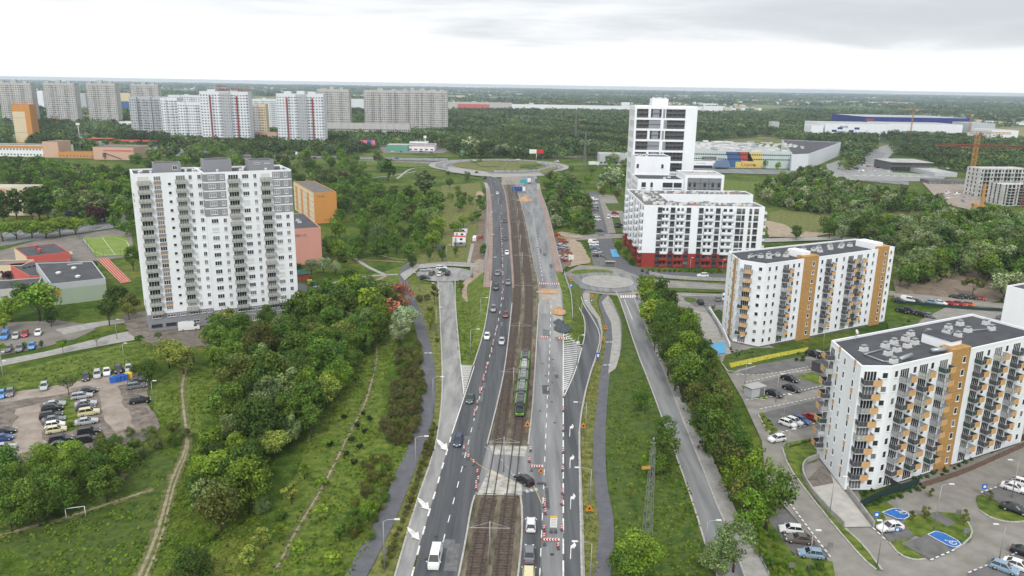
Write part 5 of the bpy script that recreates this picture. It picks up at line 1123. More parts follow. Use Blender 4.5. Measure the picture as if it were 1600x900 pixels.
def leaves(c, nrm, size, rg, m, nm='crown', tint=None):
    """many small leaf clumps: one four-sided face each, centre c, facing roughly nrm"""
    n = len(c); t = rg.normal(size=(n, 3)); nr = nrm+rg.normal(size=(n, 3))*.55; nr /= np.linalg.norm(nr, axis=1)[:, None]+1e-9
    a = np.cross(nr, t); a /= np.linalg.norm(a, axis=1)[:, None]+1e-9; b = np.cross(nr, a); s = (size*(.6+.8*rg.random(n)))[:, None]*.5
    k = rg.uniform(.55, 1., (n, 1))
    v = np.stack([c-a*s, c-b*s*k, c+a*s, c+b*s*k], 1).reshape(-1, 3).astype(np.float32)
    me = bpy.data.meshes.new(nm); me.vertices.add(4*n); me.vertices.foreach_set('co', v.ravel()); me.loops.add(4*n); me.loops.foreach_set('vertex_index', np.arange(4*n, dtype=np.int32))
    me.polygons.add(n); me.polygons.foreach_set('loop_start', np.arange(0, 4*n, 4, dtype=np.int32)); me.polygons.foreach_set('loop_total', np.full(n, 4, dtype=np.int32))
    me.materials.append(m) if not isinstance(m, list) else [me.materials.append(x) for x in m]; me.update(calc_edges=True)
    at = me.color_attributes.new('tint', 'FLOAT_COLOR', 'CORNER'); col = np.ones((n, 4, 4), np.float32); col[:, :, :3] = (tint if tint is not None else np.ones((n, 3)))[:, None, :]
    at.data.foreach_set('color', col.ravel()); return me
def crown_pts(seed, n, rx, z0, z1, lobes, shape='round', fill=.25):
    rg = np.random.default_rng(seed); zc = (z0+z1)/2; hz = (z1-z0)/2; C = []; Rl = []; 
    for i in range(lobes):
        while True:
            p = rg.uniform(-1, 1, 3)
            if .25 < np.linalg.norm(p) < 1: break
        p /= max(.55, np.linalg.norm(p))**.6; p *= .72
        w_ = 1.
        if shape == 'cone': w_ = max(.15, (1-(p[2]+1)/2))*1.25
        if shape == 'egg': w_ = 1.1-.35*(p[2]+.2)
        if shape == 'umbrella': p[2] = abs(p[2])*.9-.1
        C.append((p[0]*rx*w_, p[1]*rx*w_, zc+p[2]*hz)); Rl.append(rg.uniform(.26, .46)*min(rx, hz*1.2)*(1.45 if rx < 2 else 1)*(w_ if shape == 'cone' else 1))
    C = np.array(C); Rl = np.array(Rl); pr = Rl**2; li = rg.choice(lobes, n, p=pr/pr.sum()); d = rg.normal(size=(n, 3)); d[:, 2] += .25; d /= np.linalg.norm(d, axis=1)[:, None]
    rad = Rl[li]*np.where(rg.random(n) < fill, rg.uniform(.3, 1, n), rg.uniform(.85, 1.12, n)); c = C[li]+d*rad[:, None]*np.array([1, 1, .85]); c[:, 2] = np.maximum(c[:, 2], z0*.8)
    lt = rg.uniform(.72, 1.28, lobes)[li]*rg.uniform(.7, 1.35, n); hue = rg.uniform(-.1, .1, lobes)[li]+rg.uniform(-.08, .08, n)
    tint = np.stack([lt*(1+hue), lt, lt*(1-hue)], 1); return c, d, tint, C, rg
TP = {}
def tree_proto(key, m, seed, n=2600, rx=3.5, z0=2.2, z1=10., lobes=20, leaf=.42, shape='round', fill=.25, bark=None, limbs=5, trunk=.2):
    c, d, tint, C, rg = crown_pts(seed, n, rx, z0, z1, lobes, shape, fill); me = leaves(c, d, leaf, rg, m, 'crown', tint)
    b = MB(); top = z0+(z1-z0)*.45; b.tube((0, 0, -.2), (0, 0, top), trunk, trunk*.45, 7)
    order = np.argsort(C[:, 2])[:limbs*2:2]
    for i in order: b.tube((0, 0, z0*.8+.1*(i % 3)), tuple(C[i]), trunk*.45, trunk*.12, 5)
    return me, b.mesh('trunk', bark or M_bark)
def get(kind, lod, k):
    key = (kind, lod, k)
    if key not in TP:
        sd = (sum(map(ord, kind))*31+lod*7+k*101) % 9999; n = (3400, 1500, 600)[lod]; lf = (.40, .58, .90)[lod]; a = dict(n=n, leaf=lf)
        col, shp = kind.split('_')
        if shp == 'round': a.update(rx=3.9, z0=1.8, z1=10, lobes=22)
        if shp == 'tall': a.update(rx=2.9, z0=1.6, z1=10, lobes=24, shape='egg')
        if shp == 'open': a.update(rx=3.1, z0=2.2, z1=10, lobes=26, fill=.5, n=int(n*.62), leaf=lf*.92, limbs=8)
        if shp == 'poplar': a.update(rx=1.5, z0=.8, z1=10, lobes=34, n=int(n*.9), leaf=lf*.9, shape='egg', trunk=.14, fill=.1)
        if shp == 'umbrella': a.update(rx=5.2, z0=3.6, z1=8.5, lobes=22, shape='umbrella')
        if shp == 'spruce': a.update(rx=2.6, z0=.6, z1=10, lobes=26, shape='cone')
        if shp == 'bush': a.update(rx=5., z0=.2, z1=6.5, lobes=20, trunk=.12)
        if shp == 'sapling': a.update(rx=2.4, z0=2., z1=10, lobes=9, n=int(n*.25), leaf=lf*1.6, trunk=.12)
        TP[key] = tree_proto(key, LM[col], sd, **a)
    return TP[key]
rT = random.Random(11); TREES = []
KW = {'round': 'round crowned', 'tall': 'tall crowned', 'open': 'loose crowned', 'poplar': 'narrow', 'umbrella': 'flat crowned', 'spruce': 'conical', 'bush': 'low bushy', 'sapling': 'young thin'}
CW = dict(dark='dark green', mid='green', bright='bright green', yel='yellow green', silver='silvery', sage='grey green', olive='olive green', plum='dark purple', rose='rose red', white='white flowering', pine='dark conifer green', brown='brownish green')
NMK = {'poplar': 'poplar_tree', 'spruce': 'conifer_tree', 'bush': 'bush', 'sapling': 'sapling'}
NMC = {'silver': 'willow_tree', 'sage': 'willow_tree'}
def tname(kind):
    c, sh = kind.split('_'); n = NMK.get(sh, NMC.get(c, 'broadleaf_tree')); return 'hedge_bush' if n == 'bush' and c in ('brown', 'olive', 'yel') else n
def tree(x, y, h, kind, label, group=None, z=0., wide=1.):
    D = math.hypot(x, y); lod = 0 if D < 230 else 1 if D < 480 else 2; me, tr = get(kind, lod, rT.randrange(3)); shp = kind.split('_')[1]
    t = thing(tname(kind), label, 'bush' if shp == 'bush' else 'tree', (x, y, z), rT.uniform(0, 6.28), group); s = h/10.; t.scale = (s*wide*rT.uniform(.92, 1.1), s*wide*rT.uniform(.92, 1.1), s)
    obj('crown', me, t); obj('trunk', tr, t); TREES.append((x, y, tname(kind))); return t
PEND = []
def tp(px, py, h, kind, label, wide=1., group=None):
    x, y = G(px, py, h*.55); return tree(x, y, h, kind, label, group, zf(y) if abs(x) < 0 else 0, wide)
def inpoly(x, y, P):
    r = False; n = len(P)
    for i in range(n):
        (x0, y0), (x1, y1) = P[i], P[i-1]
        if (y0 > y) != (y1 > y) and x < (x1-x0)*(y-y0)/(y1-y0)+x0: r = not r
    return r
def wood(px, kinds, h0, h1, sp, where, maxn=400, seed=1, wide=1., zc=.5):
    """single trees inside the outline their crowns have in the photograph"""
    rg = random.Random(seed*77+5); P = [G(*p, (h0+h1)*.5*zc) for p in px]; x0, x1 = min(p[0] for p in P), max(p[0] for p in P); y0, y1 = min(p[1] for p in P), max(p[1] for p in P); pts = []; tr = 0; ks = list(kinds); ws = [kinds[k] for k in ks]
    while len(pts) < maxn and tr < 6000:
        tr += 1; x, y = rg.uniform(x0, x1), rg.uniform(y0, y1)
        if not inpoly(x, y, P): continue
        s = sp*rg.uniform(.75, 1.15)
        if any((x-a)**2+(y-b)**2 < s*s for a, b in pts): continue
        pts.append((x, y))
    cnt = {}; pts.sort(key=lambda p: p[0]/p[1])
    for x, y in pts:
        k = rg.choices(ks, ws)[0]; h = rg.uniform(h0, h1); c, s = k.split('_'); PEND.append([h*wide/math.hypot(x, y), x, y, h, k, where, wide*rg.uniform(.9, 1.15), (seed, k)])
def plant_pending():
    """the 300 of a kind that show largest stand as single trees; the rest are one mass"""
    used = {}
    for t in TREES: used[t[2]] = used.get(t[2], 0)+1
    PEND.sort(key=lambda t: -t[0]); keep = []; rest = {}
    for t in PEND:
        n = tname(t[4]); used[n] = used.get(n, 0)+1
        if used[n] <= 296: keep.append(t)
        else: rest.setdefault(t[4].split('_')[0], []).append(t)
    keep.sort(key=lambda t: t[1]/t[2]); cnt = {}
    for s_, x, y, h, k, where, wd, key in keep:
        i = cnt.get(key, 0); cnt[key] = i+1; c, s = k.split('_')
        tree(x, y, h, k, '%s %s %s from the left %s' % (od(i), CW[c]+{'round': '', 'tall': ' tall', 'open': ' loose', 'poplar': ' narrow', 'umbrella': ' flat', 'spruce': ' conical', 'bush': '', 'sapling': ' thin'}[s], 'bush' if s == 'bush' else 'tree', where), '%s %s %s' % (CW[c], 'bushes' if s == 'bush' else 'trees', where), wide=wd)
    cs, ts_ = [], []
    for c, L_ in rest.items():
        V = []; T_ = []
        for s_, x, y, h, k, where, wd, key in L_:
            me, tr = get(k, 2, rT.randrange(3)); n = len(me.vertices); co = np.empty(n*3, np.float32); me.vertices.foreach_get('co', co); co = co.reshape(-1, 3); a = rT.uniform(0, 6.28); s = h/10.
            V.append(np.stack([(co[:, 0]*math.cos(a)-co[:, 1]*math.sin(a))*s*wd+x, (co[:, 0]*math.sin(a)+co[:, 1]*math.cos(a))*s*wd+y, co[:, 2]*s], 1)); q = np.empty(n*4, np.float32); me.color_attributes['tint'].data.foreach_get('color', q); T_.append(q.reshape(-1, 4, 4)[:, 0, :3])
        V = np.concatenate(V).astype(np.float32); T_ = np.concatenate(T_); n = len(V)//4; me = bpy.data.meshes.new('background_trees'); me.vertices.add(4*n); me.vertices.foreach_set('co', V.ravel()); me.loops.add(4*n); me.loops.foreach_set('vertex_index', np.arange(4*n, dtype=np.int32))
        me.polygons.add(n); me.polygons.foreach_set('loop_start', np.arange(0, 4*n, 4, dtype=np.int32)); me.polygons.foreach_set('loop_total', np.full(n, 4, dtype=np.int32)); me.materials.append(LM[c]); me.update(calc_edges=True)
        at = me.color_attributes.new('tint', 'FLOAT_COLOR', 'CORNER'); col = np.ones((n, 4, 4), np.float32); col[:, :, :3] = T_[:, None, :]; at.data.foreach_set('color', col.ravel()); obj('background_trees', me, kind='stuff')
    print('kept', len(keep), 'rest', {k: len(v) for k, v in rest.items()})
# --- near left
wood([(335,512),(385,500),(425,505),(470,475),(560,452),(600,450),(610,480),(600,508),(570,530),(548,550),(540,585),(515,600),(500,640),(478,660),(450,668),(425,700),(400,745),(375,790),(340,805),(300,800),(295,750),(318,700),(350,655),(365,615),(340,575),(322,545)],
     dict(mid_round=4, dark_round=1.6, dark_tall=1, sage_tall=2, mid_tall=2.4, bright_round=2.2, bright_tall=1, olive_round=1, yel_round=.5), 6.5, 12.5, 5.2, 'in the thicket below the white tower', 130, 1)
wood([(470,470),(560,440),(600,445),(575,470),(500,500)], dict(dark_round=2, mid_tall=2), 9, 12, 6, 'at the top of the thicket', 10, 31)
for a in [(350,738,9.5,'bright_round','large bright green tree at the corner of the lower thicket',1.15), (322,775,7.5,'dark_round','dark green tree just below the large bright one',1.), (318,825,4.4,'bright_bush','fresh green drooping bush on the grass beside the double dirt path',.8),
          (300,885,6.5,'dark_round','dark tree cut by the bottom edge, left part of the photo',1.2), (408,780,5,'sage_bush','grey green bush on the meadow below the thicket',.7), (437,800,3.2,'mid_bush','small mid green bush left of the trodden meadow path',.8), (390,868,4.6,'yel_sapling','pale flowering sapling nearest the bottom edge left of the path',1.6),
          (410,838,4.2,'yel_sapling','pale flowering sapling second from the bottom edge',1.5), (455,768,4.6,'yel_sapling','pale flowering sapling on the open meadow',1.5), (475,735,3.6,'bright_sapling','bright sapling beside the dark clumps on the meadow',1.4), (436,832,3.4,'bright_sapling','bright sapling below the small mid green bush',1.5),
          (510,690,2.6,'bright_sapling','small bright sapling up the meadow near the path',1.4), (465,855,3.2,'bright_sapling','bright sapling right of the trodden path near the bottom',1.5), (520,872,3.2,'bright_sapling','bright sapling nearest the bottom edge right of the path',1.6), (530,830,3.6,'mid_sapling','green sapling left of the brownish lower thicket',1.5), (500,800,3.6,'bright_sapling','bright sapling halfway down the trodden path on its right',1.5), (505,750,3.2,'bright_sapling','bright sapling beside the path under the dark clumps',1.5),
          (575,785,4.6,'bright_bush','bright green bush growing out of the lower brownish thicket',.9), (560,812,4.,'mid_bush','green bush at the foot of the lower brownish thicket',.9),
          (262,548,9,'yel_round','yellow green weeping tree at the end of the street below the tower',1.25), (285,560,8,'yel_tall','drooping yellow green tree beside the dirt path start',1.3), (232,580,7,'dark_round','dark round tree beside the blue recycling bins',1.1), (215,572,5,'dark_bush','dark bush left of the dark round tree by the bins',.8),
          (105,598,6,'sage_umbrella','spreading tree at the corner of the gravel car park',.9), (110,660,2.2,'bright_bush','bright bush on the green island of the gravel car park',.9),
          (628,462,9.5,'rose_round','rose red blossoming tree left of the bike path',1.25), (612,480,8,'rose_round','smaller rose red tree left below the blossoming one',1.1), (634,497,9.5,'silver_round','silvery white tree beside the bike path below the rose red tree',1.25), (625,517,7.5,'silver_round','lower silvery tree touching the brown thicket',1.1),
          (486,415,7,'silver_round','left silvery bush beside the green roofed shelter',1.), (505,412,7,'silver_round','middle silvery bush beside the green roofed shelter',1.05), (524,417,6,'silver_round','right silvery bush at the park paths',1.), (464,420,6,'mid_round','round tree left of the silvery bushes',1.),
          (672,498,7,'yel_round','thin yellow green tree between bike path and concrete road',.8), (672,480,4,'olive_bush','low bush between bike path and concrete road',.6), (683,528,2.4,'mid_bush','small bush on the narrow verge by the concrete road',.6), (656,462,4,'brown_bush','reddish hedge bush above the thin verge tree',.9), (667,461,3.6,'brown_bush','reddish hedge bush right of its twin',.8), (679,458,8,'olive_sapling','slim dark tree by the turning circle',.8), (720,445,6,'yel_sapling','bare slim tree right of the concrete road',1.0),
          (644,408,6,'dark_round','dark round tree at the top bend of the bike path',.95), (670,395,7,'mid_tall','first green tree above the turning circle',.9), (691,394,8,'dark_tall','dark tall tree above the turning circle',.9), (712,392,5,'mid_tall','third green tree above the turning circle',.8), (757,390,7,'mid_tall','green tree beside the raised road and site track',1.1),
          (58,468,13,'bright_round','big green maple in front of the school gym',1.4), (15,480,9,'bright_round','green maple at the left edge by the car park',1.1), (30,455,8,'mid_round','green tree left behind the big maple',1.), (78,492,7,'dark_round','lower tree right of the big maple',1.), (12,435,6,'plum_round','dark purple tree at the school yard, left edge',.9), (5,502,6,'bright_round','bright tree cut by the left edge by the parked cars',1.),
          (168,482,10,'dark_open','dark birch with pale trunk between gym and tower',1.1), (182,462,8,'dark_round','dark round tree right of the gym',1.15), (203,470,7.5,'olive_round','olive tree touching the tower foot',1.1), (200,485,6,'yel_round','light green tree at the tower foot',1.), (206,400,11,'mid_tall','green tree touching the left side of the tower',.9), (146,414,5.5,'dark_tall','small dark tree between running track and gym',.9),
          (5,415,3,'yel_bush','round clipped bush by the school entrance, left',.5), (27,414,3,'olive_bush','round clipped bush by the school entrance, right',.5),
          (97,538,4.6,'bright_umbrella','first clipped umbrella tree along the footpath',.9), (150,528,4.6,'bright_umbrella','second clipped umbrella tree along the footpath',.9), (218,530,4.6,'mid_umbrella','third umbrella tree near the tower corner',.7), (247,525,4,'sage_umbrella','grey green small tree by the tower corner',.7), (38,535,3.2,'mid_bush','round ball tree between parked cars, left',.5), (63,533,3.2,'mid_bush','round ball tree between parked cars, right',.5), (-3,545,5,'bright_umbrella','umbrella tree cut by the left edge',1.),
          (355,500,10,'yel_open','light green tall tree in front of the tower foot',1.1), (330,525,8,'bright_round','bright tree in front of the tower plinth',1.), (375,510,9,'mid_round','green tree right of the light green tall tree',1.1), (300,505,3,'olive_bush','low olive bush right of the white van',.8)]:
    tp(*a[:4], a[4], a[5])
wood([(0,722),(45,716),(186,712),(188,738),(160,765),(110,775),(60,800),(0,812)], dict(mid_round=3, bright_round=1.6, dark_round=.6), 5.6, 7.6, 4.9, 'in the row above the football lawn', 24, 3, 1.1)
wood([(150,680),(190,672),(285,660),(285,690),(210,708),(160,705)], dict(sage_bush=2, mid_bush=1, olive_bush=1), 3.2, 4.4, 3.4, 'at the corner of the gravel car park', 14, 4, .8)
wood([(622,540),(652,532),(661,570),(662,612),(652,655),(635,690),(604,688),(598,660),(612,610),(622,570)], dict(brown_bush=2, olive_bush=1.6), 3.2, 4.2, 2.6, 'in the brownish thicket along the bike path', 60, 5, .75)
wood([(570,712),(603,712),(617,728),(600,780),(575,835),(553,838),(545,800),(562,760)], dict(olive_bush=2, brown_bush=1, mid_bush=.5), 2.6, 3.4, 2.4, 'in the lower thicket beside the bike path', 40, 6, .7)
wood([(676,655),(682,658),(672,710),(655,750),(622,830),(607,880),(600,880),(640,780),(664,700)], dict(olive_bush=1, brown_bush=1), 1.4, 1.9, 1.5, 'in the low hedge beside the merging lane', 60, 7, .8)
for k_, (x, y) in enumerate([(538,648),(568,642),(577,650),(558,660),(570,670),(549,682),(515,690),(562,694),(553,718),(540,705)]): tp(x, y, 1.9, 'pine_bush', 'low dark pine clump on the upper meadow, %s of ten in rows' % od(k_), .85, 'dark pine clumps on the meadow')
wood([(446,268),(560,268),(590,292),(620,300),(690,310),(690,330),(680,380),(610,395),(560,398),(520,400),(505,345),(526,340),(526,300),(470,285)], dict(mid_round=4, dark_round=2, bright_round=2.2, sage_round=1, olive_round=.7, plum_round=.3), 7, 11, 9.2, 'in the park behind the white tower', 105, 8)
wood([(515,375),(560,370),(600,360),(675,345),(680,385),(600,395),(520,410)], dict(mid_round=2, dark_tall=1), 5.5, 8, 9, 'on the lawn above the park paths', 18, 9)
for a in [(606,262,19,'dark_tall','very tall dark tree above the park next to the east west road',1.1), (664,283,19,'sage_tall','very tall grey green willow beside the narrow bike path',1.3), (640,300,12,'dark_round','dark tree left below the tall grey green willow',1.), (728,275,9,'sage_round','grey green tree right of the bike path near the ring road',1.), (715,290,6,'bright_bush','bright round bush below the grey green tree',1.), (735,226,19,'silver_round','large silvery willow group behind the ring road',1.5), (716,228,13,'dark_round','dark tree left of the large silvery willow',1.2), (778,234,15,'silver_tall','first pale trunked silvery tree behind the ring road',1.), (789,233,15,'silver_tall','second pale trunked silvery tree behind the ring road',1.), (804,236,13,'silver_tall','third silvery tree left of the billboard',1.), (816,238,11,'silver_round','fourth silvery tree left of the billboard',.9), (700,268,5,'dark_bush','dark hedge bush at the left edge of the ring road',1.), (758,276,4,'dark_bush','low hedge on the verge below the ring road',1.), (882,268,5,'mid_bush','bush on the right edge of the ring road',1.2), (893,262,7,'mid_round','tree by the ring road exit right',1.), (745,268,4,'olive_bush','olive hedge between ring road and left carriageway',1.), (702,285,8,'dark_round','dark tree left of the narrow bike path end',1.), (722,315,8,'mid_round','green tree on the verge left of the raised road',1.), (735,310,7,'mid_round','second green tree on the verge left of the raised road',1.), (724,345,7,'bright_round','bright tree above the site containers',1.)]: tp(*a[:4], a[4], a[5])
wood([(700,300),(752,300),(758,325),(738,350),(712,362),(703,350)], dict(mid_round=3, bright_round=1, olive_round=1), 5.5, 8, 8, 'on the verge left of the raised road', 12, 10)
wood([(660,300),(685,300),(682,340),(640,345)], dict(mid_round=1, sage_round=1), 6, 9, 9, 'beside the narrow bike path', 8, 12)
# --- left middle distance
for k_, (x, y, h) in enumerate([(2,318,19),(22,312,19),(47,315,20),(58,312,20),(72,314,21)]): tp(x, y, h, 'dark_poplar', '%s poplar from the left in front of the pale pink block' % od(k_), 1.15, 'poplars by the pink block')
for k_, (x, y, h) in enumerate([(137,312,20),(147,318,19),(160,318,18),(85,335,9)]): tp(x, y, h, 'sage_poplar', '%s poplar from the left between pink block and white tower' % od(k_), 1.3, 'poplars left of the tower')
for k_, (x, y) in enumerate([(2,360),(24,357),(48,355),(70,356),(92,352),(116,350)]): tp(x, y, 9.5, 'bright_round', '%s bright tree in the row above the school yard' % od(k_), 1.55, 'bright trees above the school yard')
wood([(0,250),(60,251),(110,262),(200,270),(205,300),(190,330),(150,340),(100,330),(80,300),(70,285),(0,280)], dict(dark_round=2.5, mid_round=3, bright_round=1.8, sage_round=.5, plum_round=.2, olive_round=.5), 8, 12, 8.6, 'in the gardens behind the pale pink block', 170, 13)
wood([(135,335),(210,320),(208,365),(180,350),(140,350)], dict(dark_round=1, mid_round=1), 6, 9, 9, 'left of the tower above the sports pitch', 12, 14)
wood([(215,225),(330,230),(400,238),(520,240),(600,246),(600,262),(450,262),(300,258),(240,262),(210,255)], dict(mid_round=2, dark_round=1.5, sage_round=1, bright_round=1, olive_round=.5), 9, 13, 10, 'in the belt behind the white tower roof', 110, 15)
wood([(92,225),(150,212),(215,226),(215,235),(100,236)], dict(mid_round=2, bright_round=1, dark_round=1), 9, 12, 14, 'by the far road near the orange school', 24, 16)
# --- middle, right of the raised road
wood([(852,275),(880,270),(920,282),(905,300),(925,318),(925,350),(905,372),(880,362),(868,340),(852,310)], dict(mid_round=2, olive_round=2, sage_round=1.5, bright_round=.7), 6, 10, 9.5, 'right of the raised road', 30, 17)
for a in [(903,335,11,'sage_round','big grey green round tree left of the parked cars',1.1), (868,345,9,'silver_round','silvery tree at the right side of the raised road',1.), (955,275,17,'silver_round','large silvery willow left of the slender tower',1.2), (938,290,9,'silver_round','smaller silvery willow below the large one',1.), (975,270,13,'mid_round','green tree touching the slender tower',1.2), (890,285,9,'dark_round','dark green bush tree above the sand yard road',1.), (925,265,8,'mid_round','green tree beside the ring road exit',1.), (966,385,7,'mid_tall','young green tree beside the red base block',.8), (978,395,6.5,'mid_tall','second young tree beside the red base block',.8), (988,405,5,'dark_bush','dark hedge at the corner of the red base block',.8)]: tp(*a[:4], a[4], a[5])
wood([(940,240),(985,240),(985,300),(950,300),(930,275)], dict(sage_round=2, mid_round=2, silver_round=.8), 8, 13, 12, 'left of the slender tower', 18, 18)
wood([(935,275),(980,285),(975,305),(930,300)], dict(mid_round=1, olive_round=1), 6, 8, 10, 'above the small car park', 10, 19)
# --- the row of tall trees beside the right-hand street
wood([(1008,445),(1030,447),(1060,480),(1090,520),(1110,560),(1130,620),(1160,680),(1195,740),(1205,785),(1172,800),(1140,760),(1118,700),(1096,650),(1066,590),(1040,545),(1018,500)], dict(mid_open=4, olive_open=2, bright_open=1.2, dark_open=1.5), 9, 13.5, 5.8, 'in the row right of the sloping street', 46, 20, .95, .62)
for a in [(1150,850,9.5,'sage_open','grey green tree over the pavement at the bottom edge',1.2), (1120,870,7,'sage_round','lower grey green tree at the bottom edge by the street lamp',1.1), (998,868,8,'bright_round','broad bright green tree at the foot of the lattice pylon',1.25), (975,885,6,'mid_round','green tree left of the broad one at the pylon foot',1.1), (1003,622,6.5,'mid_round','dark green round tree on the long verge between paths',1.), (1040,672,8,'mid_open','loose tree between verge and sloping street',1.), (1038,708,8,'mid_round','dense tree beside the lattice pylon top',1.2), (1020,722,6,'bright_round','bright low tree left of the dense tree',1.), (985,765,3.5,'yel_sapling','small thin tree left of the pylon',1.1)]: tp(*a[:4], a[4], a[5])
wood([(1165,820),(1195,818),(1250,880),(1300,880),(1303,900),(1210,900)], dict(bright_bush=2, mid_bush=1), 2, 2.8, 2.2, 'in the hedge below the small car park', 26, 21, .8)
# --- right: scrub, hedges, young trees
wood([(1290,348),(1340,338),(1400,352),(1480,335),(1600,335),(1605,400),(1600,455),(1570,452),(1520,418),(1480,405),(1460,420),(1430,440),(1412,430),(1412,388),(1395,375),(1345,366),(1300,362)], dict(sage_round=4, silver_round=1, mid_round=2.5, dark_round=1.2, sage_tall=1.5, bright_round=.5), 8, 13, 6.6, 'in the wood behind the ochre banded blocks', 170, 22)
wood([(1180,290),(1270,262),(1330,290),(1440,305),(1475,312),(1470,325),(1400,325),(1300,330),(1220,318),(1185,305)], dict(sage_round=3, mid_round=3, olive_round=1, silver_round=1, dark_round=.6, bright_round=1), 6, 11, 6.8, 'in the scrub beyond the white courtyard block', 190, 23)
for a in [(1245,362,8,'dark_round','lone dark green tree on the sandy strip',1.1), (1522,445,9,'olive_umbrella','lone spreading tree on the bare slope above the red cars',1.), (1275,272,17,'sage_tall','tall grey green willow beside the shopping centre corner',1.3), (1250,285,9,'silver_round','silvery bush left below the tall willow',1.2), (1205,285,7,'silver_round','silvery bush by the road in front of the shopping centre',1.), (1104,290,8,'silver_round','silvery bushes right of the stepped block',1.2), (1120,298,7,'sage_round','grey green bush right of the stepped block',1.2), (1408,430,8,'sage_round','grey green tree at the end of the second ochre banded block',1.), (1362,345,7,'mid_round','green tree by the meadow edge',1.),
          (1150,255,6,'dark_tall','small dark spruce before the shopping centre',.8), (1178,258,5,'plum_round','dark purple tree before the yellow painted panel',1.2), (1196,256,9,'bright_round','bright tree before the shopping centre, left one',.8), (1216,259,9,'bright_round','bright tree before the shopping centre, right one',.9), (1258,255,9,'mid_round','green tree at the shopping centre corner',1.1)]: tp(*a[:4], a[4], a[5])
wood([(1240,550),(1290,545),(1395,515),(1420,500),(1425,506),(1400,524),(1290,560),(1240,562)], dict(dark_bush=2, mid_bush=1), 1.2, 2., 2., 'at the foot of the second banded block', 40, 24, .8)
wood([(1139,540),(1150,546),(1180,548),(1178,556),(1145,556)], dict(dark_bush=1), .9, 1.3, 1.3, 'in the clipped hedge at the second block', 14, 25, .8)
wood([(1143,572),(1180,562),(1240,552),(1260,545),(1262,551),(1180,572),(1146,578)], dict(yel_bush=1), .5, .8, .9, 'in the yellow strip before the second block', 60, 26, .7)
wood([(1345,765),(1385,755),(1432,745),(1500,712),(1570,690),(1600,676),(1602,684),(1500,725),(1440,765),(1360,792),(1348,785)], dict(dark_bush=2, mid_bush=1), 1.1, 1.8, 1.5, 'in the garden hedge of the nearest block', 70, 27, .75)
wood([(1188,648),(1200,652),(1214,672),(1206,677),(1195,668)], dict(yel_bush=1, mid_bush=1), .9, 1.5, 1.3, 'on the island by the white car', 10, 28, .8)
wood([(1010,424),(1060,432),(1060,434),(1012,427)], dict(dark_bush=1), 1, 1.5, 2, 'in the small hedge by the red base', 20, 29, .8)
wood([(1000,420),(1140,422),(1140,425),(1002,423)], dict(dark_bush=1), 1, 1.6, 2.4, 'in the hedge under the red base', 40, 30, .9)
for k_, (x, y, h) in enumerate([(1448,800,3.2),(1425,805,2.6),(1508,808,3.6),(1548,775,2.6),(1200,760,3),(1205,735,3.2),(1115,480,2.6),(1135,478,2.6),(1455,770,2.4)]): tp(x, y, h, 'olive_sapling', 'thin newly planted tree in the paved yard, %s of nine' % od(k_), 1., 'newly planted trees of the yards')
for k_ in range(16): tp(1232+k_*2.4, 697-k_*.55-(k_ > 8)*2, 1.3, 'dark_spruce', '%s small clipped conifer from the left behind the ramp lawn' % od(k_), .55, 'clipped conifers behind the ramp')
for a in [(1480,205,12,'pine_tall','dark conifer before the white hall',1.), (1490,248,14,'dark_poplar','dark upright tree in the wood by the yellow crane',2.2), (1530,258,13,'olive_round','yellowish round tree at the foot of the yellow crane',1.3)]: tp(*a[:4], a[4], a[5])
plant_pending()
# ------------------------------------------------------------------ far woods: nobody could count these
def woods(name, regs, seed, mats, size=11., dens=85., quads=46, leaf=2.6, h=(8, 13)):
    rg = np.random.default_rng(seed); C = []; Nn = []; T_ = []
    for px in regs:
        P = [G(*p, 6) for p in px]; x0, x1 = min(p[0] for p in P), max(p[0] for p in P); y0, y1 = min(p[1] for p in P), max(p[1] for p in P); n = int((x1-x0)*(y1-y0)/dens); n = min(n, 60000)
        for x, y in zip(rg.uniform(x0, x1, n), rg.uniform(y0, y1, n)):
            if inpoly(x, y, P): C.append((x, y))
    return scatter(name, np.array(C), rg, mats, size, quads, leaf, h)
def scatter(name, C, rg, m, size, quads, leaf, h):
    n = len(C); hh = rg.uniform(h[0], h[1], n); rr = size*.5*rg.uniform(.6, 1.2, n); d = rg.normal(size=(n, quads, 3)); d[:, :, 2] = np.abs(d[:, :, 2])*1.1-.25; d /= np.linalg.norm(d, axis=2)[:, :, None]
    off = rg.normal(size=(n, 5, 3))*.35; li = rg.integers(0, 5, (n, quads)); o = np.take_along_axis(off, li[:, :, None].repeat(3, 2), 1)
    p = np.empty((n, quads, 3)); p[:, :, :2] = C[:, None, :]+(d[:, :, :2]*.85+o[:, :, :2])*rr[:, None, None]; p[:, :, 2] = hh[:, None]*.5+(d[:, :, 2]*.85+o[:, :, 2]*.5)*hh[:, None]*.48; p[:, :, 2] = np.maximum(p[:, :, 2], .6)
    lt = rg.uniform(.55, 1.5, (n, 1))*rg.uniform(.72, 1.3, (n, quads))*(1+.35*np.sin(C[:, :1]/47+2*np.sin(C[:, 1:]/83))*np.sin(C[:, 1:]/61+C[:, :1]/140)+.3*np.sin(C[:, :1]/19+C[:, 1:]/33)); hu = rg.uniform(-.22, .22, (n, 1)); gr = rg.random((n, 1)) < .14
    t = np.stack([lt*(1+hu), lt, lt*(1-hu)], 2); t = np.where(gr[:, :, None], t*np.array([1.5, 1.4, 2.4]), t)
    me = leaves(p.reshape(-1, 3), d.reshape(-1, 3), leaf, rg, m, name, t.reshape(-1, 3)); obj(name, me, kind='stuff'); return n
M_wood_ = mat('far_foliage', (.070, .108, .030), .85, spec=.1, attr='tint')
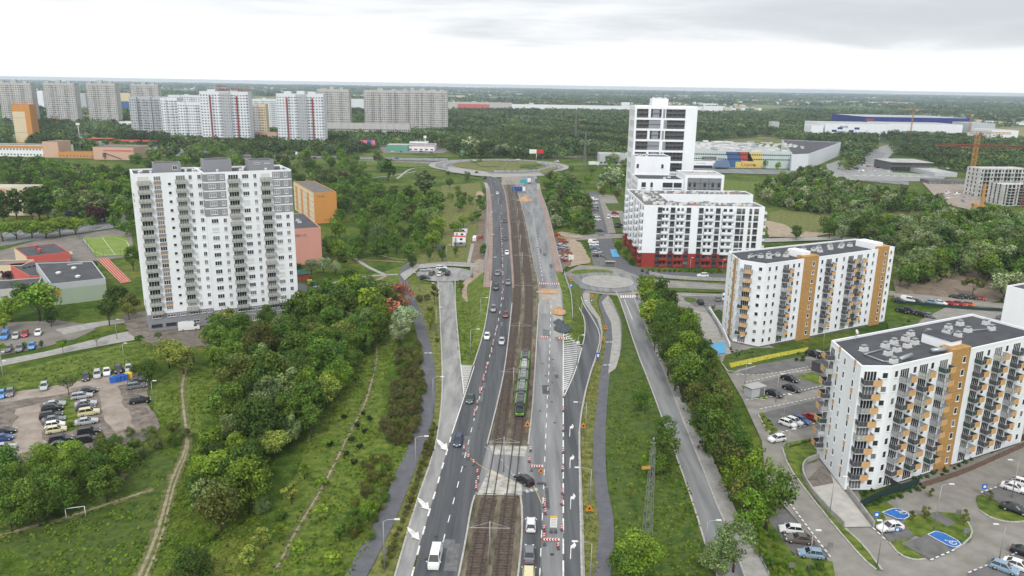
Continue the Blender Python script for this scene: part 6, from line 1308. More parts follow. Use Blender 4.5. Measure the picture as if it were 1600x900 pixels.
nW = woods('woods', [[(0,190),(14,190),(14,222),(0,222)], [(46,188),(78,190),(125,192),(130,205),(70,215),(50,222),(46,215)], [(120,190),(185,185),(215,190),(300,210),(310,222),(240,222),(195,215),(140,205)],
    [(46,214),(100,212),(130,222),(150,226),(90,228),(50,226)], [(305,205),(430,205),(440,212),(510,205),(600,200),(690,195),(700,215),(690,225),(595,222),(560,236),(480,236),(470,232),(400,234),(310,228)], [(700,200),(985,196),(985,232),(960,240),(720,240),(690,222)],
    [(1090,207),(1200,200),(1390,203),(1410,208),(1500,212),(1600,218),(1600,252),(1540,262),(1465,258),(1450,240),(1400,235),(1390,212),(1350,220),(1320,235),(1312,225),(1200,208),(1090,215)], [(1320,235),(1345,222),(1365,215),(1368,228),(1350,240),(1330,262),(1318,256)]], 5, M_wood_, 10, 62, 70, 2.1, (8, 13))
woods('woods', [[(700,172),(985,172),(985,200),(700,200)], [(1090,176),(1350,178),(1345,192),(1200,196),(1090,205)], [(545,158),(570,158),(570,195),(545,195)], [(180,165),(203,165),(203,195),(180,190)], [(48,168),(66,168),(66,188),(48,188)], [(115,170),(133,170),(133,190),(115,190)], [(1200,186),(1270,190),(1270,204),(1200,200)]], 6, M_wood_, 14, 150, 34, 3.4, (9, 15))
# scattered woods and tree belts out to the horizon
def belts():
    rg = np.random.default_rng(9); out_ = []
    for (D0, D1, cell, sz) in ((1500, 3200, 17, 17), (3200, 7000, 36, 34), (7000, 15500, 80, 80)):
        xs = np.arange(-D1*.72, D1*.72, cell); ys = np.arange(D0, D1, cell*1.3); X, Y = np.meshgrid(xs, ys); X = X+rg.uniform(-.5, .5, X.shape)*cell; Y = Y+rg.uniform(-.5, .5, X.shape)*cell*1.3
        n1 = np.sin(X/310+1.3*np.sin(Y/450))+np.sin(Y/270+1.7*np.sin(X/520+2))+.9*np.sin(X/97+Y/160)+.6*np.sin(Y/61+X/210)+rg.normal(size=X.shape)*.35
        k = (n1 > (.05 if D0 < 3000 else .3)) & (np.abs(X) < Y*.70+60)
        # keep open the halls, fields and depots
        for (a, b2, c, d2) in ((530, 1250, 1100, 1700), (-300, 900, 1940, 2100), (520, 980, 2100, 3000), (-1300, -420, 1500, 1760), (900, 1500, 1250, 1700)): k &= ~((X > a) & (X < b2) & (Y > c) & (Y < d2))
        out_.append((np.stack([X[k], Y[k]], 1), sz))
    return out_, rg
bl, rgb = belts()
for (C_, sz), q, lf, hh in zip(bl, (22, 10, 7), (5.5, 14, 34), ((9, 14), (10, 15), (11, 17))):
    scatter('distant_woods', C_, rgb, M_wood_, sz, q, lf, hh)
# distant villages: small pale houses between the belts, too many and too small to count
b = MB(); rg = random.Random(21)
for _ in range(4200):
    Y = 1900*math.exp(rg.random()*1.9); X = rg.uniform(-.7, .7)*Y
    if math.sin(X/350+Y/500)+math.sin(Y/410-X/600) < (.2 if Y < 5000 else -.1): continue
    s = (rg.uniform(7, 16) if rg.random() < .85 else rg.uniform(25, 70))*(1+Y/9000); d_ = rg.uniform(8, 14); h_ = rg.uniform(5, 9)*(1+Y/14000); b.box((X, Y, h_/2), (s, d_, h_), rg.uniform(-.4, .4), m=rg.choice([0, 0, 1, 2])); b.box((X, Y, h_+.6), (s*1.04, d_*1.04, 1.2), 0, m=rg.choice([3, 3, 4]), taper=.6)
b.build('distant_villages', [W_white, W_cream, W_lgrey, M_roofl, M_roofr], kind='stuff')
print('TREES', len(TREES), 'WOODS', nW)

# rough grass: tufts and weeds on the near lawns
rgt = np.random.default_rng(4)
def tufts(regs, dens, m, sz, seed):
    rg = np.random.default_rng(seed); C = []
    for px in regs:
        P = [G(*p) for p in px]; x0, x1 = min(p[0] for p in P), max(p[0] for p in P); y0, y1 = min(p[1] for p in P), max(p[1] for p in P); n = int((x1-x0)*(y1-y0)*dens)
        for x, y in zip(rg.uniform(x0, x1, n), rg.uniform(y0, y1, n)):
            if rg.random() < .5+.5*math.sin(x/3.1+2*math.sin(y/5.3))*math.sin(y/4.1+x/9) and inpoly(x, y, P): C.append((x, y, .1))
    C = np.array(C); n = len(C); C[:, 2] += rg.uniform(.02, .22, n); d = np.tile(np.array([0, -.35, 1.]), (n, 1)); l = rg.uniform(.55, 1.5, n); h = rg.uniform(-.1, .25, n)
    obj('grass_tufts', leaves(C, d, sz, rg, m, 'grass_tufts', np.stack([l*(1+h), l, l*.8], 1)), kind='stuff')
M_tuft = mat('weed_tufts', (.078, .136, .016), .9, spec=.1, attr='tint')
tufts([[(515,560),(560,545),(600,520),(625,535),(600,600),(590,690),(640,700),(618,740),(560,900),(400,900),(440,780),(480,690),(512,625)], [(0,750),(90,725),(200,708),(270,705),(250,790),(212,900),(0,900)], [(300,570),(345,585),(330,640),(300,690),(294,640)], [(240,605),(280,590),(285,690),(245,660)],
       [(955,600),(990,560),(1012,605),(1050,690),(1090,800),(1115,900),(958,900),(960,830),(948,700)], [(712,500),(735,450),(762,470),(750,525),(735,565),(716,570)], [(10,590),(110,560),(235,535),(320,555),(240,568),(190,580),(60,602)], [(300,700),(420,760),(400,900),(232,900),(262,795)]], 3.2, M_tuft, .55, 3)
tufts([[(922,474),(938,498),(943,520),(940,545),(927,578),(912,640),(908,700),(914,900),(936,900),(928,700),(936,595),(949,530),(937,487)], [(680,660),(650,787),(616,900),(590,890),(640,760),(672,680)]], 5, mat('dry_tufts', (.14, .155, .04), .9, attr='tint'), .45, 5)

# undergrowth that closes the ground below the trees
rgu = np.random.default_rng(17)
def undergrowth(px, dens, h, size, quads, leaf, m):
    P = [G(*p, 2) for p in px]; x0, x1 = min(p[0] for p in P), max(p[0] for p in P); y0, y1 = min(p[1] for p in P), max(p[1] for p in P); n = int((x1-x0)*(y1-y0)/dens)
    C = np.array([(x, y) for x, y in zip(rgu.uniform(x0, x1, n), rgu.uniform(y0, y1, n)) if inpoly(x, y, P)]); scatter('undergrowth', C, rgu, m, size, quads, leaf, h)
M_und = mat('undergrowth_leaves', (.066, .118, .024), .85, spec=.1, attr='tint'); M_und2 = mat('grey_undergrowth', (.085, .12, .045), .85, spec=.1, attr='tint')
undergrowth([(350,520),(470,478),(560,455),(600,455),(606,480),(595,508),(560,535),(545,555),(540,590),(505,630),(480,665),(440,680),(415,715),(395,750),(350,800),(320,800),(310,740),(335,690),(365,650),(370,600),(345,575),(335,545)], 7, (1.6, 4.), 4.5, 70, .8, M_und)
undergrowth([(1015,470),(1040,480),(1085,540),(1130,620),(1180,720),(1195,780),(1165,800),(1110,700),(1060,600),(1025,520)], 11, (1.2, 3.), 3.4, 55, .7, M_und)
undergrowth([(1290,352),(1340,342),(1480,340),(1600,345),(1600,455),(1520,420),(1430,440),(1412,388),(1345,368)], 16, (2, 5), 6.5, 46, 1.3, M_und2)
undergrowth([(1185,292),(1270,270),(1330,292),(1475,312),(1470,326),(1300,332),(1220,320)], 26, (2, 4.5), 8, 30, 1.8, M_und2)
undergrowth([(450,268),(560,270),(690,310),(680,345),(520,345),(526,300)], 150, (1.5, 4), 6, 30, 1.5, M_und)
undergrowth([(852,280),(905,285),(925,320),(925,350),(905,372),(868,345)], 30, (1.5, 4), 7, 34, 1.4, M_und)
# ------------------------------------------------------------------ vehicles
def paint(n, c, r=.25): return mat('paint_'+n, c, r, spec=.6)
PC = dict(white=paint('white', (.75, .76, .77)), silver=paint('silver', (.42, .44, .46)), grey=paint('grey', (.16, .17, .185)), black=paint('black', (.014, .015, .018)), blue=paint('blue', (.03, .085, .28)), navy=paint('navy', (.018, .03, .08)),
          red=paint('red', (.38, .022, .025)), cream=paint('cream', (.62, .56, .33)), green=paint('green', (.03, .07, .045)), orange=paint('orange', (.55, .13, .04)), lblue=paint('light_blue', (.22, .33, .45)), wine=paint('wine', (.14, .02, .025)), brown=paint('brown', (.12, .10, .08)), sky=paint('sky', (.08, .28, .62)))
M_cgl = mat('car_glass', (.018, .022, .028), .08, spec=.8); M_tyre = mat('tyre', (.02, .02, .02), .8); M_rim = mat('rim', (.38, .39, .40), .35, metal=.6); M_head = mat('headlamp', (.7, .72, .74), .15, spec=.8); M_tail = mat('tail_lamp', (.35, .015, .015), .3)
def wheelm(r=.32, w_=.2):
    b = MB(); b.tube((0, -w_/2, 0), (0, w_/2, 0), r, n=14); b.tube((0, -w_/2-.01, 0), (0, w_/2+.01, 0), r*.62, n=10, m=1); return b.mesh('wheel', [M_tyre, M_rim])
WH = wheelm(); WHB = wheelm(.42, .26)
def vehicle(kind):
    # stations of the lower body: x (front +), top z, half width ; cabin: (x,z) of bottom front, top front, top rear, bottom rear
    if kind == 'hatch': L_, W_ = 4.05, .87; st = [(2.02, .55, .70), (1.9, .72, .80), (1.1, .92, .87), (.3, .96, .87), (-1.7, .98, .87), (-1.95, .85, .82), (-2.02, .6, .74)]; cb = (.95, .9, .25, 1.47, -1.45, 1.44, -1.92, .95)
    if kind == 'sedan': L_, W_ = 4.7, .90; st = [(2.35, .52, .70), (2.2, .70, .82), (1.2, .90, .90), (.3, .94, .90), (-1.5, .98, .90), (-2.2, .95, .84), (-2.35, .6, .76)]; cb = (1.0, .9, .2, 1.44, -1.0, 1.42, -1.75, .96)
    if kind == 'estate': L_, W_ = 4.7, .90; st = [(2.35, .52, .70), (2.2, .70, .82), (1.2, .90, .90), (.3, .94, .90), (-2.0, .98, .90), (-2.25, .9, .85), (-2.35, .6, .76)]; cb = (1.0, .9, .25, 1.46, -1.9, 1.46, -2.25, .95)
    if kind == 'suv': L_, W_ = 4.5, .93; st = [(2.25, .65, .76), (2.1, .88, .86), (1.2, 1.06, .93), (.3, 1.10, .93), (-1.9, 1.12, .93), (-2.15, 1.0, .88), (-2.25, .7, .8)]; cb = (.95, 1.05, .35, 1.68, -1.75, 1.66, -2.12, 1.1)
    if kind == 'van': L_, W_ = 5.2, .98; st = [(2.6, .6, .80), (2.5, .95, .9), (1.95, 1.16, .98), (1.2, 1.25, .98), (-2.3, 1.25, .98), (-2.55, 1.2, .96), (-2.6, .6, .92)]; cb = (1.95, 1.12, 1.15, 1.98, -2.35, 1.98, -2.56, 1.2)
    root = thing(kind+'_car' if kind != 'van' else 'van', '', 'van' if kind == 'van' else 'car'); b = MB(); zb = .24; prev = None; vs = []; fs = []
    for i, (x, z, w_) in enumerate(st): vs += [(x, -w_*.94, zb), (x, -w_, (zb+z)*.52), (x, -w_*.9, z), (x, w_*.9, z), (x, w_, (zb+z)*.52), (x, w_*.94, zb)]
    for i in range(len(st)-1):
        for k in range(6): a, c = i*6+k, i*6+(k+1) % 6; fs.append((a, c, c+6, a+6))
    fs += [(5, 4, 3, 2, 1, 0), tuple(range(len(vs)-6, len(vs)))]; b.add(vs, fs, 0, False)
    x0, z0, x1, z1, x2, z2, x3, z3 = cb; wr = W_*.72; wb = W_*.9
    b.add([(x1+.06, -wr, z1), (x2-.06, -wr, z2), (x2-.06, wr, z2), (x1+.06, wr, z1), (x1-.15, -wr*.8, z1+.05), (x2+.15, -wr*.8, z2+.05), (x2+.15, wr*.8, z2+.05), (x1-.15, wr*.8, z1+.05)], [(3, 2, 1, 0), (4, 5, 6, 7)[::-1], (0, 1, 5, 4)[::-1], (1, 2, 6, 5)[::-1], (2, 3, 7, 6)[::-1], (3, 0, 4, 7)[::-1]])
    for s in (-1, 1):                # pillars
        for (xa, za, xb, zc) in ((x0, z0, x1, z1), (x3, z3, x2, z2)): b.tube((xa, s*wb, za), (xb, s*wr, zc), .045, n=4)
        xm = (x1+x2)/2+.1; b.tube((xm, s*(wb+.005), (z0+z3)/2), (xm, s*(wr+.01), z1), .04, n=4); b.box((x0-.05, s*(W_+.08), z0+.08), (.16, .18, .13))
        if kind == 'van': b.add([(x2, s*(wr+.01), z2), (-.6, s*(wr+.01), z1), (-.6, s*(wb+.01), 1.25), (x3+.05, s*(wb+.01), 1.25)], [(0, 1, 2, 3) if s > 0 else (3, 2, 1, 0)])
        b.box(((x1+x2)/2, s*wr*.93, z1+.06), ((x1-x2)*.8, .05, .05)) if kind in ('estate', 'suv') else None
    b.build('body', PC['white'], root)
    g = MB(); g.add([(x0, -wb, z0), (x0, wb, z0), (x1, wr, z1), (x1, -wr, z1), (x2, -wr, z2), (x2, wr, z2), (x3, wb, z3), (x3, -wb, z3)], [(0, 1, 2, 3), (7, 4, 5, 6), (0, 3, 4, 7), (1, 6, 5, 2)]); g.build('window_glass', M_cgl, root)
    for sx in (L_*.31, -L_*.29):
        for s in (-1, 1): obj('wheel', WH, root, (sx, s*(W_-.1), .32))
    for s in (-1, 1):
        MB().box((L_/2-.12, s*W_*.68, .66 if kind not in ('suv', 'van') else .82), (.18, .32, .14)).build('headlight', M_head, root); MB().box((-L_/2+.1, s*W_*.78, .8 if kind not in ('suv', 'van') else .98), (.14, .2, .2)).build('tail_light', M_tail, root)
    MB().box((L_/2+.0, 0, .42), (.03, .5, .11)).build('number_plate', M_fr, root); index_kids(root); return root
PV = {k: vehicle(k) for k in ('hatch', 'sedan', 'estate', 'suv', 'van')}; USED = set()
CN = dict(lblue='light blue', sky='bright blue', wine='dark red', navy='dark blue')
KN = dict(hatch='hatchback', sedan='saloon car', estate='estate car', suv='tall SUV', van='van')
def far_mesh(kind):
    k = ('far', kind)
    if k not in WM:
        b = MB(); mi = {}
        for c in KIDS[PV[kind].name]:
            if c.name.split('.')[0] not in ('body', 'window_glass', 'wheel'): continue
            o = len(b.v); m = {'body': 0, 'window_glass': 1, 'wheel': 2}[c.name.split('.')[0]]
            b.v += [tuple(v.co+c.location) for v in c.data.vertices]
            for p in c.data.polygons: b.f.append([o+i for i in p.vertices]); b.m.append(m); b.sm.append(False)
        WM[k] = b.mesh('car', [PC['white'], M_cgl, M_tyre])
    return WM[k]
def car(x, y, z, hd, kind, col, label, group, scale=1.):
    D = math.hypot(x, y)
    if D > 420:
        o = obj('car' if kind != 'van' else 'van', far_mesh(kind), None, (x, y, z), hd, label, 'van' if kind == 'van' else 'car', group); setm(o, 0, PC[col]); return o
    if kind not in USED:
        USED.add(kind); o = PV[kind]; o.location = (x, y, z); o.rotation_euler = (0, 0, hd); o['label'] = label; o['group'] = group; o.scale = (scale,)*3
        for c in KIDS[o.name]:
            if c.name.startswith('body'): setm(c, 0, PC[col])
        return o
    return dup(PV[kind], (x, y, z), hd, label, group, scale, {'body': {0: PC[col]}})
def hdg(p, q): a, c = G(*p), G(*q); return math.atan2(c[1]-a[1], c[0]-a[0])
def cars(where, lst, hd, z=.12, deck=False, order='from the left', scale=1., group=None):
    """each entry (px, py, kind, colour[, own heading in degrees])"""
    names = ['%s %s' % (CN.get(c[3], c[3]), KN[c[2]]) for c in lst]; idx = sorted(range(len(lst)), key=lambda i: (lst[i][0] if 'left' in order else -lst[i][1])); cnt = {}
    for i in idx:
        px, py, kind, col = lst[i][:4]; h_ = math.radians(lst[i][4]) if len(lst[i]) > 4 else hd; nm = names[i]; n = names.count(nm); cnt[nm] = cnt.get(nm, -1)+1
        lab = '%s %s %s' % (od(cnt[nm]), nm, order+' '+where) if n > 1 else '%s %s' % ('the only '+nm if len(lst) > 1 else nm, where)
        if deck: x, y, zz = GD(px, py, .33)
        else: (x, y), zz = G(px, py, z+.3), z
        car(x, y, zz, h_, kind, col, lab, group or 'cars '+where, scale)
def rdir(y): i = min(max(y, 104), 560); a = np.interp(i-4, [p[1] for p in ea], [(p[0]+q[0])/2 for p, q in zip(ea, eb)]); c = np.interp(i+4, [p[1] for p in ea], [(p[0]+q[0])/2 for p, q in zip(ea, eb)]); return math.atan2(8, c-a)
mr = [(680,877,'van','white'), (716,692,'estate','navy'), (735,626,'sedan','green'), (761,528,'hatch','white'), (784,536,'hatch','silver'), (771,485,'suv','grey'), (790,494,'hatch','wine'), (775,451,'suv','black'), (794,443,'sedan','grey'), (777,429,'hatch','grey'), (792,397,'hatch','white'), (789,374,'sedan','black'), (789,347,'hatch','black'), (777,303,'hatch','white')]
cars('on the left carriageway driving towards the camera', [(a, b_, k, c, math.degrees(rdir(GD(a, b_)[1])+PI)) for a, b_, k, c in mr], 0, deck=True, order='from the near end')
cars('in the turning lane beside the tracks', [(829.5,821,'hatch','white'), (827,867,'sedan','grey'), (826,906,'van','cream')], rdir(110), z=.33, order='from the near end')
cars('turning across the tram crossing', [(818.5,751,'estate','black',128)], 0, z=.4)
cars('standing in the turning circle', [(665,422,'estate','silver',10), (675,428,'suv','brown',80), (690,419,'estate','white',5), (694,423.5,'hatch','green',0), (699.5,428,'suv','black',85), (688,429,'hatch','white',75), (663,434,'sedan','black',-10)], 0, z=.45)
gl_ = [(136,612,'sedan','black'), (128,620,'estate','silver'), (134,632,'sedan','silver'), (134,638.5,'hatch','navy'), (139,646,'suv','cream'), (135,660,'sedan','silver'), (139,677,'suv','black'), (137,688,'estate','black'), (85,633,'sedan','silver'), (82,640,'suv','black'), (80,650,'estate','black'), (84,657,'sedan','grey'), (86,665.5,'hatch','white'), (88,673,'hatch','cream'), (95,689,'suv','black'), (94,697,'sedan','black'), (6,676,'sedan','black'), (4,686,'hatch','blue'), (5,701,'estate','silver'), (215,597,'sedan','black'), (214,604,'estate','grey'), (219,627,'estate','black')]
cars('in the gravel car park rows', gl_, math.radians(27), order='from the near end')
cars('at the upper edge of the gravel car park', [(2,618,'hatch','sky'), (16,615,'hatch','grey'), (69,605,'hatch','silver'), (134,590,'sedan','black'), (152,586,'estate','silver'), (167,582,'sedan','white'), (185,579,'suv','black'), (201,577,'hatch','silver')], math.radians(-63))
cars('in the left edge car park below the maple', [(8,526,'van','sky'), (25,526,'hatch','silver'), (39,523,'hatch','red'), (60,521,'hatch','white'), (13,546,'hatch','grey'), (31,545,'sedan','grey'), (50,542,'hatch','sky')], math.radians(-66))
cars('behind the white tower by the pink block', [(470,465,'hatch','red',160), (463,470,'hatch','grey',160)], 0); cars('on the street by the poplars', [(182,337,'hatch','silver',15), (110,335,'van','blue',5)], 0)
# big white panel van by the tower
def panel_van(x, y, hd, label, s=1.):
    t = thing('panel_van', label, 'van', (x, y, .1), hd); b = MB(); vs = []; fs = []
    for px_, z, w_ in ((3.0, .75, .85), (2.85, 1.05, .95), (2.3, 1.25, 1.02), (1.55, 2.3, .95), (1.2, 2.55, .95), (-2.95, 2.6, .95), (-3.05, 2.4, .95)): vs += [(px_, -1.02*w_, .3), (px_, -1.05*w_, 1.2 if z > 1.3 else z*.8), (px_, -.92*w_, z), (px_, .92*w_, z), (px_, 1.05*w_, 1.2 if z > 1.3 else z*.8), (px_, 1.02*w_, .3)]
    for i in range(6):
        for k in range(6): a, c = i*6+k, i*6+(k+1) % 6; fs.append((a, c, c+6, a+6))
    fs += [(5, 4, 3, 2, 1, 0), tuple(range(36, 42))]; b.add(vs, fs); b.build('body', PC['white'], t)
    g = MB(); g.quad((2.32, -.9, 1.33), (2.32, .9, 1.33), (1.66, .82, 2.22), (1.66, -.82, 2.22)); g.quad((1.4, -1.03, 1.35), (2.2, -1.03, 1.35), (1.75, -.96, 2.0), (1.4, -.97, 2.0)); g.quad((2.2, 1.03, 1.35), (1.4, 1.03, 1.35), (1.4, .97, 2.0), (1.75, .96, 2.0)); g.build('window_glass', M_cgl, t)
    for sx in (1.9, -1.8):
        for s_ in (-1, 1): obj('wheel', WH, t, (sx, s_*.95, .34))
    for s_ in (-1, 1): MB().box((2.88, s_*.75, .9), (.16, .3, .25)).build('headlight', M_head, t)
    t.scale = (s,)*3; return t
x, y = G(296, 516); panel_van(x, y, math.radians(22), 'long white panel van parked at the grey foot of the white tower')
# right-hand car parks
cars('in the bays right of the raised road', [(929,312,'van','white'), (929,318,'suv','white'), (930,323,'sedan','silver'), (930,329,'sedan','grey'), (932,339,'hatch','white'), (934,344,'hatch','white'), (937,361,'sedan','black')], 0, order='from the near end', z=.2)
cars('in the bays near the courtyard block end', [(951,340,'van','white',80), (961,334,'suv','red'), (961,339,'sedan','white'), (967,352,'suv','black'), (966,355,'sedan','black')], 0, z=.2, order='from the near end')
cars('beside the sand yard above the small roundabout', [(927,379,'van','white'), (928,383,'sedan','white'), (929,390,'sedan','blue'), (932,395,'hatch','silver'), (934,400,'sedan','black')], 0, z=.2, order='from the near end')
cars('on the street below the red based block', [(1098,431.5,'suv','white',184), (1036,443,'suv','white',176)], 0, z=.3)
cars('in the yard left of the second block', [(1122,468,'suv','grey',75), (1132,466,'van','white',75), (1094,473,'suv','black',90), (1137,488,'hatch','blue',80)], 0, z=.35)
cars('along the lane behind the second block', [(1404,470,'sedan','black'), (1419,470,'van','white'), (1432,472,'sedan','black'), (1456,473,'sedan','lblue'), (1469,474,'sedan','white'), (1486,475,'sedan','red'), (1500,476,'estate','red'), (1514,476.5,'hatch','orange')], math.radians(-48), z=.35)
cars('below the bare slope behind the lane', [(1494,465,'sedan','black'), (1507,465,'suv','black'), (1519,466,'sedan','black'), (1531,467,'hatch','red'), (1575,470,'suv','black')], math.radians(-40), z=.35)
cars('at the far end between the blocks', [(1410,486,'sedan','black'), (1422,487,'suv','black'), (1440,492,'estate','black'), (1451,494,'sedan','grey'), (1569,498,'sedan','grey')], math.radians(-50), z=.35)
hb = math.radians(27.5-90)
cars('in the lot between the two blocks', [(1271,555,'suv','black'), (1281,555,'hatch','silver'), (1234,593,'sedan','black'), (1237,608,'sedan','black'), (1209,616,'sedan','black'), (1231,663,'hatch','white'), (1241,660,'hatch','white'), (1252,658,'hatch','blue'), (1270,654,'sedan','red')], hb+.25, z=.35)
cars('driving round the planted island', [(1214,687,'hatch','white',200)], 0, z=.3)
h2 = hdg((1226,797), (1295,872))+PI/2
cars('in the car park by the bottom hedge', [(1236,829,'hatch','white'), (1249,844,'sedan','brown'), (1267,867,'hatch','lblue')], h2+PI+.35 if 0 else math.radians(170), z=.4, order='from the near end')
cars('beside the blue disabled bay', [(1391,825,'sedan','white',195)], 0, z=.4)
cars('in the bays at the right edge', [(1585,764,'sedan','white'), (1599,757,'hatch','white'), (1585,797,'sedan','black'), (1569,889,'hatch','lblue'), (1592,886,'sedan','white'), (1604,866,'sedan','black')], math.radians(-42), z=.4)
# far traffic and parked cars
cars('on the far ring road', [(742,251,'hatch','white',20), (810,250,'sedan','white',-10), (838,282,'sedan','navy',95), (870,253,'van','silver',150)], 0, z=1.0)
cars('on the far road left of the ring road', [(464,239,'van','white',0), (483,236.5,'sedan','white',30), (492,247,'sedan','black',0), (513,252,'hatch','silver',0), (620,248,'sedan','blue',0), (300,238,'hatch','white',0), (205,222,'sedan','white',-10), (165,219,'hatch','silver',-30), (352,246,'hatch','grey',0)], 0, z=.5)
fr = random.Random(4); fc_ = ['white', 'silver', 'grey', 'black', 'blue', 'red', 'white', 'silver']
cars('in the yard left of the glass fronted showroom', [(1336+fr.uniform(-10, 60), 247+fr.uniform(0, 22), fr.choice(['sedan', 'hatch', 'van', 'estate']), fr.choice(fc_), fr.uniform(0, 180)) for _ in range(26)], 0, z=.3)
cars('on the lane above the showroom yard', [(1337+i*2.6, 240-i*1.7, fr.choice(['sedan', 'hatch', 'van']), fr.choice(fc_), 20) for i in range(9)], 0, z=.3)
cars('on the building site lane by the mobile crane', [(1492+fr.uniform(-22, 30), 306+fr.uniform(-4, 14), fr.choice(['van', 'van', 'sedan', 'suv']), fr.choice(['white', 'white', 'blue', 'silver']), fr.uniform(0, 60)) for _ in range(9)], 0, z=.3)
cars('in the strip behind the concrete shells', [(1450+i*10.5+fr.uniform(-2, 2), 262.5+i*.25, fr.choice(['sedan', 'suv', 'hatch']), fr.choice(fc_), 90) for i in range(14)], 0, z=.3)
cars('around the petrol station', [(612+fr.uniform(-15, 80), 229+fr.uniform(-6, 10), fr.choice(['sedan', 'suv', 'hatch']), fr.choice(fc_), fr.uniform(0, 90)) for _ in range(14)], 0, z=.3)
def lorry(px, py, hd, col, label, s=1.):
    x, y, z = GD(px, py, .35); t = thing('lorry', label, 'lorry', (x, y, z), hd); MB().box((-.8, 0, 2.2), (6., 2.5, 2.4)).build('cargo_box', PC[col], t); MB().box((3.3, 0, 1.9), (1.8, 2.4, 2.4), taper=.9).build('cab', PC['white'], t); MB().box((4.1, 0, 2.3), (.3, 2.1, .9)).build('windscreen', M_cgl, t); MB().box((0, 0, .8), (8, 1.2, .35)).build('chassis', M_dfr, t)
    for sx in (3.2, -2., -3.1):
        for s_ in (-1, 1): obj('wheel', WHB, t, (sx, s_*1.1, .45))
    t.scale = (s,)*3
lorry(810, 300, 0.05, 'blue', 'blue box lorry crossing the tracks at the far end of the raised road', 1.15); lorry(827, 286, 1.5, 'white', 'white lorry waiting below the far ring road'); lorry(927, 259, .1, 'white', 'white bus like lorry right of the far ring road', 1.2); lorry(458, 243, 0, 'green', 'dark green lorry at the far junction behind the tower roof', 1.2)
# ------------------------------------------------------------------ tram
t0 = GD(814, 655); t1 = GD(822.5, 566); TRc = resample([GD(*p) for p in smooth(TR, 2)], np.arange(100, 620, 1.))
def trx(y): return float(np.interp(y, [p[1] for p in TRc], [p[0] for p in TRc]))
M_tg = mat('tram_green', (.13, .30, .03), .35, spec=.5); M_td = mat('tram_dark', (.035, .04, .042), .35, spec=.5); M_tr = mat('tram_roof', (.10, .105, .11), .6, var=.3, scale=1.); M_te = mat('tram_equipment', (.24, .25, .25), .6, var=.3, scale=1.5); M_tw = mat('tram_pale', (.42, .44, .42), .5)
y0, y1 = t0[1], t1[1]; tram = thing('tram', 'green and black articulated tram on the right hand track, heading towards the camera', 'tram', (trx(y0), y0, zf(y0)+.45)); ns = 5; seg = (y1-y0)/ns
for i in range(ns):
    ya, yb_ = y0+i*seg+.25, y0+(i+1)*seg-.25; ym = (ya+yb_)/2; xm = trx(ym); an = math.atan2(yb_-ya, trx(yb_)-trx(ya)); zz = zf(ym)-zf(y0); lx, ly = xm-trx(y0), ym-y0; l = seg-.5
    def P_(name, fn, m):
        b = MB(); fn(b); o = b.build(name, m, tram, ); o.location = (lx, ly, zz); o.rotation_euler = (0, 0, an); return o
    def shell_(b):
        fr_ = l/2; n0 = .0 if i else .9; n1 = .9 if i == ns-1 else 0
        sec = [(-fr_, .45, .86 if n0 else 1.), (-fr_+n0*.9+.01, 0, 1.), (fr_-n1*.9-.01, 0, 1.), (fr_, .45 if n1 else 0, .86 if n1 else 1.)]; vs = []
        for X, dz_, wf in sec: vs += [(X, -1.2*wf, .3), (X, -1.2*wf, 2.6-dz_*.3), (X, -.95*wf, 3.25-dz_), (X, .95*wf, 3.25-dz_), (X, 1.2*wf, 2.6-dz_*.3), (X, 1.2*wf, .3)]
        fs = [(k_*6+j, k_*6+(j+1) % 6, k_*6+6+(j+1) % 6, k_*6+6+j) for k_ in range(3) for j in range(6)]+[(5, 4, 3, 2, 1, 0), tuple(range(18, 24))]; b.add(vs, fs)
    P_('body', shell_, M_td)
    P_('green_stripe', lambda b: [b.box((0, s_*1.215, 2.72), (l-1.0, .05, .38)) for s_ in (-1, 1)]+[b.box((0, s_*1.215, .62), (l-1.0, .05, .55)) for s_ in (-1, 1)]+[b.box((0, s_*1.02, 3.2), (l-1.2, .22, .12)) for s_ in (-1, 1)], M_tg)
    P_('side_window', lambda b: [b.box((0, s_*1.21, 1.75), (l-1.4, .03, 1.2)) for s_ in (-1, 1)], M_cgl)
    P_('roof', lambda b: b.box((0, 0, 3.2), (l-1.9, 1.7, .14)), M_tr)
    P_('roof_equipment', lambda b: [b.box((-l*.28, 0, 3.5), (l*.26, 1.4, .5)), b.box((l*.05, 0, 3.45), (l*.22, 1.3, .38)), b.box((l*.32, 0, 3.5), (l*.16, 1.2, .45))], M_te if i in (1, 2) else M_tw if i == 3 else M_tr)
    if i: P_('bellows', lambda b: b.box((-l/2-.25, 0, 1.7), (.5, 2.1, 2.7)), M_dfr)
    P_('bogie', lambda b: [b.box((0, 0, .25), (2.2, 1.9, .4)), b.tube((-.7, -.85, .3), (-.7, .85, .3), .3, n=10), b.tube((.7, -.85, .3), (.7, .85, .3), .3, n=10)], M_tyre)
for s_, yy in ((-1, y0), (1, y1)):
    xx = trx(yy)-trx(y0); b = MB(); b.add([(xx-.98, yy-y0+s_*.02, 1.3), (xx+.98, yy-y0+s_*.02, 1.3), (xx+.86, yy-y0-s_*.45, 2.75), (xx-.86, yy-y0-s_*.45, 2.75)], [(0, 1, 2, 3)]); b.build('windscreen', M_cgl, tram)
    b = MB(); b.box((xx, yy-y0+s_*.03, .8), (2.0, .12, .6)); b.box((xx-.95, yy-y0-s_*.1, 1.9), (.12, .2, 1.7)); b.box((xx+.95, yy-y0-s_*.1, 1.9), (.12, .2, 1.7)); b.build('green_front', M_tg, tram)
    for q in (-.7, .7): MB().box((xx+q, yy-y0+s_*.1, 1.0), (.35, .08, .14)).build('headlight', M_head, tram)
yp = y0+seg*3.6; b = MB(); xx = trx(yp)-trx(y0)
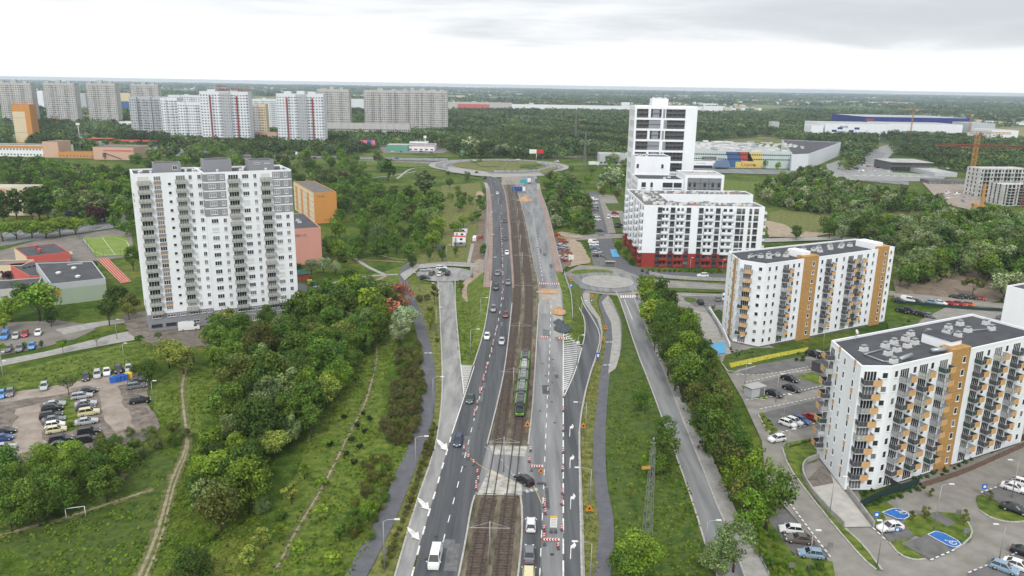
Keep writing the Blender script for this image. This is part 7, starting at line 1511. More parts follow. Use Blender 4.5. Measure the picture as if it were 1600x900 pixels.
for s_ in (-.5, .5): b.tube((xx+s_, yp-y0, 3.6), (xx+s_, yp-y0+1.4, 4.4), .04, n=4); b.tube((xx+s_, yp-y0+1.4, 4.4), (xx+s_, yp-y0+.2, 5.3), .04, n=4)
b.tube((xx-.8, yp-y0+.2, 5.3), (xx+.8, yp-y0+.2, 5.3), .05, n=4); b.build('pantograph', M_met, tram)
# ------------------------------------------------------------------ lamps, masts, wires
M_pole = mat('lamp_steel', (.32, .33, .34), .45, metal=.3); M_lampw = mat('lamp_head', (.72, .73, .74), .4)
def lamp(px, py, h, dx, label, dy=0., two=False, deck=False, grp='street lamps along the roads'):
    x, y, z = GD(px, py, .1) if deck else (*G(px, py), .05); t = thing('street_lamp', label, 'street lamp', (x, y, z), 0, grp)
    MB().tube((0, 0, 0), (0, 0, h-.3), .1, .065, 8).build('pole', M_pole, t)
    for s in ((1, -1) if two else (1,)): b = MB(); b.tube((0, 0, h-.35), (s*dx*.35, dy*.35, h), .05, n=5); b.tube((s*dx*.35, dy*.35, h), (s*dx, dy, h+.08), .05, n=5); b.build('arm', M_pole, t); b = MB(); b.box((s*(dx+.35*(1 if dx > 0 else -1)), dy, h+.1), (.85, .3, .12)); b.build('lamp_head', M_lampw, t)
for k_, (px, py, h, dx, wh) in enumerate([(601,892,9,1.8,'nearest left lamp, between bike path and hedge'), (650,749,9,1.8,'second lamp on the left, at the hedge by the first merge arrow'), (677,646,9,1.8,'third lamp on the left, by the bike symbol'), (682,525,9,1.2,'lamp by the thin verge tree'), (683,478,8,-1.,'lamp below the turning circle'), (735,563,9,1.8,'lamp on the grass wedge beside the left carriageway'), (751,508,9,1.6,'lamp on the embankment grass'), (698,412,8,1.0,'lamp above the turning circle'), (655,455,7,-1.2,'lamp at the bike path bend'),
    (921,803,9,-2.2,'lamp on the dry verge by the orange triangle'), (921,930,9,-2.2,'lamp whose head shows at the bottom edge'), (914,690,9,-2,'lamp by the ramp lane edge'), (902,573,9,1.,'lamp on the gore by the gravel heap'), (908,508,8,.9,'lamp beside the ramp bend'), (1101,869,6.5,1.4,'lamp on the sloping street near the bottom'),
    (1295,813,8.5,1.5,'lamp at the garage ramp of the nearest block'), (1370,888,8.5,-.4,'lamp at the end of the thin grass strip'), (1459,830,9,1.3,'lamp between the two blue bays'), (1262,900,8,.4,'lamp in the bottom right hedge'), (1229,720,7,.4,'lamp on the ramp lawn corner'), (1212,630,7.5,.5,'lamp in the small planted bed'), (1223,665,7.5,.5,'lamp at the white cars'), (1285,548,7,.4,'lamp at the garden of the second block'), (1580,780,8,-1.3,'lamp near the right edge bays'), (1560,880,7,-1.3,'lamp near the lower right bays'), (1152,560,6.5,.3,'lamp by the clipped hedge'), (1163,606,6.5,.4,'lamp by the bin house'), (1078,425,6,.3,'lamp below the red base block'), (1128,428,6,.3,'lamp below the right end of the red base block'),
    (860,350,8,.8,'lamp on the right side of the raised road'), (936,415,6,.4,'lamp by the bus shelter'), (887,470,6,.6,'lamp by the sand heap')]):
    lamp(px, py, h, dx, 'grey street lamp, '+wh)
for k_, (px, py) in enumerate([(183,530),(180,505),(7,600),(5,585),(240,633),(195,570)]): lamp(px, py, 6, .5, 'thin grey park lamp near the gravel car park, %s of six' % od(k_), grp='park lamps on the left')
for k_, (px, py) in enumerate([(762,360),(763,400),(765,440),(764,330),(768,305)]): lamp(px, py, 9, 1.6, '%s tall lamp from the far end on the left side of the raised road' % od(k_), deck=True, grp='lamps on the raised road')
for k_, (px, py) in enumerate([(420,243),(480,246),(541,250),(600,252),(682,262),(745,262),(848,262),(790,268),(873,250),(820,250),(950,249),(560,245),(505,240)]): lamp(px, py, 11, 1.5, '%s far lamp along the east west road or ring' % od(k_), grp='far street lamps')
wires = MB(); prev = None
ym_ = [107, 137, 175, 212, 247, 282, 318, 354, 392, 430, 470, 510, 550]
TLc = resample([GD(*p) for p in smooth(TL, 2)], np.arange(100, 620, 1.))
for k_, y in enumerate(ym_):
    xr, xl = trx(y), float(np.interp(y, [p[1] for p in TLc], [p[0] for p in TLc])); xm = (xl+xr)/2; z = zf(y)+.3
    t = thing('catenary_mast', '%s tramway mast from the near end, standing between the two tracks' % od(k_), 'mast', (xm, y, z), 0, 'tramway masts between the tracks')
    MB().tube((0, 0, 0), (0, 0, 7.6), .13, .09, 8).build('pole', M_pole, t); b = MB(); b.tube((xl-xm-1.2, 0, 6.4), (xr-xm+1.2, 0, 6.4), .045, n=4); b.tube((0, 0, 7.4), (xl-xm-1, 0, 6.5), .03, n=4); b.tube((0, 0, 7.4), (xr-xm+1, 0, 6.5), .03, n=4); b.build('cross_arm', M_pole, t)
    cur = [(xl, y, z+5.7), (xr, y, z+5.7), (xl, y, z+6.5), (xr, y, z+6.5)]
    if prev:
        for a, c in zip(prev, cur): wires.tube(a, c, .018, n=3, cap=False)
    prev = cur
t = thing('overhead_wires', 'thin overhead wires hanging above the two tram tracks', 'wires', (0, 0, 0)); wires.build('contact_wire', M_dfr, t)
# ------------------------------------------------------------------ road works
M_rs = mat('signal_red', (.55, .03, .03), .5); M_ws = mat('signal_white', (.78, .78, .78), .5); M_or = mat('signal_orange', (.80, .26, .02), .5); M_yl = mat('signal_yellow', (.80, .52, .05), .5); M_bs = mat('sign_blue', (.03, .13, .50), .5)
b = MB()
for i in range(5):
    z = .3+i*.2; b.add([(-.17, -.04, z), (.17, -.04, z+.1), (.17, -.04, z+.3 if i < 4 else z+.2), (-.17, -.04, z+.2)], [(0, 1, 2, 3)], m=i % 2); b.add([(-.17, .04, z), (.17, .04, z+.1), (.17, .04, z+.3 if i < 4 else z+.2), (-.17, .04, z+.2)], [(3, 2, 1, 0)], m=i % 2)
dl = thing('delineator', '', 'delineator'); b.build('panel', [M_rs, M_ws], dl); MB().box((0, 0, .05), (.5, .9, .1)).build('base', M_dkp, dl); MB().tube((0, 0, .1), (0, 0, .35), .04, n=5).build('post', M_dkp, dl); index_kids(dl); dl_used = []
def delin(pts, where, s=1.0):
    for k_, p in enumerate(sorted(pts, key=lambda p: -p[1])):
        x, y, z = GD(*p, .33); lab = '%s striped delineator from the near end %s' % (od(k_), where)
        if not dl_used: dl.location = (x, y, z); dl['label'] = lab; dl['group'] = 'delineators'; dl.scale = (s,)*3; dl_used.append(1)
        else: dup(dl, (x, y, z), rT.uniform(-.5, .5), lab, 'delineators', s)
delin([(782-i*.15, 488-i*9.) for i in range(0)]+[(775,519),(771,536),(770,541),(768,553),(761,572),(760,578),(756,591),(755,596),(750,612),(750,617),(746,632),(742,646),(741,652)], 'on the lane line of the left carriageway')
delin([(725,704),(732,717),(740,726),(746,741),(747,752),(744,759),(744,766)], 'in the curved row left of the tram crossing')
delin([(786-(448-y)*.02, y) for y in (470,456,444,432,420,408,396,384,372,360,348,336,324)], 'in the far row on the raised road', 1.)
delin([(829,705),(827,722)], 'beside the tram crossing on its right'); delin([(851,787),(851,794),(852,803),(850,829),(850,842)], 'on the left side of the closed lane')
delin([(880,708),(879,736),(879,772),(878,789),(878,829),(872,857)], 'on the right side of the closed lane'); delin([(881,621),(880,643),(880,674)], 'along the solid line of the ramp')
def board(px, py, wd, n, label, chev=True, h=1.1, z=.35):
    x, y = G(px, py, z)[:2]; t = thing('barrier_board', label, 'barrier', (x, y, z)); b = MB(); s = wd/n; b.box((0, .03, h), (wd, .04, .5), m=1)
    for i in range(n):
        a = -wd/2+i*s
        if chev: b.add([(a, 0, h-.25), (a+s*.5, 0, h-.25), (a+s*.15, 0, h), (a-s*.35+s*0, 0, h)], [(0, 1, 2, 3)]); b.add([(a-s*.35, 0, h), (a+s*.15, 0, h), (a+s*.5, 0, h+.25), (a, 0, h+.25)], [(0, 1, 2, 3)])
        else: b.add([(a, 0, h-.25), (a+s*.5, 0, h-.25), (a+s*.5, 0, h+.25), (a, 0, h+.25)], [(0, 1, 2, 3)])
    b.build('board', [M_rs, M_ws], t)
    for q in (-wd*.4, wd*.4): b = MB(); b.box((q, .1, .45), (.06, .06, .9)); b.box((q, .1, .04), (.5, .8, .08)); b.build('stand', M_dkp, t)
    return t
board(838.5, 736, 2.5, 5, 'red and white chevron board right of the tram crossing'); board(861, 852, 2.8, 6, 'red and white chevron board closing the lane near the bottom'); board(849.5, 531, 2.4, 4, 'left striped barrier across the closed carriageway', False, .9); board(878.5, 533, 2.8, 4, 'right striped barrier by the gravel heap', False, .9)
def sign(px, py, label, shape, m, h=2.2, s=.9, m2=None, z=.1, back=False):
    x, y, zz = GD(px, py, z); t = thing('road_sign', label, 'road sign', (x, y, zz if abs(x) < 25 else z)); MB().tube((0, 0, 0), (0, 0, h+s*.4), .035, n=6).build('post', M_pole, t); b = MB()
    P2 = dict(tri=[(-.55, -.35), (.55, -.35), (0, .6)], dia=[(0, -.6), (.6, 0), (0, .6), (-.6, 0)], sq=[(-.45, -.45), (.45, -.45), (.45, .45), (-.45, .45)], rec=[(-.6, -.9), (.6, -.9), (.6, .9), (-.6, .9)], rnd=[(.5*math.cos(k*PI/6), .5*math.sin(k*PI/6)) for k in range(12)])[shape]
    n = len(P2); vs = [(p[0]*s, -.07, h+p[1]*s) for p in P2]+[(p[0]*s, -.02, h+p[1]*s) for p in P2]; b.add(vs, [tuple(range(n)), tuple(range(2*n-1, n-1, -1))]+[(i, n+i, n+(i+1) % n, (i+1) % n) for i in range(n)]); b.build('plate', m, t)
    if m2: b = MB(); b.add([(p[0]*s*.5, -.085, h+p[1]*s*.5) for p in P2], [tuple(range(n))]); b.build('symbol', m2, t)
    return t
for a in [(824,672,'orange warning triangle beside the track bed, behind the tram','tri',M_or,1.4,1.3), (911,673,'orange warning triangle on the dry verge beside the ramp lane','tri',M_or,1.2,1.3), (920,813,'orange warning triangle hanging on the lamp post of the dry verge','tri',M_or,2.4,1.25), (845,742,'orange diamond sign on the chevron board by the crossing','dia',M_or,.9,.9), (946,514,'upper orange warning sign between ramp and bike path','tri',M_or,1.6,1.2), (942,536,'lower orange warning sign between ramp and bike path','tri',M_or,1.6,1.2), (996,448,'orange sign on the right side of the small roundabout','dia',M_or,2,1.), (925,451,'orange sign on the near side of the small roundabout','dia',M_or,2,1.), (892,447,'orange and blue sign pair at the bridge railing','dia',M_or,2.4,1.1)]: sign(a[0], a[1], a[2], a[3], a[4], a[5], a[6], M_dfr)
for a in [(934,566,'blue direction sign at the ramp lane bend','rec',M_bs,2.,.9), (892,452,'blue arrow sign at the bridge railing','rnd',M_bs,1.4,1.2), (996,452,'blue round sign under the orange one, right of the roundabout','rnd',M_bs,1.3,1.1), (925,456,'blue round sign near the roundabout entry','rnd',M_bs,1.2,.9), (1367,822,'blue parking sign at the garage ramp end','sq',M_bs,2.3,1.1), (1399,846,'blue parking sign beside the white saloon','sq',M_bs,2.3,1.), (1535,778,'blue parking sign by the right edge bays','sq',M_bs,2.4,1.1), (1589,650,'blue parking sign by the planted island','sq',M_bs,2.2,.9), (903,540,'small white and red sign on the gore','sq',M_ws,1.,.9), (672,605,'grey sign back between path and concrete road','sq',M_met,2.,1.), (601,880,'grey round sign on the nearest left lamp','rnd',M_met,2.2,1.)]: sign(a[0], a[1], a[2], a[3], a[4], a[5], a[6], M_ws if a[4] in (M_bs,) else None)
for k_, (px, py) in enumerate([(1495,815),(1507,845),(1440,868),(1295,868),(1235,900)]): sign(px, py, 'grey sign seen from behind in the paved yard, %s of five' % od(k_), 'sq', M_met, 2., 1., None)
x, y = G(864.5, 832, .3); t = thing('information_board', 'white and yellow road works board standing in the closed lane', 'board', (x, y, .33)); MB().box((0, 0, 1.9), (1.2, .06, 1.9)).build('board', M_ws, t); MB().box((0, -.01, 2.95), (1.2, .07, .35)).build('yellow_header', M_yl, t); b = MB(); b.box((-.4, .1, .5), (.06, .06, 1.)); b.box((.4, .1, .5), (.06, .06, 1.)); b.build('post', M_met, t); b = MB(); b.box((-.4, .1, .12), (.5, .8, .24)); b.box((.4, .1, .12), (.5, .8, .24)); b.build('base', M_dkp, t); b = MB()
for k_ in range(5): b.box((0, -.035, 2.5-k_*.3), (.8, .02, .07))
b.build('printed_lines', M_lgr, t)
x, y = G(845, 756, .3); t = thing('sandbag_stand', 'dark empty sign stand on the crossing edge', 'stand', (x, y, .34)); b = MB(); b.box((0, 0, .12), (1.4, .5, .2)); b.box((.8, -.3, .1), (.5, .8, .16)); b.build('foot', M_dkp, t); MB().tube((0, 0, .2), (0, 0, .9), .03, n=5).build('post', M_met, t)
x, y = G(1013.5, 507); t = thing('trailer_sign', 'blue board on a small trailer on the pavement of the sloping street', 'trailer', (x, y, .15), .1); MB().box((0, 0, 2.1), (2.6, .15, 1.6)).build('board', M_bs, t); text('74', 1.3, M_ws, t, (0, -.1, 2.2), (PI/2, 0, 0)); MB().box((0, .2, .7), (2.2, 1.4, .3)).build('chassis', M_dfr, t); obj('wheel', WH, t, (-.8, -.6, .32)); obj('wheel', WH, t, (.8, -.6, .32))
# heaps
def heap(name, px, py, rx, ry, h, m, label, seed=1, z=.3, cat='heap'):
    x, y, z = GD(px, py, z); rg = random.Random(seed); n, R_ = 20, 7; vs = [(0, 0, h)]; fs = []
    for j in range(1, R_+1):
        for i in range(n): t = i*2*PI/n; f = j/R_; q = 1+rg.uniform(-.12, .12); vs.append((rx*f*q*math.cos(t), ry*f*q*math.sin(t), max(-.02, h*(1-f)**.9*(1+rg.uniform(-.2, .2))) if j < R_ else -.05))
    fs += [(0, 1+i, 1+(i+1) % n) for i in range(n)]
    for j in range(R_-1):
        for i in range(n): a = 1+j*n+i; c = 1+j*n+(i+1) % n; fs.append((a, a+n, c+n, c))
    b = MB(); b.add(vs, fs, 0, True); return b.build(name, m, None, loc=(x, y, z), label=label, cat=cat)
M_dgr = mat('dark_gravel', (.045, .055, .065), .95, scale=1.5, col2=(.10, .115, .13), det=10)
heap('sand_heap', 873, 487, 2.6, 3.4, 1.7, M_orsand, 'small orange sand heap on the torn up carriageway', 2); heap('gravel_heap', 879, 513, 3., 4.4, 1.5, M_dgr, 'dark grey gravel heap below the orange sand heap', 3); heap('gravel_heap', 873, 504, 1.8, 2.6, 1.2, M_dgr, 'smaller dark gravel heap touching the larger one', 7)
heap('sand_bank', 858, 456, 4.3, 2.2, .8, M_orsand, 'long sand bank at the foot of the closed bridge end', 4); heap('sand_heap', 820, 313, 5, 6, 3., M_orsand, 'orange sand heap at the far end of the raised road', 5)
area('stripped_surface', [(842,452),(875,450),(880,475),(880,522),(864,505),(861,478),(842,470)], M_conc, z=.35, rg=.3)
for Lq, Rq, m_, dz_ in (([(843,492),(842,470),(841,452)], [(879,492),(878,470),(875,452)], M_conc, .318), ([(864,534),(866,505),(858,470),(852,455)], [(878,528),(879,505),(878,470),(874,455)], M_side, .330), ([(846,470),(846,460),(844,452)], [(860,470),(864,460),(866,452)], M_sand, .342)):
    q_ = MB(); ribbon_d(q_, Lq, Rq, dz_); struct('dusty_surface', q_, m_)
area('dusty_surface', [(878,455),(890,452),(893,470),(890,490),(882,490)], M_sand, z=.2, rg=.4)
for v_ in ([(744,405),(762,408),(762,440),(735,446),(722,455),(724,440)], [(868,362),(905,366),(915,374),(880,372)], [(742,300),(756,300),(762,330),(748,336)]): area('dusty_soil', v_, M_sand, 1, z=.4, rg=.5)
b = board(857, 446, 7.5, 10, 'low barrier across the near end of the closed bridge', False, .7, 5.9)
rg = random.Random(5)
for k_, (px, py, m, nm) in enumerate([(870,370,W_red,'red'),(877,374,W_brick,'brown'),(880,380,W_red,'red'),(883,388,W_lgrey,'grey'),(880,392,PC['blue'],'blue'),(885,396,W_red,'red'),(888,402,W_brick,'brown'),(882,404,W_lgrey,'grey'),(886,408,W_red,'red'),(875,385,W_lgrey,'grey')]):
    x, y = G(px, py); b = MB()
    for _ in range(9): b.box((rg.uniform(-2, 2), rg.uniform(-3, 3), rg.uniform(.2, 1.2)), (rg.uniform(.5, 2.6), rg.uniform(.3, 1.2), rg.uniform(.1, .4)), rg.uniform(0, 3))
    b.build('material_pile', m, None, loc=(x, y, .1), label='%s pile of %s building material beside the raised road, counted from far' % (od(k_), nm), cat='material pile', group='piles in the site yard')
for k_, (px, py) in enumerate([(890,407),(894,408)]): x, y = G(px, py); o = MB().box((0, 0, 1.2), (1.1, 1.1, 2.4)).build('site_toilet', PC['white'], None, loc=(x, y, .1), label='white site toilet, %s of the two in the sand yard corner' % ('left', 'right')[k_], cat='site toilet')
# site containers
for k_, (px, py, z, m) in enumerate([(717,384,0,0),(718,377,0,0),(719,370,0,0),(721,364,0,1),(717.5,378,2.6,0)]):
    x, y = G(px, py, z); t = thing('site_container', '%s white site container from the near end, left of the raised road' % od(k_) if z == 0 else 'white site container stacked on top of the others', 'container', (x, y, z+.05), 0, 'site containers'); MB().box((0, 0, 1.25), (6, 2.4, 2.5)).build('wall', W_white, t); MB().box((0, 0, 2.54), (6.04, 2.44, .1)).build('roof_edge', PC['blue'] if m else M_rs, t); MB().box((1, -1.22, 1.5), (1.2, .05, .9)).build('window', M_cgl, t); MB().box((-1.6, -1.22, 1.1), (.9, .05, 2.)).build('door', M_lgr, t)
x, y = G(742, 376); panel_van(x, y, 1.5, 'white van parked beside the site containers', .9); cars('beside the site containers', [(751,372,'suv','red',80)], 0)
# gazebo, bins, goal, bin house, bus shelter
x, y = G(472, 436); t = thing('shelter', 'small pavilion with a dark green hipped roof behind the silvery bushes', 'pavilion', (x, y, 0), .5); MB().add([(-2.8, -2.8, 2.5), (2.8, -2.8, 2.5), (2.8, 2.8, 2.5), (-2.8, 2.8, 2.5), (0, 0, 4.)], [(0, 1, 4), (1, 2, 4), (2, 3, 4), (3, 0, 4), (3, 2, 1, 0)]).build('roof', mat('roof_green', (.03, .12, .09), .6), t); MB().box((0, 0, 1.25), (4.4, 4.4, 2.5)).build('wall', W_coral, t)
bm_ = MB(); bm_.box((0, 0, .75), (1.5, 1.1, 1.4), taper=1.12); bm_.box((0, 0, 1.5), (1.75, 1.3, .16)); bme = {c: bm_.mesh('bin', [m]) for c, m in (('blue', M_bs), ('yellow', M_yl), ('green', mat('bin_green', (.03, .16, .12), .5)))}
for px, py, c, wh in ((178,598,'blue','far left of the row at the gravel car park'), (183,597,'blue','second in the row at the gravel car park'), (190,595.5,'blue','third in the row at the gravel car park'), (195,594.5,'blue','fourth in the row at the gravel car park'), (202,592,'yellow','at the right end of the row'), (484,444,'yellow','left of the two beside the pavilion path'), (488.5,446.5,'green','right of the two beside the pavilion path')):
    x, y = G(px, py); obj('recycling_bin', bme[c], None, (x, y, .1), .35, '%s recycling bin, %s' % (c, wh), 'bin', 'recycling bins')
a, c = G(104, 811), G(134, 807); t = thing('football_goal', 'white football goal standing alone on the lawn', 'football goal', (*a, 0)); dx, dy = c[0]-a[0], c[1]-a[1]
MB().tube((0, 0, 0), (0, 0, 2.0), .06, n=6).build('post', M_fr, t); MB().tube((dx, dy, 0), (dx, dy, 2.0), .06, n=6).build('post', M_fr, t); MB().tube((0, 0, 2.0), (dx, dy, 2.0), .06, n=6).build('crossbar', M_fr, t)
x, y = G(1178, 619); t = thing('bin_house', 'small grey bin house on the kerbed island', 'bin house', (x, y, .3), .5); MB().box((0, 0, 1.2), (4.5, 2.6, 2.4)).build('wall', W_lgrey, t); MB().box((0, 0, 2.5), (5, 3.1, .2)).build('roof', M_roofl, t); MB().box((1.2, -1.32, 1.1), (1.4, .06, 2.)).build('door', M_met, t)
x, y = G(1284, 580); t = thing('bin_house', 'dark bin house half hidden behind the balconies', 'bin house', (x, y, .3), .5); MB().box((0, 0, 1.2), (5, 3, 2.4)).build('wall', M_dkp, t); MB().box((0, 0, 2.5), (5.3, 3.3, .15)).build('roof', M_roof, t)
x, y = G(953, 418); t = thing('bus_shelter', 'glass bus shelter at the pavement above the small roundabout', 'bus shelter', (x, y, .2)); MB().box((0, 0, 2.5), (4.2, 1.6, .15)).build('roof', M_roofl, t); MB().box((0, .7, 1.3), (4, .05, 2.2)).build('glass_wall', M_glass2, t); b = MB()
for q in (-2, 2): b.box((q, .7, 1.25), (.08, .08, 2.5)); b.box((q, -.6, 1.25), (.08, .08, 2.5))
b.build('post', M_met, t)
# billboards, tall signs, lattice masts
def billboard(px, pyb, pyt, pyl, wpx, label, cols, Y):
    x, _ = VXf(px, pyb, Y); zt = VXf(px, pyt, Y)[1]; zl = VXf(px, pyl, Y)[1]; wd = wpx*Y/1200; t = thing('billboard', label, 'billboard', (x, Y, 0)); n = len(cols)
    for i, (c, fr_) in enumerate(cols): s0 = sum(q[1] for q in cols[:i]); MB().box((-wd/2+wd*(s0+fr_/2), 0, (zt+zl)/2), (wd*fr_-.02, .4, zt-zl)).build('poster', c, t)
    b = MB()
    for q in ((0,) if n < 3 else (-wd*.35, wd*.35)): b.tube((q, .4, 0), (q, .4, zl+.5), .35, n=8)
    b.build('post', M_white, t); return t
billboard(838, 249, 233.5, 240, 22, 'tall billboard, left half white and right half red, beyond the ring road', [(M_ws, .5), (M_rs, .5)], 800)
billboard(575, 232, 219, 226.5, 22, 'pink and violet billboard left of the petrol station', [(mat('poster_pink', (.75, .2, .3), .6), .45), (mat('poster_violet', (.15, .12, .5), .6), .3), (MT['poster_pink'], .25)], 860)
billboard(664.5, 241, 212, 216, 4.5, 'very tall white pole sign of the petrol station', [(M_ws, 1.)], 845); billboard(818, 292, 281, 286, 11, 'turquoise direction sign over the road end below the ring', [(mat('turquoise_sign', (.03, .35, .35), .6), 1.)], 590); billboard(122, 200, 192, 195.5, 6, 'white board on the far road verge left', [(M_ws, 1.)], 960)
x, y = G(1009, 868); t = thing('lattice_pylon', 'tall grey lattice pylon growing out of the bright green tree', 'pylon', (x, y, 0), .2); zt = 19.5; b = MB(); lattice(b, (0, 0, 0), (0, 0, zt), 1.5, .5, 17, .05); b.build('lattice', mat('pylon_steel', (.20, .21, .21), .6), t)
b = MB(); b.tube((0, 0, zt), (0, 0, zt+1.6), .05, n=5); b.box((0, 0, zt+.6), (.9, .1, .1)); b.tube((0, 0, zt+1), (0, 0, zt+1.5), .16, n=6); b.build('insulator', M_met, t); MB().box((-1.1, -.3, zt-3.4), (1.4, .06, .55)).build('orange_plate', mat('plate_ochre', (.50, .28, .07), .7), t)
cb_ = MB(); pA = Vector((x, y, zt+1.2)); gE = G(1062, 905, 10); gF = VXf(968, 560, 205)
for q in ((gE[0]+1, gE[1]-4, 10), (gF[0], 205, gF[1])):
    prev = pA
    for i in range(1, 15): f = i/14; c = pA.lerp(Vector(q), f); c.z -= 1.4*4*f*(1-f)*.5; cb_.tube(prev, c, .022, n=3, cap=False); prev = c
t = thing('power_line', 'thin black power line hanging from the lattice pylon top', 'power line', (0, 0, 0)); cb_.build('cable', M_dfr, t)
for px, pyb, pyt, Y, lab in ((899,215,172,1050,'slim lattice pylon in the forest left of the slender tower'), (1510,168,152,2600,'faint lattice mast on the plain at far right'), (914,245,205,760,'slim lattice mast right of the ring road')):
    x, _ = VXf(px, pyb, Y); zt = VXf(px, pyt, Y)[1]; t = thing('lattice_mast', lab, 'mast', (x, Y, 0)); b = MB(); lattice(b, (0, 0, 0), (0, 0, zt), 2.4, .8, 16, .12); b.build('lattice', M_met, t)
crane('thin yellow crane in front of the dark blue warehouse', 1425, 192, 172, 1250, 22, M_cry, PI, 1.6); crane('thin yellow crane at the right end of the dark blue warehouse', 1515, 198, 180, 1300, 12, M_cry, PI/2, 1.6)
# railings, ramp walls, garden fences
def fence(pts, h, label, m, solid=False, z=.3, name='fence', step=2., thick=.06):
    q = [G(*p) for p in smooth(pts, 2)]; t = thing(name, label, 'fence', (0, 0, z)); b = MB(); pb = MB(); acc = 0
    for a, c in zip(q[:-1], q[1:]):
        l = math.hypot(c[0]-a[0], c[1]-a[1]); an = math.atan2(c[1]-a[1], c[0]-a[0]); mid = ((a[0]+c[0])/2, (a[1]+c[1])/2)
        if solid: b.box((*mid, h/2), (l+.02, thick, h), an)
        else:
            for hh in (.15, h*.5, h): b.box((*mid, hh), (l+.02, .05, .05), an)
        acc += l
        if acc > step or a is q[0]: pb.box((*a, h/2+.02), (.08, .08, h+.06), an); acc = 0
    b.build('wall' if solid else 'rail', m, t); pb.build('post', m, t, kind='stuff'); return t
M_conw = mat('concrete_wall', (.36, .36, .34), .9, var=.18, scale=.6, det=8); M_gfen = mat('green_mesh_fence', (.02, .045, .04), .7)
fence([(1298,714),(1275,719),(1256,727),(1252,742),(1262,765),(1282,790),(1318,826)], 1.1, 'curved grey parapet and rail round the garage ramp of the nearest block', M_conw, True, .3, 'ramp_parapet', thick=.25)
fence([(1297,738),(1320,765),(1365,826)], 1.1, 'straight parapet on the house side of the garage ramp', M_conw, True, .3, 'ramp_parapet', thick=.25)
area('garage_ramp', [(1262,752),(1283,730),(1297,742),(1362,826),(1320,827),(1282,788),(1264,764)], mat('ramp_concrete', (.42, .41, .38), .9, var=.12, scale=.5), z=.42); area('garage_ramp_foot', [(1262,752),(1283,730),(1297,742),(1302,758),(1270,764)], M_gravel2, z=.44)
fence([(1343,797),(1385,776),(1430,764)], 1.7, 'dark green mesh fence round the corner garden of the nearest block', M_gfen, True, .3); fence([(1430,764),(1436,755)], 1.7, 'short dark end of the corner garden fence', M_gfen, True, .3)
fence([(1440,764),(1500,745),(1565,716),(1600,700)], 1.2, 'brown picket fence along the gardens of the nearest block', mat('weathered_fence', (.15, .10, .075), .85, var=.3, scale=2.), True, .3); fence([(1383,757),(1408,772)], 1.6, 'dark garden divider at the nearest block', M_dkp, True, .3); fence([(1560,700),(1600,690)], 1.6, 'brown garden divider near the right edge', mat('brown_fence', (.08, .04, .03), .8), True, .3)
fence([(951,470),(966,492),(972,515),(971,545),(968,556)], 1.1, 'grey railing along the pavement bend beside the long verge', M_met); fence([(1100,480),(1118,505),(1128,530)], 1.1, 'dark railing beside the garage entrance of the second block', M_dkp); fence([(1108,486),(1130,520),(1140,545)], 1.2, 'white wall beside the garage entrance of the second block', W_white, True, .3, 'ramp_parapet', thick=.3)
fence([(1015,430),(1045,437),(1142,441)], 1.3, 'pale retaining wall below the street of the red based block', M_conw, True, .3, 'retaining_wall', thick=.3); fence([(1400,474),(1500,484),(1580,489)], 1.0, 'low dark hedge like fence along the lane behind the blocks', M_gfen, True, .3)
fence([(120,370),(148,402)], 3.5, 'tall dark net fence left of the sports pitch', M_dfr, step=4); fence([(150,403),(213,399)], 3.5, 'tall net fence on the near side of the sports pitch', M_dfr, step=4); fence([(645,413),(700,413),(760,417)], 1., 'grey railing along the pavement above the turning circle', M_met); fence([(740,425),(760,431)], 1., 'grey railing where the street dips under the bridge', M_met)
fence([(1165,830),(1200,900)], 1.4, 'thin dark mesh fence along the lawn at the bottom right', M_gfen)
x, y = G(113, 432-25); t = thing('basketball_hoop', 'basketball stand with a white board on the school yard', 'basketball hoop', (*G(112, 407), 0)); MB().tube((0, 0, 0), (0, 0, 3.4), .09, n=6).build('post', M_met, t); MB().box((0, -.3, 3.4), (1.8, .08, 1.1)).build('backboard', M_fr, t)
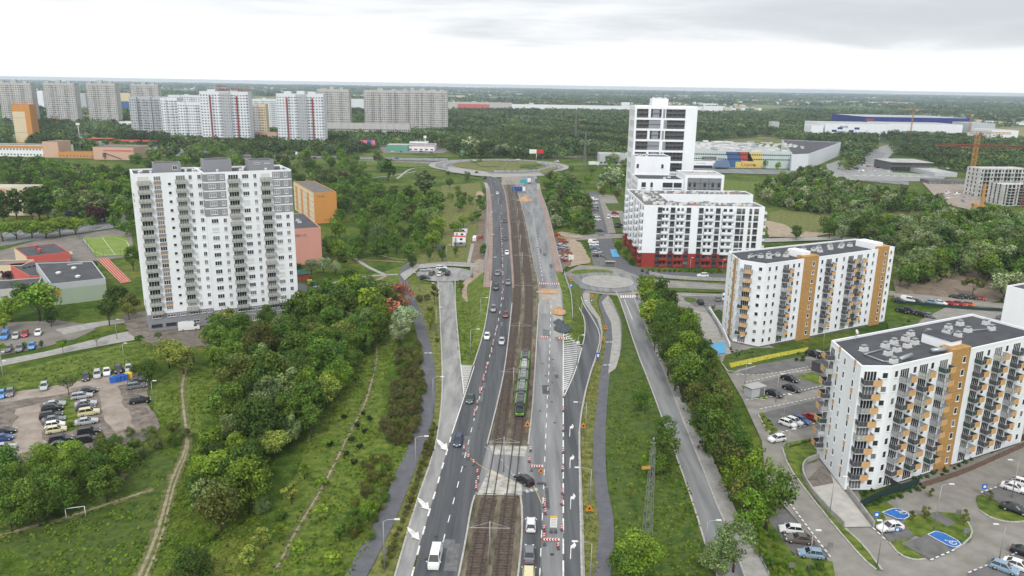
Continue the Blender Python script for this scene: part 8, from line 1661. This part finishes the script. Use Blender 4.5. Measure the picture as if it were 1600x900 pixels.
# ------------------------------------------------------------------ people
def person(x, y, z, hd, cloth, legs, label, hv=False):
    me = bpy.data.meshes.new('person'); J = [(0, 0, .92), (0, 0, 1.15), (0, 0, 1.42), (0, 0, 1.52), (0, .01, 1.68), (-.1, 0, .88), (-.11, .03, .48), (-.12, -.02, .06), (-.12, .12, .03), (.1, 0, .88), (.13, -.05, .48), (.13, -.12, .07), (.13, .02, .03), (-.2, 0, 1.40), (-.27, .02, 1.12), (-.27, .16, .9), (.2, 0, 1.40), (.27, .0, 1.12), (.28, .14, .9)]
    E_ = [(0, 1), (1, 2), (2, 3), (3, 4), (0, 5), (5, 6), (6, 7), (7, 8), (0, 9), (9, 10), (10, 11), (11, 12), (2, 13), (13, 14), (14, 15), (2, 16), (16, 17), (17, 18)]
    R_ = [.15, .14, .16, .06, .11, .1, .07, .05, .045, .1, .07, .05, .045, .065, .05, .04, .065, .05, .04]; me.from_pydata(J, E_, []); t_ = bpy.data.objects.new('person', me); COL.objects.link(t_); sk = t_.modifiers.new('s', 'SKIN'); ly = me.skin_vertices[0].data
    for i, r in enumerate(R_): ly[i].radius = (r, r); ly[i].use_root = i == 0
    t_.modifiers.new('u', 'SUBSURF').levels = 1; dg = bpy.context.evaluated_depsgraph_get(); m2 = bpy.data.meshes.new_from_object(t_.evaluated_get(dg)); bpy.data.objects.remove(t_); m2.materials.clear()
    for q in (mat('skin', (.45, .27, .19), .7), cloth, legs): m2.materials.append(q)
    for p in m2.polygons: c = p.center; p.material_index = 0 if c.z > 1.5 or (c.z < .95 and abs(c.x) > .22) else 1 if c.z > .92 else 2
    o = obj('person', m2, None, (x, y, z), hd, label, 'person'); h = MB(); h.tube((0, 0, 1.72), (0, -.01, 1.82), .12, .06, n=8); h.build('helmet' if hv else 'hair', M_ws if hv else M_dfr, o); return o
x, y, z = GD(871, 443, .3); person(x, y, z, .5, M_or, M_or, 'person in orange work clothes standing at the near end of the closed bridge', True)
x, y = G(472, 441); person(x, y, .05, 2, M_dfr, M_dfr, 'person in dark clothes standing on the path by the green roofed pavilion')
x, y = G(1200, 0) if 0 else G(303, 567); person(x, y, .05, 1, M_dfr, PC['navy'], 'person in dark clothes at the top of the dirt path')
# ------------------------------------------------------------------ haze
hb = MB(); hb.box((0, 7950, 39), (34000, 16700, 84)); hz = hb.build('haze', None, kind='stuff')
hz.data.materials.clear()
m = bpy.data.materials.new('haze'); m.use_nodes = True; n = m.node_tree.nodes; l = m.node_tree.links
n.remove(n['Principled BSDF']); v = n.new('ShaderNodeVolumePrincipled'); v.inputs['Color'].default_value = (.74, .88, 1, 1); v.inputs['Density'].default_value = 9.5e-5; v.inputs['Anisotropy'].default_value = .2
l.new(v.outputs[0], n['Material Output'].inputs['Volume']); hz.data.materials.append(m)
